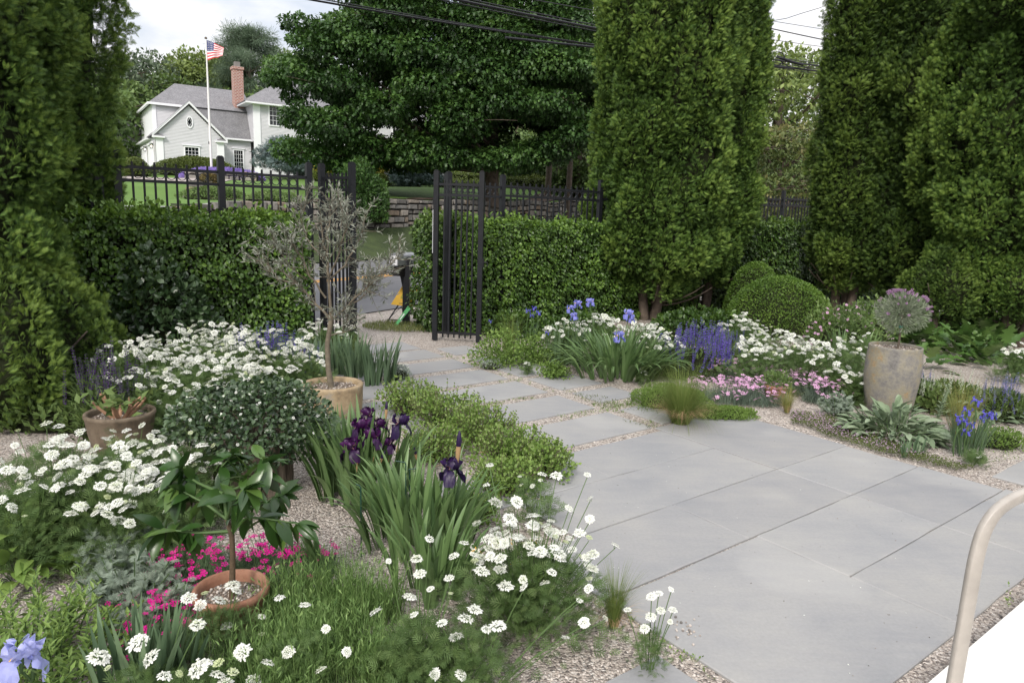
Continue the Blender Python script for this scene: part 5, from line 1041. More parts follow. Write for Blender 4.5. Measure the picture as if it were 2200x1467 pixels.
def stipa(label, x, y, h, n=500, seed=0, mat=STIP, spread=.5, wd=.0022, arch=1.3, rad=.03, lean=0.):
    r = rng_(seed); t = thing('feather_grass', label, 'grass tuft', (x, y, 0)); b = Buf(); a = r.uniform(0, 6.283, n); rr = np.sqrt(r.random(n)) * rad
    s = np.abs(r.normal(size=n)); blades(b, np.c_[rr * np.sin(a), rr * np.cos(a), 0 * a], a, h * r.uniform(.55, 1.15, n), .08 + spread * .25 * s, .25 + arch * s * .75, wd, 7, 1.5, 0, np.clip(r.normal(.5, .25, n), 0, 1), wp=lambda t_: 1 - .8 * t_)
    build('blades', b, mat, t)
    b = Buf(); k = n // 6; blades(b, np.c_[rr[:k] * np.sin(a[:k]), rr[:k] * np.cos(a[:k]), 0 * a[:k]], a[:k] + .4, h * r.uniform(.4, .8, k), .3, 1.9 + .3 * r.random(k), wd * .9, 6, 1.2, 0, 1.0, wp=lambda t_: 1 - .7 * t_); build('dry_blades', b, leafm('dry_grass', (.3, .2, .09), (.42, .29, .15), (.55, .38, .22), .7, .2), t)
    return t

def spike_mesh(name, seed, mats, L=.22, whorls=13, pet=.011, stem=.10):
    r = rng_(seed); b = Buf(); tube(b, [(0, 0, -stem), (0, 0, L)], [.0018, .001], 4, 1, .5)
    P = []; d = []
    for k in range(whorls):
        z = L * (k + .3) / whorls; s = 1 - .55 * (k / whorls) ** 1.5
        for j in range(6): a = j * 1.047 + k * .5 + r.normal() * .1; P.append([.003 * math.cos(a), .003 * math.sin(a), z + r.normal() * .002]); d.append([math.cos(a), math.sin(a), .9 + r.normal() * .2]); 
    n = len(P); sc = pet * np.repeat(1 - .5 * (np.arange(whorls) / whorls) ** 1.6, 6); b.inst(LEAF, P, frames(np.array(d), rdir(r, n, .5)), np.c_[sc * 1.5, sc * 1.1, sc], np.clip(r.normal(.5, .25, n), 0, 1))
    o = build(name, b, mats); me = o.data; bpy.data.objects.remove(o); return me
SALV = leafm('salvia_violet', (.07, .035, .28), (.13, .07, .46), (.24, .15, .64), .6, .2, .3); SALD = leafm('salvia_dark', (.03, .015, .06), (.07, .03, .13), (.13, .06, .22), .6, .2, .3); SALB = leafm('salvia_blue', (.10, .09, .34), (.18, .16, .48), (.3, .27, .6), .6, .2, .3); SALW = leafm('salvia_white', (.55, .6, .42), (.75, .78, .68), (.9, .9, .86), .6, .25, .3)
SPM = {k: [spike_mesh('flower_spike', i + 1, [m, M_STEM]) for i in range(2)] for k, m in (('v', SALV), ('d', SALD), ('b', SALB), ('w', SALW))}
SGL = leafm('sage_leaf', (.04, .07, .02), (.08, .13, .035), (.14, .2, .06), .6, .2, .3)
def salvia(label, px, py, h, rx, ry, n, kind, seed=0, s=1.0, leaf=SGL, nl=700, loc=None):
    r = rng_(seed); c = G(px, py, h) if loc is None else loc; t = thing('salvia', label, 'flower', (c[0], c[1], 0)); mound('', '', '', 0, 0, rx * 1.05, ry * 1.05, h * .62, nl, .07, leaf, NARROW if kind != 'w' else LEAF, seed, .2, parent=t, lr=(.7, 1.2))
    for i in range(n):
        a = r.uniform(0, 6.283); rr = math.sqrt(r.random()); x, y = rr * rx * math.cos(a), rr * ry * math.sin(a); z = h * (.95 - .4 * rr * rr) * r.uniform(.7, 1.02) - .12 * s
        link('flower_spike', SPM[kind][i % 2], t, (x, y, max(.04, z)), (r.normal() * .1 - y * .3, r.normal() * .1 + x * .3, r.uniform(0, 6)), s * r.uniform(.75, 1.15))
    return t
def pink_mesh(name, mat):
    b = Buf(); b.inst(DIAN, [(0, 0, 0)], np.eye(3)[None], 1.0, .5); b.add([[.0, .0, .02]] + [[.28 * math.cos(a), .28 * math.sin(a), .05] for a in np.arange(6) * 1.047], np.array([[0, i + 1, (i + 1) % 6 + 1] for i in range(6)]), 0, .1); tube(b, [(0, 0, -.9), (0, 0, 0)], [.1, .17], 5, 1, .5, False)
    f = b.F; o = build(name, b, [mat, M_STEM]); me = o.data; bpy.data.objects.remove(o); return me
MAG = leafm('magenta_petal', (.45, .008, .16), (.66, .015, .27), (.78, .05, .36), .6, .2, .2); PNK = leafm('pink_petal', (.58, .30, .50), (.72, .44, .64), (.82, .60, .76), .6, .25, .2)
PM = {'m': pink_mesh('flower', MAG), 'p': pink_mesh('flower', PNK)}
DGR = leafm('dianthus_leaf', (.05, .09, .04), (.09, .15, .07), (.15, .22, .11), .6, .15, .3); DGG = leafm('dianthus_grey_leaf', (.07, .10, .08), (.12, .165, .12), (.18, .24, .18), .6, .15, .3)
def dianthus(label, x, y, rx, ry, h, n, kind, seed=0, fs=.0125, nb=1400, mat=None, tops=None):
    r = rng_(seed); t = thing('dianthus', label, 'flower', (x, y, 0)); b = Buf(); a = r.uniform(0, 6.283, nb); rr = np.sqrt(r.random(nb)); bx, by = rx * rr * np.sin(a), ry * rr * np.cos(a)
    blades(b, np.c_[bx, by, 0 * a], r.uniform(0, 6.283, nb), h * r.uniform(.5, .95, nb), .2 + .3 * r.random(nb), .6 + .9 * r.random(nb), .0035, 3, 1.2, 0, np.clip(r.normal(.5, .25, nb), 0, 1), wp=lambda t_: 1 - .7 * t_)
    for i in range(n):
        a = r.uniform(0, 6.283); q = math.sqrt(r.random()); x_, y_ = rx * 1.03 * q * math.cos(a), ry * 1.03 * q * math.sin(a); z = h * r.uniform(.95, 1.4) * (1 - .7 * max(0., -y_ / ry) ** 2)
        stemto(b, (x_ * .8, y_ * .8, 0), (x_, y_, z - .005), .0012, seg=3); link('flower', PM[kind], t, (x_, y_, z), (r.normal() * .35 + .3, r.normal() * .35, r.uniform(0, 6)), fs * r.uniform(.8, 1.2))
    build('foliage', b, mat or (DGR if kind == 'm' else DGG), t); return t

# ------------------------------------------------------------------ left bed
lace('white lace flowers at the far left of the big left drift, beside dark salvia', 300, 735, .52, .36, 34, 900, 101)
for i, (px, py, h, rad, n, lb) in enumerate([(385, 715, .55, .4, 46, 'behind the pruned pot, left part'), (465, 700, .56, .42, 52, 'rear centre with the highest heads'), (560, 720, .55, .42, 50, 'right rear before the violet salvia'), (625, 745, .5, .3, 28, 'right end by the pale iris leaves'),
                                             (350, 770, .48, .38, 34, 'front left above the pruned pot'), (450, 765, .5, .42, 44, 'front centre'), (540, 785, .45, .36, 32, 'front right behind the log planter'), (430, 820, .38, .3, 12, 'lowest part with few heads'), (500, 730, .52, .4, 40, 'middle of the drift')]):
    lace('white lace flowers of the big left drift, ' + lb, px, py, h, rad, n, 1000, 102 + i)
lace('white lace flowers at the foot of the left gate leaf', 690, 690, .5, .26, 22, 400, 115)
lace('white lace flowers close behind the left gate leaf bars', 738, 690, .42, .16, 10, 250, 116)
salvia('violet salvia spikes rising behind the left white drift', 572, 700, .60, .42, .18, 80, 'v', 120, 1.25); salvia('violet salvia spikes between drift and gate', 655, 735, .45, .2, .2, 16, 'v', 121)
salvia('dark purple salvia spikes beside the young arborvitae', 225, 745, .6, .3, .25, 44, 'd', 122, 1.25); salvia('dark purple salvia tuft behind the pruned pot', 225, 800, .45, .2, .2, 16, 'd', 123)
CAM_L = leafm('glossy_leaf', (.015, .035, .012), (.04, .075, .028), (.10, .15, .075), .28, .12, .6)
c = D(335, 660, 6.75); mound('shrub', 'glossy dark evergreen shrub standing before the left hedge', 'shrub', c[0], 6.75, .62, .4, 1.1, 2600, .075, CAM_L, LEAFW, 124, .22, up=.4, shell=.45)
c = G(215, 900); mound('shrub', 'low bushy green plant between the arborvitae and the pruned pot', 'plant', c[0] - .1, c[1] + .45, .7, .35, .4, 1500, .075, G1, LEAF, 125, .3)
c = G(60, 930); mound('shrub', 'low reddish-stemmed green plant at the left edge below the arborvitae', 'plant', c[0], c[1] + .3, .6, .35, .3, 1100, .07, SGL, LEAF, 126, .3)
# iris leaves round the olive pot
for i, (px, py, L_, n, lb) in enumerate([(640, 835, .42, 8, 'left of the olive pot'), (690, 800, .42, 9, 'behind the olive pot'), (745, 808, .4, 9, 'behind the olive pot, nearest the gate'), (795, 822, .42, 10, 'right of the olive pot by the path')]):
    g = G(px, py); iris('clump of upright pale green iris leaves ' + lb, g[0], g[1], .24, .18, int(n * 1.7), L_ * 1.1, 130 + i, [(648, 757, g[1], 1.2, 'cream')] if i == 0 else [], 'blue', IRLB, .25, .024, .6, hrng=(.75, 1.1))
g = G(752, 775); stipa('fine yellow green grass tuft at the foot of the left gate leaf', g[0], g[1], .32, 380, 135, STIG, .35, arch=.8, rad=.06)
SILV = leafm('silver_leaf', (.20, .24, .20), (.32, .37, .31), (.46, .5, .44), .7, .15, .2)
g = G(852, 812); t = mound('snow_flower', 'small white flowered silver cushion on the path by the olive pot', 'flower', g[0], g[1], .15, .13, .13, 900, .03, SILV, NARROW, 136, .15, up=.9)
r = rng_(8)
WF = pink_mesh('flower', M_WHITE)
for i in range(34): a = r.uniform(0, 6.28); q = math.sqrt(r.random()); link('flower', WF, t, (.15 * q * math.cos(a), .13 * q * math.sin(a), .15 - .05 * q + r.normal() * .02), (.4, r.normal() * .3, 0), .010)
# ---- olive tree in its round pot
def mat_pot(name, cols, sc_=9, bmp=.4):
    m, t, b = newmat(name); oc = objc(t); n = noise(t, sc_, 6, oc, .65); rr_ = ramp(t, [(.3 + .4 * i / (len(cols) - 1), c_) for i, c_ in enumerate(cols)], n.outputs[0]); n2 = noise(t, sc_ * 7, 5, oc, .7)
    mu = nd(t, 'ShaderNodeMixRGB', blend_type='MULTIPLY'); mu.inputs[0].default_value = .6; r2 = ramp(t, [(.3, (.65, .65, .65)), (.7, (1.15, 1.15, 1.15))], n2.outputs[0]); t.links.new(rr_.outputs[0], mu.inputs[1]); t.links.new(r2.outputs[0], mu.inputs[2])
    t.links.new(mu.outputs[0], b.inputs['Base Color']); b.inputs['Roughness'].default_value = .8; bump(t, b, n2.outputs[0], bmp, .006); return m
POT_O = mat_pot('ochre_pot', [(.16, .13, .10), (.30, .22, .13), (.38, .29, .18), (.28, .26, .23)], 7); POT_G = mat_pot('mossy_pot', [(.06, .05, .035), (.12, .09, .06), (.17, .13, .09), (.09, .09, .05)], 8)
POT_T = mat_pot('terracotta_pot', [(.17, .08, .05), (.27, .125, .075), (.33, .17, .11), (.26, .17, .13)], 5); POT_U = mat_pot('glazed_urn', [(.10, .09, .085), (.19, .18, .17), (.25, .23, .19), (.27, .24, .17), (.33, .22, .11)], 7.5, .7)
M_SOIL = mat_gravel('pot_soil', 150, (.55, .48, .42))
def pot(name, label, x, y, prof, rin, zsoil, m, wob=.0, seg=48, seed=0, extra=None):
    t = thing(name, label, 'pot', (x, y, 0)); b = Buf(); lathe(b, prof, seg, 0, wob, seed); build('body', b, m, t, True); b = Buf(); a = np.arange(32) * 2 * math.pi / 32
    b.add(np.c_[rin * np.cos(a), rin * np.sin(a), zsoil + .0 * a], np.arange(32)[None]); q = rng_(seed); n = 260; aa = q.uniform(0, 6.28, n); rr = rin * np.sqrt(q.random(n)) * .96
    build('soil', b, M_SOIL, t); b = Buf(); b.inst(ico, np.c_[rr * np.cos(aa), rr * np.sin(aa), zsoil + .002 + 0 * aa], frames(rdir(q, n), np.tile([0, 0, 1.], (n, 1))), q.uniform(.003, .007, n), q.random(n)); build('soil_grit', b, M_PEB, t)
    return t
og = G(713, 823, .27); pot('round_pot', 'round ochre cracked pot holding the olive tree', og[0], og[1], [(.19, 0), (.225, .03), (.235, .12), (.236, .22), (.238, .245), (.24, .262), (.232, .272), (.205, .272), (.196, .262), (.195, .22)], .197, .235, POT_O, .01, seed=1)
OLB = plain('olive_bark', (.15, .125, .09), .85, 0, .3, 30, .5); OLL = leafm('olive_leaf', (.11, .125, .09), (.19, .205, .16), (.30, .31, .26), .5, .1, .4)
t = thing('olive_tree', 'small olive tree with grey leaves growing in the round pot', 'tree', (og[0], og[1], .23)); Y0 = og[1]; B0 = np.array([og[0], og[1], .23])
def lp(px, py, dY=0): return D(px, py, Y0 + dY) - B0
b = Buf(); tube(b, [(0, 0, -.03), lp(705, 790), lp(703, 740, .01), lp(711, 690), lp(712, 665)], [.026, .021, .019, .02, .018], 9); build('trunk', b, OLB, t, True)
segs = []; r = rng_(44)
limbs = [([(711, 690, 0), (680, 655, .02), (650, 620, .03), (610, 585, .05)], .012), ([(711, 680, 0), (705, 600, -.02), (700, 540, -.03), (690, 480, -.04)], .013), ([(712, 688, 0), (745, 660, .0), (775, 630, -.03), (800, 600, -.05)], .010), ([(708, 600, 0), (740, 570, .05), (770, 520, .08), (780, 480, .1)], .009), ([(700, 640, 0), (665, 590, -.05), (640, 540, -.1), (620, 510, -.15)], .009),
         ([(640, 612, .03), (600, 600, .1), (575, 570, .12), (560, 558, .14)], .006), ([(712, 720, 0), (735, 715, -.03), (745, 690, -.05), (742, 665, -.05)], .006), ([(775, 630, -.03), (810, 600, 0), (840, 570, .03), (858, 545, .03)], .005), ([(700, 560, 0), (660, 510, .1), (650, 470, .14), (655, 440, .15)], .007), ([(745, 660, 0), (780, 640, .08), (800, 620, .14), (812, 590, .18)], .006),
         ([(705, 600, 0), (730, 540, -.1), (740, 490, -.16), (735, 450, -.18)], .008), ([(705, 560, 0), (700, 510, .15), (710, 465, .2), (712, 435, .22)], .007), ([(660, 600, .0), (620, 570, -.15), (600, 540, -.2), (590, 520, -.22)], .006)]
b = Buf(); tips = []
for pts, r0 in limbs:
    q = np.array([lp(*p) for p in pts]); qq = np.array([[np.interp(s, [0, 1 / 3, 2 / 3, 1], q[:, k]) for k in range(3)] for s in np.linspace(0, 1, 10)]); qq[1:-1] += r.normal(size=(8, 3)) * .006; tube(b, qq, np.linspace(r0, r0 * .35, 10), 6)
    for j in range(3, 10):
        for _ in range(3):
            d = nrm(nrm(qq[j] - qq[j - 1]) * .7 + r.normal(size=3) * .75 + [0, 0, .35]); L2 = r.uniform(.07, .17); e = qq[j] + d * L2; tube(b, bez(qq[j], qq[j] + d * L2 * .5 + [0, 0, -.01], e, 4), [.003, .0025, .002, .0012], 4); tips.append((qq[j], e))
            if r.random() < .7: d2 = nrm(d + r.normal(size=3) * .6); e2 = e + d2 * L2 * .6; tube(b, [e, e2], [.0015, .001], 3); tips.append((e, e2))
build('limbs', b, OLB, t, True)
tp = np.array(tips); n = 8; s = r.random((len(tp), n)); P = (tp[:, 0][:, None] * (1 - s[..., None]) + tp[:, 1][:, None] * s[..., None]).reshape(-1, 3); ax = nrm(tp[:, 1] - tp[:, 0]).repeat(n, 0); d = nrm(ax * .8 + r.normal(size=P.shape) * .6 + [0, 0, .15])
b = Buf(); b.inst(NARROW, P, frames(d, rdir(r, len(P), .6)), np.c_[r.uniform(.035, .055, len(P)) * 1.25, r.uniform(.035, .058, len(P)), r.uniform(.03, .05, len(P))], r.random(len(P))); build('leaves', b, OLL, t)
g = G(800, 690); 
# ---- pruned plant in mossy pot
pg = G(258, 885, .25); pot('old_pot', 'mossy brown pot with a hard pruned woody plant', pg[0], pg[1], [(.15, 0), (.175, .04), (.195, .14), (.205, .225), (.212, .235), (.21, .255), (.195, .258), (.185, .245), (.182, .2)], .184, .215, POT_G, .012, seed=2)
t = thing('pruned_shrub', 'bare pruned woody stems with few leaves in the mossy pot', 'plant', (pg[0], pg[1], .21)); b = Buf(); b2 = Buf(); r = rng_(12); STB = plain('cut_wood', (.36, .21, .13), .8, 0, .3, 20, .3)
for i in range(10):
    a = i * .63 + r.normal() * .2; l = r.uniform(.1, .24); e = np.array([math.cos(a) * l * .75, math.sin(a) * l * .75, l * r.uniform(.5, 1.1)]); q = bez((.02 * math.cos(a), .02 * math.sin(a), -.01), (e[0] * .6, e[1] * .6, e[2] * .3), e, 5); tube(b, q, [.016, .013, .011, .0095, .0085], 6)
    if i % 2: e2 = q[2] + [r.normal() * .06, r.normal() * .06, .1]; tube(b, [q[2], e2], [.008, .006], 5)
    n = 9; b2.inst(LEAF, q[-1] + r.normal(size=(n, 3)) * .03, frames(rdir(r, n, .4), rdir(r, n, 1)), r.uniform(.05, .09, n), r.random(n))
build('stems', b, STB, t, True); build('leaves', b2, SGL, t)
# ---- log planter with glossy white-starred shrub
lg = G(520, 1082); lg = np.array([lg[0], lg[1] + .2, 0]); m_, t_, b_ = newmat('weathered_log'); oc = objc(t_); mp2 = nd(t_, 'ShaderNodeMapping'); mp2.inputs['Scale'].default_value = (14, 14, 2); t_.links.new(oc, mp2.inputs[0]); n_ = noise(t_, 2.2, 6, mp2.outputs[0], .7)
rr_ = ramp(t_, [(.3, (.05, .04, .03)), (.5, (.15, .12, .09)), (.62, (.24, .19, .14)), (.75, (.14, .15, .09))], n_.outputs[0]); t_.links.new(rr_.outputs[0], b_.inputs['Base Color']); b_.inputs['Roughness'].default_value = .9; bump(t_, b_, n_.outputs[0], .9, .02); M_LOG = m_
t = thing('log_planter', 'weathered hollow log planter under the glossy shrub', 'planter', lg); b = Buf(); seg = 60; a = np.arange(seg) * 2 * math.pi / seg; rag = .012 * np.sin(a * 9) + .010 * np.sin(a * 17 + 1)
def ringv(rad, z, k=1, zr=0): return np.c_[(rad + rag * k) * np.cos(a), (rad + rag * k) * np.sin(a), z + zr * np.sin(a * 5) + 0 * a]
RR = [ringv(.20, 0), ringv(.205, .1), ringv(.2, .22), ringv(.2, .32, 1, .012), ringv(.165, .325, .6, .01), ringv(.16, .2, .5)]; v = np.concatenate(RR); j = np.arange(seg); k = (j + 1) % seg
b.add(v, np.concatenate([np.stack([i * seg + j, i * seg + k, (i + 1) * seg + k, (i + 1) * seg + j], -1) for i in range(5)])); build('bark_wall', b, M_LOG, t, False); b = Buf(); b.add(np.c_[.165 * np.cos(a), .165 * np.sin(a), .27 + 0 * a], j[None]); build('soil', b, M_SOIL, t)
t = thing('potted_shrub', 'glossy small leaved shrub with tiny white stars in the log planter', 'shrub', (lg[0], lg[1], .27)); c0 = D(505, 905, lg[1])[2] - .27
b = Buf(); r = rng_(14); E_ = []
for i in range(26):
    e = rdir(r, 1, .35)[0] * [.36, .3, .2] * r.uniform(.7, 1) + [0, 0, c0]; q = bez((r.normal() * .03, r.normal() * .03, 0), (e[0] * .3, e[1] * .3, e[2] * .7), e, 6); tube(b, q, np.linspace(.007, .002, 6), 4)
build('branches', b, M_WOOD, t, True); b = Buf(); n = 4200; o = rdir(r, n, .15); f = fbm(o * 3, 3) - .5; P = o * [.43, .36, .235] * (1 + f * .45 - .45 * r.random(n) ** 1.7)[:, None] + [0, 0, c0]
b.inst(LEAFW, P, frames(nrm(o * .6 + r.normal(size=(n, 3)) * .6 + [0, 0, -.1]), nrm(o + r.normal(size=(n, 3)) * .5 + [0, 0, .6])), r.uniform(.022, .040, n), np.clip(.4 + f + r.normal(size=n) * .25, 0, 1)); build('leaves', b, CAM_L, t)
n = 150; o = rdir(r, n, .3); P = o * [.42, .36, .23] * r.uniform(.93, 1.08, n)[:, None] + [0, 0, c0]; b = Buf(); b.inst(petals5(1), P, frames(rdir(r, n), o), .008, .75); tag(build('blossoms', b, M_WHITE, t), None, None, kind='stuff')
# ---- citrus in terracotta pot
cg = G(497, 1262, .17); pot('terracotta_pot', 'wide terracotta pot with the large leaved citrus tree', cg[0], cg[1], [(.085, 0), (.10, .03), (.125, .13), (.131, .14), (.139, .145), (.141, .168), (.134, .176), (.122, .174), (.118, .15), (.116, .12)], .118, .13, POT_T, .004, seed=3)
t = thing('citrus_tree', 'small citrus tree with big glossy leaves in the terracotta pot', 'tree', (cg[0], cg[1], .13)); Y0 = cg[1]; B0 = np.array([cg[0], cg[1], .13]); r = rng_(15)
b = Buf(); tube(b, [(0, 0, -.02), lp(500, 1190), lp(498, 1150), lp(488, 1115)], [.013, .011, .0105, .010], 8); build('trunk', b, plain('citrus_bark', (.09, .06, .035), .8, 0, .3, 25, .4), t, True)
br = [[(498, 1140, 0), (530, 1110, -.04), (580, 1115, -.05), (640, 1125, -.03)], [(488, 1115, 0), (480, 1060, .02), (470, 1010, .04), (500, 975, .05)], [(488, 1115, 0), (440, 1080, .03), (400, 1060, .05), (378, 1045, .06)], [(498, 1140, 0), (430, 1145, -.02), (380, 1140, -.03), (350, 1135, -.02)], [(480, 1060, .02), (530, 1040, -.05), (560, 1010, -.06), (565, 985, -.05)], [(498, 1130, 0), (540, 1090, .08), (580, 1075, .1), (600, 1060, .12)], [(488, 1115, 0), (500, 1080, -.1), (520, 1060, -.12), (530, 1050, -.13)], [(480, 1060, 0), (430, 1040, .08), (400, 1020, .1), (390, 1005, .1)]]
b = Buf(); LP = []; LD = []
for pts in br:
    q = np.array([lp(*p) for p in pts]); qq = np.array([[np.interp(s, [0, 1 / 3, 2 / 3, 1], q[:, k]) for k in range(3)] for s in np.linspace(0, 1, 9)]); tube(b, qq, np.linspace(.007, .0028, 9), 6)
    for j in range(3, 9):
        ax_ = nrm(qq[j] - qq[j - 1])
        for _ in range(3 if j < 8 else 8): d = nrm(ax_ * (.3 if j < 8 else .6) + r.normal(size=3) * .65 + [0, 0, -.65]); LP.append(qq[j]); LD.append(d)
build('branches', b, M_STEM, t, True); LP = np.array(LP); LD = np.array(LD); n = len(LP); CIT = leafm('citrus_leaf', (.015, .04, .010), (.035, .085, .018), (.09, .16, .035), .3, .22, .55)
b = Buf(); tn = np.clip(r.normal(.45, .2, n), 0, .85); tn[r.random(n) < .06] = 1; b.inst(CITRUS, LP, frames(LD, nrm(r.normal(size=(n, 3)) * .35 + [0, 0, 1])), r.uniform(.075, .135, n), tn); build('leaves', b, CIT, t, True)
# ---- magenta dianthus
for i, (px, py, rx, ry, n, lb) in enumerate([(520, 1225, .17, .13, 48, 'behind the terracotta pot'), (600, 1195, .16, .13, 44, 'right of the citrus trunk'), (670, 1200, .10, .1, 16, 'rightmost, against the iris leaves'), (395, 1225, .13, .13, 38, 'left of the terracotta pot'), (350, 1370, .13, .12, 32, 'lower left on the gravel'), (430, 1190, .09, .09, 16, 'upper left under the citrus leaves')]):
    g = G(px, py + 25); dianthus('magenta flowered dianthus cushion ' + lb, g[0], g[1], rx * 1.1, ry * 1.1, .095, int(n * 1.6), 'm', 150 + i, nb=1500)
# ---- left middle and foreground white lace flowers
for i, (px, py, h, rad, n, lb) in enumerate([(90, 925, .5, .26, 13, 'high loose heads at the left edge'), (255, 955, .42, .26, 20, 'in front of the pruned pot'), (380, 940, .42, .24, 18, 'left of the log planter'), (240, 1010, .4, .22, 22, 'dense centre of the left group'), (300, 1035, .36, .2, 14, 'lower right of the left group'), (60, 1010, .42, .2, 8, 'left edge above the big leaves'), (160, 990, .42, .2, 12, 'left half of the left group')]):
    lace('white lace flowers, middle left group, ' + lb, px, py, h, rad, n, 900, 160 + i, hs=.034, ls=.10)
F_ = lambda *a: [(x, y, dy, s) for x, y, dy, s in a]
lace('white lace flowers in the bottom left corner before the terracotta pot', 300, 1400, .26, .1, 0, 500, 170, ls=.07, heads=F_((212, 1412, 0, .034), (325, 1413, .02, .031), (298, 1380, .05, .033), (232, 1435, -.05, .02), (427, 1437, 0, .036), (470, 1425, .02, .034), (500, 1445, -.02, .036), (425, 1343, .1, .028), (405, 1285, .15, .026)))
lace('white lace flowers leaning over the rim of the terracotta pot', 470, 1290, .24, .12, 0, 900, 171, ls=.06, heads=F_((440, 1275, 0, .026), (470, 1290, -.02, .026), (500, 1258, .03, .03), (508, 1270, 0, .02), (430, 1300, -.03, .022), (562, 1325, 0, .017), (562, 1362, -.02, .021), (487, 1345, 0, .022), (596, 1217, .1, .014)), buds=.2)
lace('white lace flowers in front of the dark purple iris', 900, 1300, .3, .12, 0, 700, 172, ls=.08, heads=F_((880, 1283, 0, .026), (808, 1315, 0, .025), (902, 1233, .05, .024), (895, 1201, .1, .024), (965, 1242, .05, .02), (975, 1195, .12, .022), (835, 1205, .1, .012), (922, 1158, .15, .02), (997, 1167, .15, .02), (968, 1275, 0, .018), (925, 1265, 0, .016), (890, 1320, -.03, .016), (1020, 1310, -.02, .026)), buds=.12)
lace('white lace flowers low before the dutch iris', 1010, 1335, .26, .12, 0, 600, 173, ls=.08, heads=F_((1000, 1330, 0, .03), (980, 1368, -.02, .025), (950, 1338, 0, .02), (1070, 1345, 0, .03), (1045, 1352, 0, .02), (1255, 1337, 0, .022), (1215, 1370, -.03, .016), (1300, 1328, .05, .014), (1125, 1262, .1, .018), (1265, 1264, .08, .02), (990, 1450, -.1, .022), (935, 1447, -.1, .019), (1245, 1290, .1, .013)), buds=.1)
lace('broad foreground group of white lace flowers over the terrace edge', 1140, 1140, .42, .25, 34, 1100, 174, hs=.031, ry=.16, ls=.09, heads=F_((1065, 1080, 0, .03), (1110, 1078, 0, .028), (1095, 1115, -.05, .03), (1195, 1022, .2, .026), (1165, 1020, .2, .022), (1262, 1020, .2, .017), (1268, 1072, .1, .017), (1222, 1092, .1, .02), (1267, 1115, 0, .02), (1322, 1172, 0, .02), (1265, 1155, 0, .026), (1245, 1145, 0, .024), (1200, 1190, -.05, .033), (1075, 1200, -.1, .026), (1145, 1110, 0, .03), (1052, 1000, .3, .02), (1045, 1042, .25, .016), (1180, 1140, -.03, .03), (1025, 1125, 0, .022), (1215, 1165, 0, .026)))
lace('small white lace flower plant at the terrace slab corner', 1400, 1330, .2, .05, 0, 240, 175, ls=.05, heads=F_((1400, 1281, 0, .022), (1442, 1266, 0, .012), (1415, 1275, .02, .018), (1398, 1325, 0, .022), (1385, 1350, -.02, .02), (1420, 1312, 0, .02), (1445, 1310, .01, .018), (1348, 1310, 0, .016), (1440, 1335, 0, .012)), buds=.05)
lace('lone white lace flowers nodding above the low shrubs', 1150, 1010, .3, .1, 3, 200, 176, hs=.022)
# ---- big soft leaves and perennials at the left edge
STA = leafm('woolly_leaf', (.12, .17, .10), (.20, .26, .16), (.30, .36, .25), .75, .15, .15); LGN = leafm('light_green_leaf', (.07, .125, .025), (.13, .215, .045), (.22, .32, .08), .5, .25, .35)
def rosette(name, label, cat, x, y, n, L, mat, tpl=LAMB, seed=0, rad=.2, ry=None, up=.5, h=.1, group=None):
    r = rng_(seed); t = thing(name, label, cat, (x, y, 0), 0, group); a = r.uniform(0, 6.283, n); q = np.sqrt(r.random(n)); ry = ry or rad; P = np.c_[rad * q * np.cos(a), ry * q * np.sin(a), h * r.random(n) * (1.3 - q)]
    o = np.c_[np.cos(a), np.sin(a), 0 * a]; d = nrm(o * (.4 + q[:, None]) + r.normal(size=(n, 3)) * .35 + np.c_[0 * a, 0 * a, up * (1.5 - q)]); m = nrm(np.array([0, 0, 1.]) + r.normal(size=(n, 3)) * .25 - o * .2)
    b = Buf(); b.inst(tpl, P, frames(d, m), r.uniform(.6, 1.1, n) * L, np.clip(r.normal(.5, .22, n), 0, 1)); build('leaves', b, mat, t, True)
    b = Buf()
    for i in range(0, n, 3): tube(b, [(P[i][0] * .5, P[i][1] * .5, -.01), P[i] + d[i] * .01], .003, 4)
    build('stems', b, M_STEM, t); return t
g = G(60, 1230); rosette('broad_leaf_plant', 'big soft light green leaves at the left picture edge', 'plant', g[0] - .02, g[1] + .0, 60, .16, LGN, BROAD, 180, .17, .14, .9, .2)
g = G(20, 1130); rosette('broad_leaf_plant', 'big soft leaves behind, below the loose white heads', 'plant', g[0], g[1] - .2, 40, .17, LGN, BROAD, 181, .18, .14, .9, .2)
def lance(label, x, y, n, h, L, mat, seed, rad=.12, tpl=NARROW, wsc=1.8, name='leafy_perennial', per=16, lean=.25):
    r = rng_(seed); t = thing(name, label, 'plant', (x, y, 0)); b = Buf(); b2 = Buf()
    for i in range(n):
        a = r.uniform(0, 6.28); q = math.sqrt(r.random()) * rad; f = np.array([q * math.cos(a), q * math.sin(a), 0]); e = f * (1 + lean * 2) + [r.normal() * .03, r.normal() * .03, h * r.uniform(.6, 1.1)]; pts = bez(f, f * 1.1 + [0, 0, e[2] * .6], e, 6); tube(b2, pts, [.003, .003, .0025, .002, .002, .0015], 4)
        s = np.linspace(.15, 1, per); P = np.array([[np.interp(k, np.linspace(0, 1, 6), pts[:, c_]) for c_ in range(3)] for k in s]); aa = np.arange(per) * 2.4 + a; o = np.c_[np.cos(aa), np.sin(aa), .35 + .9 * s ** 3]; b.inst(tpl, P, frames(o, np.tile([0, 0, 1.], (per, 1)) + r.normal(size=(per, 3)) * .2), np.c_[L * wsc * (1.1 - .4 * s), L * (1.1 - .4 * s), L * .8 + 0 * s], np.clip(.35 + .4 * s + r.normal(size=per) * .15, 0, 1))
    build('leaves', b, mat, t); build('stems', b2, M_STEM, t); return t
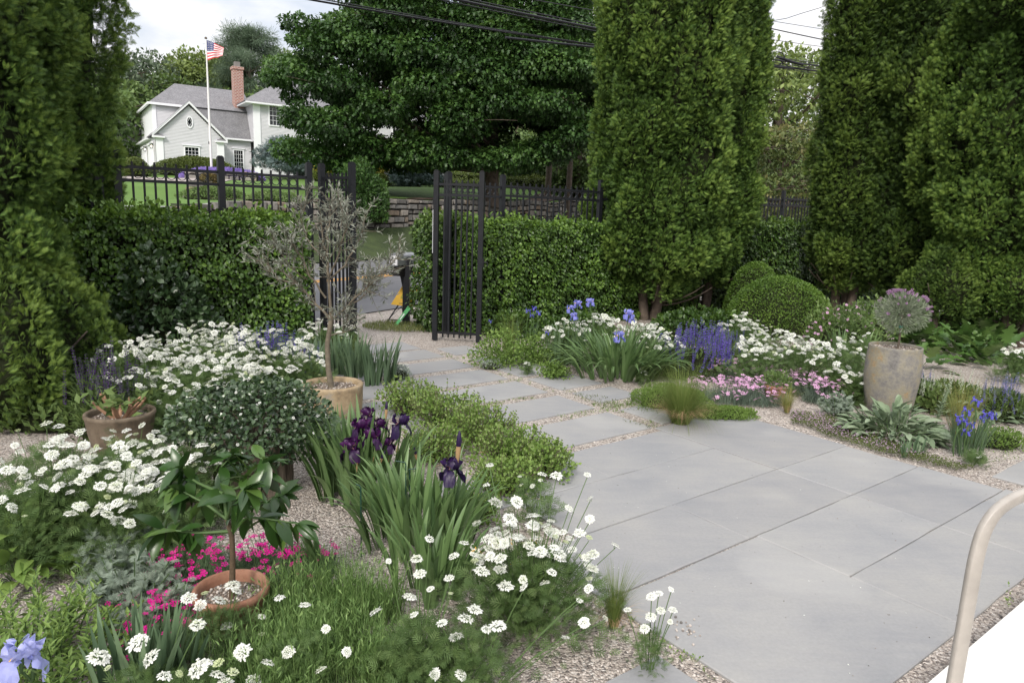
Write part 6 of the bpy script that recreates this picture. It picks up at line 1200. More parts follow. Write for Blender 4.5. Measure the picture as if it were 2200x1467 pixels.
g = G(80, 1500); lance('upright narrow leaved green perennial in the lower left corner', g[0], g[1] + .03, 60, .2, .055, LGN, 182, .2)
g = G(10, 1420); lance('second narrow leaved perennial at the left edge above the corner', g[0] - .02, g[1] + .08, 50, .19, .055, LGN, 183, .2)
ART = leafm('artemisia_leaf', (.13, .17, .13), (.20, .25, .19), (.30, .35, .28), .75, .15, .15)
def artem(label, x, y, n, h, rad, seed, L=.06, mat=ART, per=14):
    r = rng_(seed); t = thing('artemisia', label, 'plant', (x, y, 0)); b = Buf(); b2 = Buf()
    for i in range(n):
        a = r.uniform(0, 6.28); q = math.sqrt(r.random()) * rad; e = np.array([q * math.cos(a), q * math.sin(a), h * r.uniform(.55, 1.1) * (1.1 - .4 * q / rad)]); pts = bez((e[0] * .3, e[1] * .3, 0), (e[0] * .7, e[1] * .7, e[2] * .5), e, 5); tube(b2, pts, .0022, 4)
        s = r.uniform(.35, 1, per); P = np.array([[np.interp(k, np.linspace(0, 1, 5), pts[:, c_]) for c_ in range(3)] for k in s]); o = rdir(r, per, .25); b.inst(FERN2, P, frames(o, rdir(r, per, 1.6)), r.uniform(.6, 1.1, per) * L, np.clip(.3 + .4 * s + r.normal(size=per) * .15, 0, 1))
    build('leaves', b, mat, t); build('stems', b2, M_STEM, t); return t
FERN2 = fan(4, .85, .045, .25)
g = G(250, 1320); artem('silver green finely cut artemisia before the middle left white flowers', g[0], g[1] + .12, 44, .2, .2, 184, .055)
g = G(290, 1240); artem('silver artemisia behind, touching the magenta flowers', g[0] - .05, g[1] + .1, 26, .2, .15, 185, .055)
g = G(697, 925); artem('small silver artemisia at the foot of the olive pot', g[0], g[1], 26, .13, .16, 186, .05)
# pale blue iris in the corner
g = G(245, 1560); iris('upright iris leaves with one pale blue bloom in the bottom left corner', g[0] + .02, g[1] + .1, .18, .09, 12, .36, 187, [(46, 1412, g[1] - .02, 1.12, 'pale')], 'pale', IRLB, .25, .026, .45)
# purple irises
g = G(765, 1085); iris('dark purple bearded iris clump beside the round pot', g[0], g[1] + .1, .26, .22, 30, .54, 190, [(790, 893, g[1], .85), (775, 920, g[1] - .08, 1.05), (815, 918, g[1], .9), (800, 940, g[1] - .1, 1.0), (860, 912, g[1] - .05, 1.1, 'purd'), (755, 965, g[1] - .15, 1.1), (835, 955, g[1] - .05, .7)], 'pur', IRL, .45, .032, .95, per=7, buds=[(830, 880, g[1], 1.), (820, 985, g[1] - .1), (893, 975, g[1])])
g = G(900, 1190); iris('second purple iris clump with one near black bloom over the gravel', g[0], g[1] + .08, .27, .2, 24, .46, 191, [(970, 1010, g[1] + .02, 1.05, 'purd')], 'purd', IRL, .45, .03, 1.0, per=7, buds=[(985, 960, g[1] + .03, 1.6)])
g = G(700, 1230); iris('few stiff iris leaves between magenta flowers and green shoots', g[0], g[1], .06, .05, 2, .26, 192, [], 'blue', IRL, .4, .03)
for i, (x0, y0, x1, yb, Yd, lb) in enumerate([(850, 990, 872, 1130, 3.35, 'taller green wire stake in the purple iris'), (765, 1040, 775, 1130, 3.05, 'shorter green wire stake left in the purple iris'), (905, 1005, 880, 1120, 3.4, 'small green wire stake hooked behind the taller one')]):
    a = D(x0, y0, Yd); c = D(x1, y0 + 3, Yd); o = np.array([c[0], Yd, 0]); b = Buf(); tube(b, [(0, 0, -.02), (0, 0, c[2] - .01), (-.006, 0, c[2])], .0032, 6); tube(b, [(-.004, 0, c[2]), a - o], .0032, 6); tag(build('plant_stake', b, plain('green_wire', (.012, .05, .035), .4), None, True, tuple(o)), lb, 'stake')
# green grassy mass
LAVG = leafm('fine_green_leaf', (.05, .10, .03), (.13, .22, .065), (.25, .36, .13), .55, .25, .25)
def shoots(label, x, y, rx, ry, h, n, seed, mat=LAVG, wd=.0045, lean=.3):
    r = rng_(seed); t = thing('green_shoots', label, 'plant', (x, y, 0)); n = int(n * 1.05); h *= 1.5; wd *= .72; lean *= 1.5; a = r.uniform(0, 6.283, n); q = np.sqrt(r.random(n)); bx, by = rx * q * np.cos(a), ry * q * np.sin(a); b = Buf()
    hh = h * (1 - .3 * q ** 2) * r.uniform(.3, 1.1, n) * (.25 + 1.4 * vnoise(np.c_[(bx + x) * 14, (by + y) * 14, 0 * a], seed)); aa = r.uniform(0, 6.283, n); blades(b, np.c_[bx, by, 0 * a], aa, hh, .05 + lean * r.random(n), .15 + .7 * r.random(n), wd, 4, 1.3, 0, np.clip(r.normal(.5, .2, n), 0, 1), wp=lambda t_: 1 - .75 * t_)
    k = n; i = r.integers(0, n, k); s = r.uniform(.25, 1, k); P = np.c_[bx[i] + np.sin(aa[i]) * hh[i] * s * .25, by[i] + np.cos(aa[i]) * hh[i] * s * .25, hh[i] * s * .95]; d = rdir(r, k, 1.3); b.inst(NARROW, P, frames(d, rdir(r, k)), np.c_[.035 + 0 * s, .028 + 0 * s, .03 + 0 * s], np.clip(r.normal(.6, .2, k), 0, 1)); build('foliage', b, mat, t); return t
for i, (px, py, rx, ry, h, n, lb) in enumerate([(650, 1300, .2, .13, .17, 1300, 'behind, right of the terracotta pot'), (760, 1290, .2, .12, .16, 1300, 'right part under the iris leaves'), (620, 1400, .18, .12, .15, 1200, 'front left part'), (740, 1400, .2, .12, .15, 1300, 'front centre'), (860, 1420, .16, .12, .12, 800, 'front right part under white flowers'), (560, 1480, .2, .1, .15, 900, 'at the bottom picture edge')]):
    g = G(px, py + 30); shoots('fresh green needle leaved shoots, ' + lb, g[0], g[1], rx, ry, h, n, 200 + i)
g = G(1120, 1330); t = iris('white and yellow dutch iris group on thin blue green stems', g[0], g[1] + .04, .14, .07, 6, .26, 210, [(1022, 1185, g[1] + .1, .75), (1095, 1165, g[1] + .1, .7), (1110, 1210, g[1], .85), (1150, 1165, g[1] + .08, .7), (1170, 1190, g[1] + .04, .8), (1085, 1250, g[1], .75), (1175, 1240, g[1] - .02, .5)], 'cream', IRLB, .2, .008, .5)
g = G(1318, 1345); stipa('green feather grass tuft at the terrace edge in the foreground', g[0], g[1], .26, 420, 211, STIG, .35, .0016, .9, .018)
# low light green shrubs along the path
for i, (px, py, rx, ry, h, n, lb) in enumerate([(880, 850, .26, .22, .24, 900, 'farthest one by the silver cushion'), (955, 880, .3, .25, .27, 1100, 'second from the gate end'), (1030, 915, .28, .24, .25, 1100, 'third, beside the long stepping slabs'), (1100, 960, .26, .22, .23, 1000, 'fourth, spilling to the path edge'), (1165, 985, .2, .18, .2, 800, 'nearest one at the terrace corner'), (930, 950, .24, .2, .2, 700, 'behind the single dark iris, left'), (1085, 1020, .22, .18, .18, 700, 'behind the foreground white flowers'), (1010, 1080, .18, .13, .12, 400, 'small one under the dark iris bloom')]):
    g = G(px, py + 35); t = mound('low_shrub', 'low light green shrub along the path, ' + lb, 'shrub', g[0], g[1], rx, ry, h, int(n * 1.5), .024, LGN, LEAFW, 220 + i, .5, up=.5, shell=.85, core=False)
    r = rng_(300 + i); b = Buf(); b2 = Buf()
    for k in range(90):
        a = r.uniform(0, 6.28); q = math.sqrt(r.random()); e = np.array([rx * q * math.cos(a), ry * q * math.sin(a), h * (1.15 - .4 * q) * r.uniform(.8, 1.25)]); f = np.array([e[0] * .5, e[1] * .5, 0]); tube(b, [f, (f + e) / 2 + [0, 0, .02], e], [.0025, .002, .0012], 3); s = np.linspace(.4, 1, 8); P = f + (e - f) * s[:, None]; aa = np.arange(8) * 2.4; b2.inst(LEAFW, P, frames(np.c_[np.cos(aa), np.sin(aa), .5 + s], np.tile([0, 0, 1.], (8, 1))), .021, np.clip(.6 + .3 * s + r.normal(size=8) * .1, 0, 1))
    build('twigs', b, M_WOOD, t); build('leaves', b2, LGN, t)
r = rng_(17); b = Buf()
for i in range(90): g = G(r.uniform(880, 1150), r.uniform(930, 1080)); a = r.uniform(0, 3.14); l = r.uniform(.05, .2); tube(b, bez(g + [0, 0, .01], g + [l * .5 * math.cos(a), l * .5 * math.sin(a), .035], g + [l * math.cos(a), l * math.sin(a), .008], 4), .0016, 3)
tag(build('dry_twigs', b, leafm('dry_grass', (), (), ())), 'dry straw coloured twigs lying under the low shrubs', None, kind='stuff')

# ------------------------------------------------------------------ right bed
BOX = leafm('box_leaf', (.04, .085, .012), (.085, .165, .022), (.17, .27, .045), .45, .2, .4)
c = D(1675, 640, 10.4); mound('box_ball', 'large clipped box dome, the front one of the two', 'topiary', c[0], 10.4, .80, .7, .86, 15000, .03, BOX, LEAF, 400, .05, up=.35, shell=.12)
c = D(1622, 600, 11.6); mound('box_ball', 'smaller clipped box ball behind the front dome', 'topiary', c[0], 11.6, .48, .48, .98, 7000, .032, BOX, LEAF, 401, .05, up=.35, shell=.12)
for i, (px, py, h, rad, n, lb) in enumerate([(1215, 690, .48, .28, 22, 'behind the blue irises, left end'), (1290, 680, .5, .3, 26, 'right behind the blue irises'), (1375, 690, .5, .3, 34, 'before the trunks of the middle arborvitae'), (1420, 715, .45, .25, 24, 'right of the blue irises, by the violet salvia')]):
    lace('white lace flowers, right bed, ' + lb, px, py, h, rad, n, 500, 410 + i, hs=.036)
for i, (px, py, h, rad, n, lb) in enumerate([(1600, 680, .52, .28, 30, 'highest ones before the box dome'), (1660, 710, .5, .36, 44, 'centre of the big right drift'), (1730, 735, .46, .34, 38, 'right half of the big right drift'), (1640, 742, .42, .28, 20, 'front of the big right drift'), (1800, 735, .44, .28, 22, 'between the drift and the tall urn'), (1805, 785, .32, .13, 9, 'low ones left of the tall urn'), (1840, 800, .3, .12, 10, 'against the side of the tall urn'), (1850, 720, .42, .22, 10, 'behind the tall urn')]):
    lace('white lace flowers, right bed, ' + lb, px, py, h, rad, n, 600, 420 + i, hs=.037)
lace('white lace flowers at the right picture edge', 2190, 740, .42, .16, 10, 300, 430)
lace('tiny white lace flower plant between path slabs', 1133, 780, .12, .04, 5, 80, 431, hs=.022, buds=0); lace('tiny white lace flower plant in front of the blue irises', 1380, 795, .14, .05, 3, 60, 432, hs=.026, buds=0)
lace('tiny white flowered plant in the gravel beyond the thyme mat', 2095, 975, .08, .05, 3, 90, 433, hs=.014, buds=0)
g = G(1335, 820); IY = g[1] + .25
iris('big arching blue iris clump at the path edge', g[0] - .02, g[1] + .22, .44, .3, 50, .60, 440, [(1350, 676, IY, 1.15), (1355, 684, IY + .05, 1.0), (1330, 724, IY - .25, 1.15), (1268, 650, IY + .5, 1.0), (1241, 654, IY + .5, 1.1), (1225, 664, IY + .4, .9), (1233, 680, IY + .3, .9)], 'blue', IRL, .8, .036, 1.35, per=6)
iris('second iris leaf clump behind the big one with taller grey green leaves', g[0] - .55, g[1] + .75, .22, .16, 14, .5, 441, [], 'blue', IRLB, .3, .03, .7)
g = G(1150, 790); iris('small violet blue siberian iris behind the low shrub', *G(1135, 770)[:2], .12, .08, 5, .5, 442, [(1135, 668, 7.6, .9), (1148, 662, 7.6, .8), (1143, 678, 7.6, .8), (1157, 672, 7.6, .9), (1176, 715, 7.4, .8), (1053, 690, 7.9, .7)], 'sib', IRLB, .2, .010, .4)
salvia('violet salvia spikes between the two white drifts of the right bed', 1500, 695, .56, .38, .26, 96, 'v', 450, 1.35); salvia('violet salvia spikes at the drift edge, right part', 1560, 700, .45, .22, .2, 34, 'v', 451, 1.05)
for i, (px, py, rx, ry, h, n, lb) in enumerate([(1075, 775, .34, .25, .36, 1500, 'at the gate end of the right bed'), (1150, 770, .28, .22, .3, 1200, 'between the gate leaf and the blue irises'), (1190, 800, .16, .13, .16, 600, 'small one at the path edge before the blue irises')]):
    g = G(px, py + 10); t = mound('low_shrub', 'loose light green cinquefoil like shrub ' + lb, 'shrub', g[0], g[1], rx, ry, h, int(n * 1.6), .026, LGN, LEAFW, 455 + i, .5, up=.5, shell=.8, core=False)
g = G(1093, 770); stipa('yellow green feather grass growing through the shrub by the right gate leaf', g[0], g[1] + .1, .5, 420, 459, STIG, .35, .0026, .8, .05)
g = G(1055, 790); mound('silver_plant', 'little silver leaved plant beside the narrow stepping slab', 'plant', g[0], g[1], .12, .09, .08, 500, .03, SILV, NARROW, 460, .2, up=.8)
for i, (px, py, rx, ry, n, lb) in enumerate([(1545, 830, .30, .2, 60, 'left part behind the feather grass'), (1625, 815, .26, .2, 56, 'middle left part'), (1700, 810, .24, .2, 50, 'behind the small terracotta pot'), (1780, 815, .24, .18, 56, 'right part beside the tall urn'), (1560, 785, .28, .14, 46, 'rear part before the violet salvia'), (1660, 785, .26, .14, 40, 'rear part before the white drift')]):
    g = G(px, py + (30 if px < 1600 or px == 1700 else 48)); dianthus('pink dianthus drift, ' + lb, g[0], g[1], rx, ry, .15, int(n * 2.1), 'p', 470 + i, .0175, 1500)
THY = leafm('thyme_leaf', (.07, .13, .025), (.12, .20, .04), (.19, .28, .07), .6, .25, .25); THR = leafm('thyme_mat_leaf', (.06, .08, .025), (.10, .13, .04), (.16, .19, .07), .7, .2, .2)
for i, (px, py, rx, ry, h, n, lb) in enumerate([(1435, 868, .36, .26, .16, 7000, 'behind the big feather grass'), (1545, 893, .32, .15, .08, 5000, 'right of the big feather grass')]):
    g = G(px, py); mound('thyme_mound', 'soft bright green mound ' + lb, 'plant', g[0], g[1], rx, ry, h, n, .018, THY, LEAF, 480 + i, .3, up=.7, shell=.35)
g = G(1465, 912); stipa('big feather grass tuft with tan base on the terrace corner', g[0], g[1] + .05, .47, 2400, 483, STIG, 1.15, .0020, 1.6, .07)
g = G(1690, 886); stipa('small orange tinted feather grass tuft in the gravel', g[0], g[1], .26, 340, 484, STIP, .5, .0018, 1.3, .02)
g = G(1672, 868); tp_ = pot('small_pot', 'small terracotta pot behind the orange tinted grass', g[0], g[1] + .1, [(.07, 0), (.075, .02), (.095, .12), (.10, .13), (.103, .155), (.095, .16), (.085, .15), (.085, .12)], .086, .135, POT_T, .003, seed=6)
mound('potted_plant', 'bushy small leaved plant in the small terracotta pot', 'plant', g[0] + .0, g[1] + .1, .14, .12, .14, 600, .03, G1, LEAF, 485, .3, z0=.135, core=False, shell=.7)
for i, (px, py, n, lb) in enumerate([(1800, 905, 30, 'in the gravel left of the tall urn')]):
    g = G(px, py - 8); artem('silver blue artemisia ' + lb, g[0], g[1] + .05, 44, .2, .16, 486 + i, .05)
# thyme mat along the terrace edge (countless stems)
r = rng_(61); poly_px = [(1690, 893), (1760, 893), (1880, 935), (1990, 975), (2090, 1010), (2040, 1008), (1960, 992), (1860, 965), (1790, 945), (1720, 915)]; PP = np.array([G(*p)[:2] for p in poly_px])
def inpoly(x, y, P):
    c_ = np.zeros(len(x), bool); j = len(P) - 1
    for i in range(len(P)): c_ ^= ((P[i, 1] > y) != (P[j, 1] > y)) & (x < (P[j, 0] - P[i, 0]) * (y - P[i, 1]) / (P[j, 1] - P[i, 1] + 1e-12) + P[i, 0]); j = i
    return c_
def mat_plant(label, PP, n, h, mat, seed, flower=None, nfl=0, name='thyme_mat', ls=.014, flx=None):
    r = rng_(seed); lo, hi = PP.min(0) - .05, PP.max(0) + .05; x = r.uniform(lo[0], hi[0], n); y = r.uniform(lo[1], hi[1], n); jx = (fbm(np.c_[x * 6, y * 6, 0 * x], 3) - .5) * .3; k = inpoly(x + jx, y - jx, PP); x, y = x[k], y[k]; m_ = len(x)
    z = h * (.3 + 1.2 * (fbm(np.c_[x * 9, y * 9, 0 * x], 5))) * r.random(m_) ** .5; t = thing(name, label, 'ground cover', (lo[0], lo[1], 0)); P = np.c_[x - lo[0], y - lo[1], z]; b = Buf()
    b.inst(LEAF, P, frames(rdir(r, m_, .5), rdir(r, m_, 1.5)), r.uniform(.6, 1.3, m_) * ls, np.clip(r.normal(.45, .25, m_) + (fbm(np.c_[x * 5, y * 5, 0 * x], 8) - .5), 0, 1)); build('leaves', b, mat, t)
    if flower:
        k = r.permutation(m_)[:nfl]; 
        if flx is not None: k = k[P[k, 0] + lo[0] < flx + .25 * r.normal(size=len(k))]
        b = Buf(); q = P[k].copy(); q[:, 2] = h * r.uniform(.9, 1.5, len(k)); b.inst(SMALL, q.repeat(3, 0), frames(rdir(r, 3 * len(k), .5), rdir(r, 3 * len(k), 2)), .009, np.clip(r.normal(.5, .25, 3 * len(k)), 0, 1)); tag(build('blossoms', b, flower, t), None, None, kind='stuff')
    return t
THF = leafm('thyme_flower', (.35, .22, .34), (.48, .32, .46), (.62, .46, .60), .7, .2)
mat_plant('creeping thyme mat with mauve flowers along the terrace edge', PP, 26000, .035, THR, 62, THF, 1100, flx=G(1880, 950)[0])
for i, (pp, lb) in enumerate([([(1215, 838), (1260, 850), (1330, 862), (1400, 862), (1420, 880), (1370, 884), (1300, 878), (1250, 862)], 'thyme patch growing round the irregular stepping slab'), ([(1340, 905), (1400, 915), (1415, 925), (1370, 915)], 'thyme wisps in the gravel joint by the big feather grass'), ([(2110, 985), (2180, 960), (2190, 985), (2140, 1000)], 'sparse green ground cover in the gravel at the right'), ([(1370, 1380), (1450, 1395), (1480, 1400), (1420, 1410)], 'green weeds at the terrace slab corner'), ([(2150, 1290), (2190, 1270), (2200, 1300), (2160, 1310)], 'small green weed in the gravel by the white step')]):
    mat_plant(lb, np.array([G(*p)[:2] for p in pp]), 1800 if i == 0 else 500, .022, THR if i < 2 else LGN, 63 + i, name='ground_cover')
# tall urn with lavender standard
ug = np.array([3.37, 6.0, 0]); zr = D(1920, 742, 6.0)[2]
pot('tall_urn', 'tall barrel shaped glazed urn with ochre and grey patina', ug[0], ug[1], [(.178, 0), (.19, .02), (.208, zr * .28), (.222, zr * .5), (.225, zr * .68), (.220, zr * .85), (.212, zr * .965), (.214, zr * .99), (.210, zr), (.203, zr), (.198, zr * .975), (.2, zr * .9)], .203, zr * .955, POT_U, .008, 64, 7)
t = thing('lavender_standard', 'lavender trained as a ball on a thin stem in the tall urn', 'plant', (ug[0] + .02, ug[1], zr * .95)); cz = D(1920, 672, 6.0)[2] - zr * .95
b = Buf(); tube(b, [(0, 0, -.02), (.005, 0, .08), (0, 0, cz - .02)], [.010, .009, .009], 7); build('stem', b, M_WOOD, t, True)
LVF = leafm('lavender_leaf', (.13, .16, .11), (.21, .25, .17), (.31, .35, .25), .65, .15, .25); r = rng_(70); n = 3600; o = rdir(r, n, .1); P = o * [.2, .19, .165] * (1 - .75 * r.random(n) ** 1.5)[:, None] + [0, 0, cz]
b = Buf(); b.inst(NARROW, P, frames(nrm(o + r.normal(size=(n, 3)) * .35 + [0, 0, .2]), rdir(r, n)), np.c_[.03 + 0 * P[:, 0], r.uniform(.03, .05, n), .03 + 0 * P[:, 0]], r.random(n)); build('leaves', b, LVF, t)
LVP = leafm('lavender_flower', (.26, .13, .26), (.38, .22, .38), (.52, .34, .50), .7, .2)
fm_ = spike_mesh('flower_spike', 9, [LVP, M_STEM], .025, 5, .010, .06)
for i in range(64): o = rdir(r, 1, .9)[0]; q = Vector(o).to_track_quat('Z', 'Y').to_euler(); link('flower_spike', fm_, t, o * [.215, .2, .19] + [0, 0, cz + .0], tuple(q), r.uniform(.8, 1.3))
b = Buf(); tube(b, [(-.014, 0, cz * .62), (.014, 0, cz * .62)], .012, 8); build('tie', b, plain('green_tie', (.02, .25, .2), .5), t)
# lamb's ears
for i, (px, py, n, rad, L_, lb) in enumerate([(1935, 965, 300, .36, .135, 'large clump of grey green woolly leaves in front of the tall urn'), (2130, 925, 170, .3, .13, 'woolly leaved clump further right behind the violet iris'), (1420, 845, 1, .02, .05, '')][:2]):
    g = G(px, py - 25); rosette('woolly_leaf_plant', lb, 'plant', g[0], g[1] + .1, n, L_, STA, LAMB, 490 + i, rad, rad * .8, .7, .2)
g = G(2005, 930); b = Buf(); t = thing('woolly_flower_stalk', 'single grey woolly flower stalk above the woolly leaves', 'plant', (g[0], g[1], 0)); tube(b, [(0, 0, 0), (.03, 0, .2), (.07, 0, .36)], [.006, .007, .012], 6); build('stalk', b, STA, t, True); b = Buf(); n = 60; z = np.linspace(.1, .4, n); a = np.arange(n) * 2.4; b.inst(LEAF, np.c_[.17 * z, 0 * z, z], frames(np.c_[np.cos(a), np.sin(a), .6 + 0 * a], np.tile([0, 0, 1.], (n, 1))), np.where(z > .25, .03, .05), .7); build('leaves', b, STA, t)
g = G(1985, 985); iris('few short blue green iris leaves before the woolly clump', g[0] - .1, g[1] + .05, .12, .05, 5, .16, 493, [], 'blue', IRLB, .3, .014, .6)
g = G(2085, 980); iris('violet blue siberian iris with fine leaves at the right', g[0], g[1] + .05, .13, .08, 26, .42, 494, [(2078, 883, g[1], 1.0), (2098, 862, g[1] + .05, 1.1), (2068, 905, g[1] - .03, 1.0), (2085, 912, g[1] - .03, .9), (2062, 896, g[1], .9), (2122, 890, g[1] + .03, 1.1), (2132, 893, g[1], .9), (2076, 928, g[1] - .05, .9), (2110, 900, g[1], .8)], 'sib', IRLB, .3, .006, .7, hrng=(.6, 1.0))
g = G(2080, 945); stipa('feather grass with tan plumes behind the violet iris', g[0], g[1] + .12, .48, 520, 495, STIP, .45, .0022, 1.0, .05)
g = G(2150, 960); mound('low_shrub', 'low yellow green plant at the gravel beyond the violet iris', 'plant', g[0], g[1] + .05, .26, .16, .13, 1800, .022, THY, LEAF, 496, .3, shell=.5)
for i, (px, py, n, lb) in enumerate([(2000, 745, 80, 'behind the tall urn'), (2075, 765, 80, 'centre right'), (2140, 785, 60, 'near the right picture edge'), (1960, 790, 22, 'low, right of the tall urn'), (1985, 722, 50, 'farthest back, under the right edge arborvitae'), (2110, 738, 50, 'far back at the right')]):
    g = G(px, py); rosette('lobed_leaf_plant', 'bold deeply lobed green leaves ' + lb, 'plant', g[0], g[1], n, .26, leafm('lobed_leaf', (.04, .085, .02), (.075, .15, .035), (.14, .23, .06), .35, .2, .5), ACANTH, 500 + i, .36, .3, 1.5, .34)
salvia('white salvia spikes right of the tall urn', 2050, 800, .34, .36, .26, 46, 'w', 510, .75, nl=1500); salvia('blue violet salvia spikes at the right picture edge', 2165, 810, .36, .26, .22, 44, 'b', 511, .9, nl=1000); salvia('small blue violet salvia right beside the tall urn', 1988, 790, .3, .1, .1, 10, 'b', 512, .7, nl=250)
g = G(1845, 770); iris('plain iris leaves between the white drift and the tall urn', g[0] - .1, g[1], .3, .2, 16, .38, 513, [], 'blue', IRL, .3, .026, .8)
g = G(1730, 790); iris('broad iris leaves low in the right drift', g[0], g[1] + .1, .2, .12, 9, .3, 514, [], 'blue', IRL, .6, .03, 1.1)
c = D(1815, 672, 9.0); t = mound('shrub', 'loose shrub with small pink flowers beside the box dome', 'shrub', c[0], 9.0, .5, .35, .62, 2200, .05, G1, LEAF, 515, .35, shell=.6); r = rng_(71)
for i in range(70): o = rdir(r, 1, .5)[0]; link('flower', PM['p'], t, o * [.5, .35, .6] * r.uniform(.85, 1.05), (r.normal() * .5 + .8, r.normal() * .5, 0), .018)
c = D(1870, 660, 9.6); mound('shrub', 'plain green bush behind the pink flowered shrub', 'shrub', c[0], 9.6, .5, .35, .62, 1600, .06, G1, LEAF, 516, .3, shell=.5)
c = D(1520, 700, 9.3); mound('shrub', 'dark ivy like ground foliage under the middle arborvitae', 'ground cover', c[0], 9.5, .8, .5, .42, 2600, .06, HBD, LEAFW, 517, .3, shell=.4)
for i, (px, py, rx, lb) in enumerate([(1120, 720, .5, 'low dark green foliage at the foot of the right hedge'), (1240, 720, .55, 'low dark green foliage behind the iris bed'), (1700, 700, .6, 'dark foliage behind the right white drift'), (2090, 710, .5, 'dark foliage below the right edge arborvitae')]):
    g = G(px, py); mound('shrub', lb, 'ground cover', g[0], g[1], rx, .35, .3, 1500, .055, HBD, LEAFW, 520 + i, .3, shell=.4)

# ------------------------------------------------------------------ white step and curved handrail
M_STEP = plain('white_step_paint', (.66, .65, .61), .55, 0, .06, 5, .15)
a = G(2200, 1285, .14)[:2]; c = G(1990, 1467, .14)[:2]; wl = float(min(a @ W, c @ W)); b = Buf(); P = [U * .8 + W * (wl), U * 5.5 + W * wl, U * 5.5 + W * (wl - 1.2), U * .8 + W * (wl - 1.2)]
v = np.array([[p[0], p[1], z] for z in (.134, -.03) for p in P]); v2 = np.array([[*(np.array(p) + (np.mean(P, 0) - p) * .004), .14] for p in P]); b.add(np.r_[v2, v], np.array([[3, 2, 1, 0]])); b.add(np.r_[v2, v], np.array([[0, 1, 5, 4], [1, 2, 6, 5], [2, 3, 7, 6], [3, 0, 4, 7], [4, 5, 9, 8], [5, 6, 10, 9], [6, 7, 11, 10], [7, 4, 8, 11]])); struct(build('step', b, M_STEP), 'white painted step at the corner of the terrace')
hp = [(2044, 1500), (2058, 1420), (2072, 1340), (2084, 1270), (2096, 1200), (2112, 1140), (2138, 1098), (2175, 1072), (2225, 1052), (2300, 1035)]; Yh = [1.42, 1.43, 1.44, 1.45, 1.46, 1.47, 1.48, 1.5, 1.52, 1.56]
C_ = np.array([D(x, y, q) for (x, y), q in zip(hp, Yh)]); s = np.linspace(0, len(C_) - 1, 50); Cc = np.array([[np.interp(k, range(len(C_)), C_[:, j]) for j in range(3)] for k in s])
for _ in range(6): Cc[1:-1] = (Cc[:-2] + 2 * Cc[1:-1] + Cc[2:]) / 4
ft = np.array([Cc[0][0] - .06, Cc[0][1] - .0, .14]); e_ = Cc[-1]; Cc = np.r_[np.linspace(ft, Cc[0], 10)[:-1], Cc, bez(e_, e_ + [.22, -.10, .03], e_ + [.32, -.17, -.12], 12)[1:], np.linspace(e_ + [.32, -.17, -.12], [e_[0] + .37, e_[1] - .2, .14], 10)[1:]]; T = nrm(np.gradient(Cc, axis=0)); S = nrm(np.cross(T, np.array([0, 1., .25]))); Q = np.cross(T, S); o = Cc[0].copy(); b = Buf(); hw, ht = .0145, .009
rings = []
for (sx, sy) in ((-1, -.75), (-.8, -1), (.8, -1), (1, -.75), (1, .75), (.8, 1), (-.8, 1), (-1, .75)): rings.append(Cc - o + S * hw * sx + Q * ht * sy)
V = np.stack(rings, 1); n_, k_ = V.shape[:2]; i = np.arange(n_ - 1)[:, None] * k_; j = np.arange(k_)[None]; kk = (j + 1) % k_; b.add(V.reshape(-1, 3), np.stack([i + j, i + kk, i + k_ + kk, i + k_ + j], -1).reshape(-1, 4))
tag(build('handrail', b, plain('beige_paint', (.37, .34, .305), .4, 0, .14, 14, .15), None, True, tuple(o)), 'beige curved handrail rising from the white step', 'handrail')

# ------------------------------------------------------------------ grit, petals and tufts on the paving
r = rng_(91); n = 150; u = r.uniform(2.05, 5.0, n); w_ = r.uniform(.95, 3.4, n); k = r.random(n) < np.where(u < 3.2, 1, .6); P = U[None] * u[k, None] + W[None] * w_[k, None]; m_ = len(P); b = Buf()
b.inst(ico, np.c_[P, np.full(m_, .0015)], frames(rdir(r, m_), np.tile([0, 0, 1.], (m_, 1))), np.c_[r.uniform(.0015, .005, m_), r.uniform(.0015, .003, m_), np.full(m_, .0014)], r.random(m_) * .5); tag(build('grit', b, M_PEB), 'dark grit and crumbs scattered over the terrace', None, kind='stuff')
n = 90; u = r.uniform(2.05, 3.9, n); w_ = r.uniform(.95, 7, n); P = U[None] * u[:, None] + W[None] * w_[:, None]; b = Buf(); b.inst(SMALL, np.c_[P, np.full(n, .003)], frames(rdir(r, n) * [1, 1, .05], np.tile([0, 0, 1.], (n, 1)) + r.normal(size=(n, 3)) * .2), r.uniform(.004, .010, n), r.uniform(.6, 1, n)); tag(build('fallen_petals', b, M_WHITE), 'fallen white petals on the terrace and path', None, kind='stuff')
b = Buf()
for (u0, u1, w0, w1, n) in [(3.1, 4.2, 3.41, 3.49, 50), (3.1, 4.2, 4.02, 4.13, 60), (3.1, 4.2, 4.66, 4.76, 60), (4.13, 4.24, 3.5, 6.8, 160), (3.1, 4.2, 5.29, 5.38, 40), (4.25, 4.8, 4.05, 4.22, 120), (1.95, 2.0, .95, 1.9, 20)]:
    u = r.uniform(u0, u1, n); w_ = r.uniform(w0, w1, n); m = vnoise(np.c_[u * 7, w_ * 7, 0 * u], 4) > .5; u, w_ = u[m], w_[m]; n = len(u); P = U[None] * u[:, None] + W[None] * w_[:, None]; blades(b, np.c_[P, np.full(n, -.01)].repeat(5, 0) + r.normal(size=(5 * n, 3)) * [.006, .006, 0], r.uniform(0, 6.28, 5 * n), r.uniform(.012, .035, 5 * n), .3, 1.2, .003, 3, 1.2, 0, r.random(5 * n))
tag(build('joint_weeds', b, LGN), 'tiny green weeds in the gravel joints of the path', None, kind='stuff')
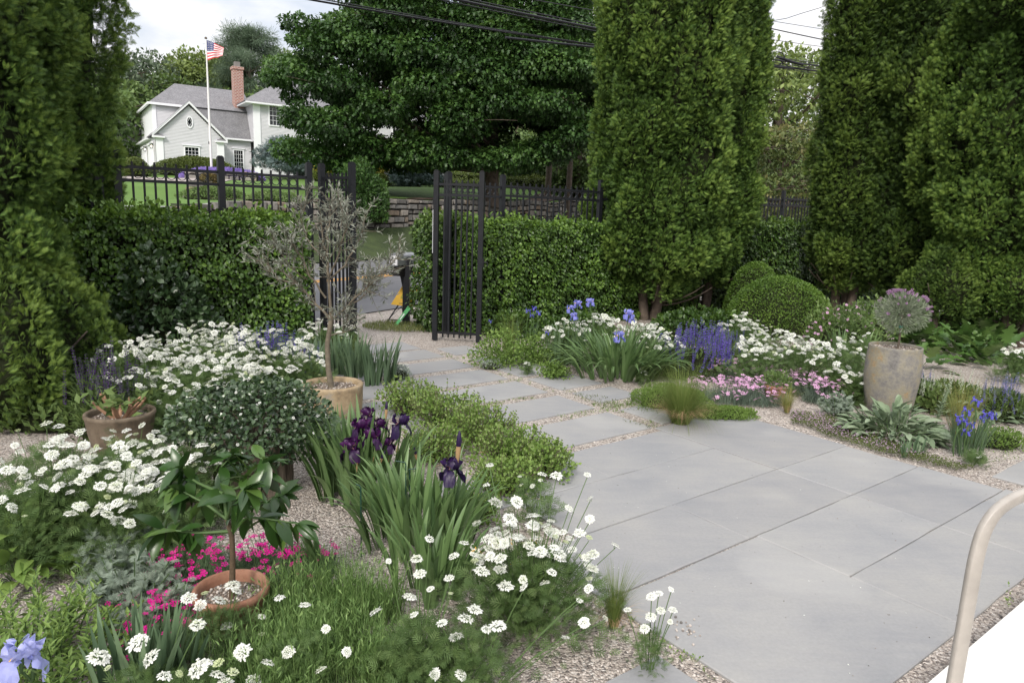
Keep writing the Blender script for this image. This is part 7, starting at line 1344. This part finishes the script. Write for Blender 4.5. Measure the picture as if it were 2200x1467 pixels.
g = G(860, 705); r = rng_(92); n = 2600; a = r.uniform(0, 6.28, n); q = np.sqrt(r.random(n)); b = Buf(); blades(b, np.c_[g[0] + .55 * q * np.cos(a), g[1] + .1 + .42 * q * np.sin(a), 0 * a], r.uniform(0, 6.28, n), r.uniform(.03, .08, n), .2, .9, .005, 3, 1.2, 0, r.random(n))
tag(build('grass', b, leafm('verge_grass', (.07, .10, .025), (.14, .18, .045), (.24, .25, .09), .7, .25)), 'small patch of verge grass under the mailbox', None, kind='stuff')

g = G(905, 1290); iris('third iris clump without flowers just behind the foreground white flowers', g[0], g[1] + .05, .17, .12, 11, .40, 600, [], 'blue', IRL, .45, .03, 1.0)
g = G(640, 980); iris('small iris fan at the edge of the gravel beside the log planter', g[0] + .1, g[1] + .1, .06, .06, 4, .34, 601, [], 'blue', IRL, .6, .026, 1.3)

lace('white lace flowers hanging before the old mossy pot', 275, 925, .4, .2, 14, 700, 610, hs=.033)
lace('white lace flowers between the log planter and the citrus tree, left', 385, 985, .36, .15, 9, 500, 611, hs=.03)

lace('white lace flowers dotted over the green shoots right of the terracotta pot', 640, 1330, .27, .12, 0, 350, 620, ls=.06, heads=F_((600, 1285, 0, .018), (655, 1300, .02, .02), (700, 1350, 0, .016), (620, 1400, -.05, .024), (575, 1425, -.08, .026), (520, 1400, -.06, .028), (690, 1440, -.1, .022), (745, 1400, -.05, .018), (545, 1465, -.1, .03)), buds=.15)
lace('white lace flowers low at the bottom edge left of the green shoots', 400, 1440, .22, .12, 6, 500, 621, hs=.03, ls=.07)
g = G(330, 1330); artem('low silver artemisia spreading over the gravel left of the terracotta pot', g[0], g[1], 30, .13, .17, 622, .05)
g = G(215, 1250); artem('silver artemisia under the middle left white flowers', g[0], g[1] + .1, 34, .2, .16, 623, .055)
for i, (px, py, rx, ry, n, lb) in enumerate([(300, 1330, .13, .1, 20, 'by the low silver artemisia'), (385, 1310, .1, .1, 18, 'close left of the terracotta pot')]):
    g = G(px, py + 15); dianthus('magenta flowered dianthus cushion ' + lb, g[0], g[1], rx, ry, .085, n, 'm', 630 + i, nb=900)
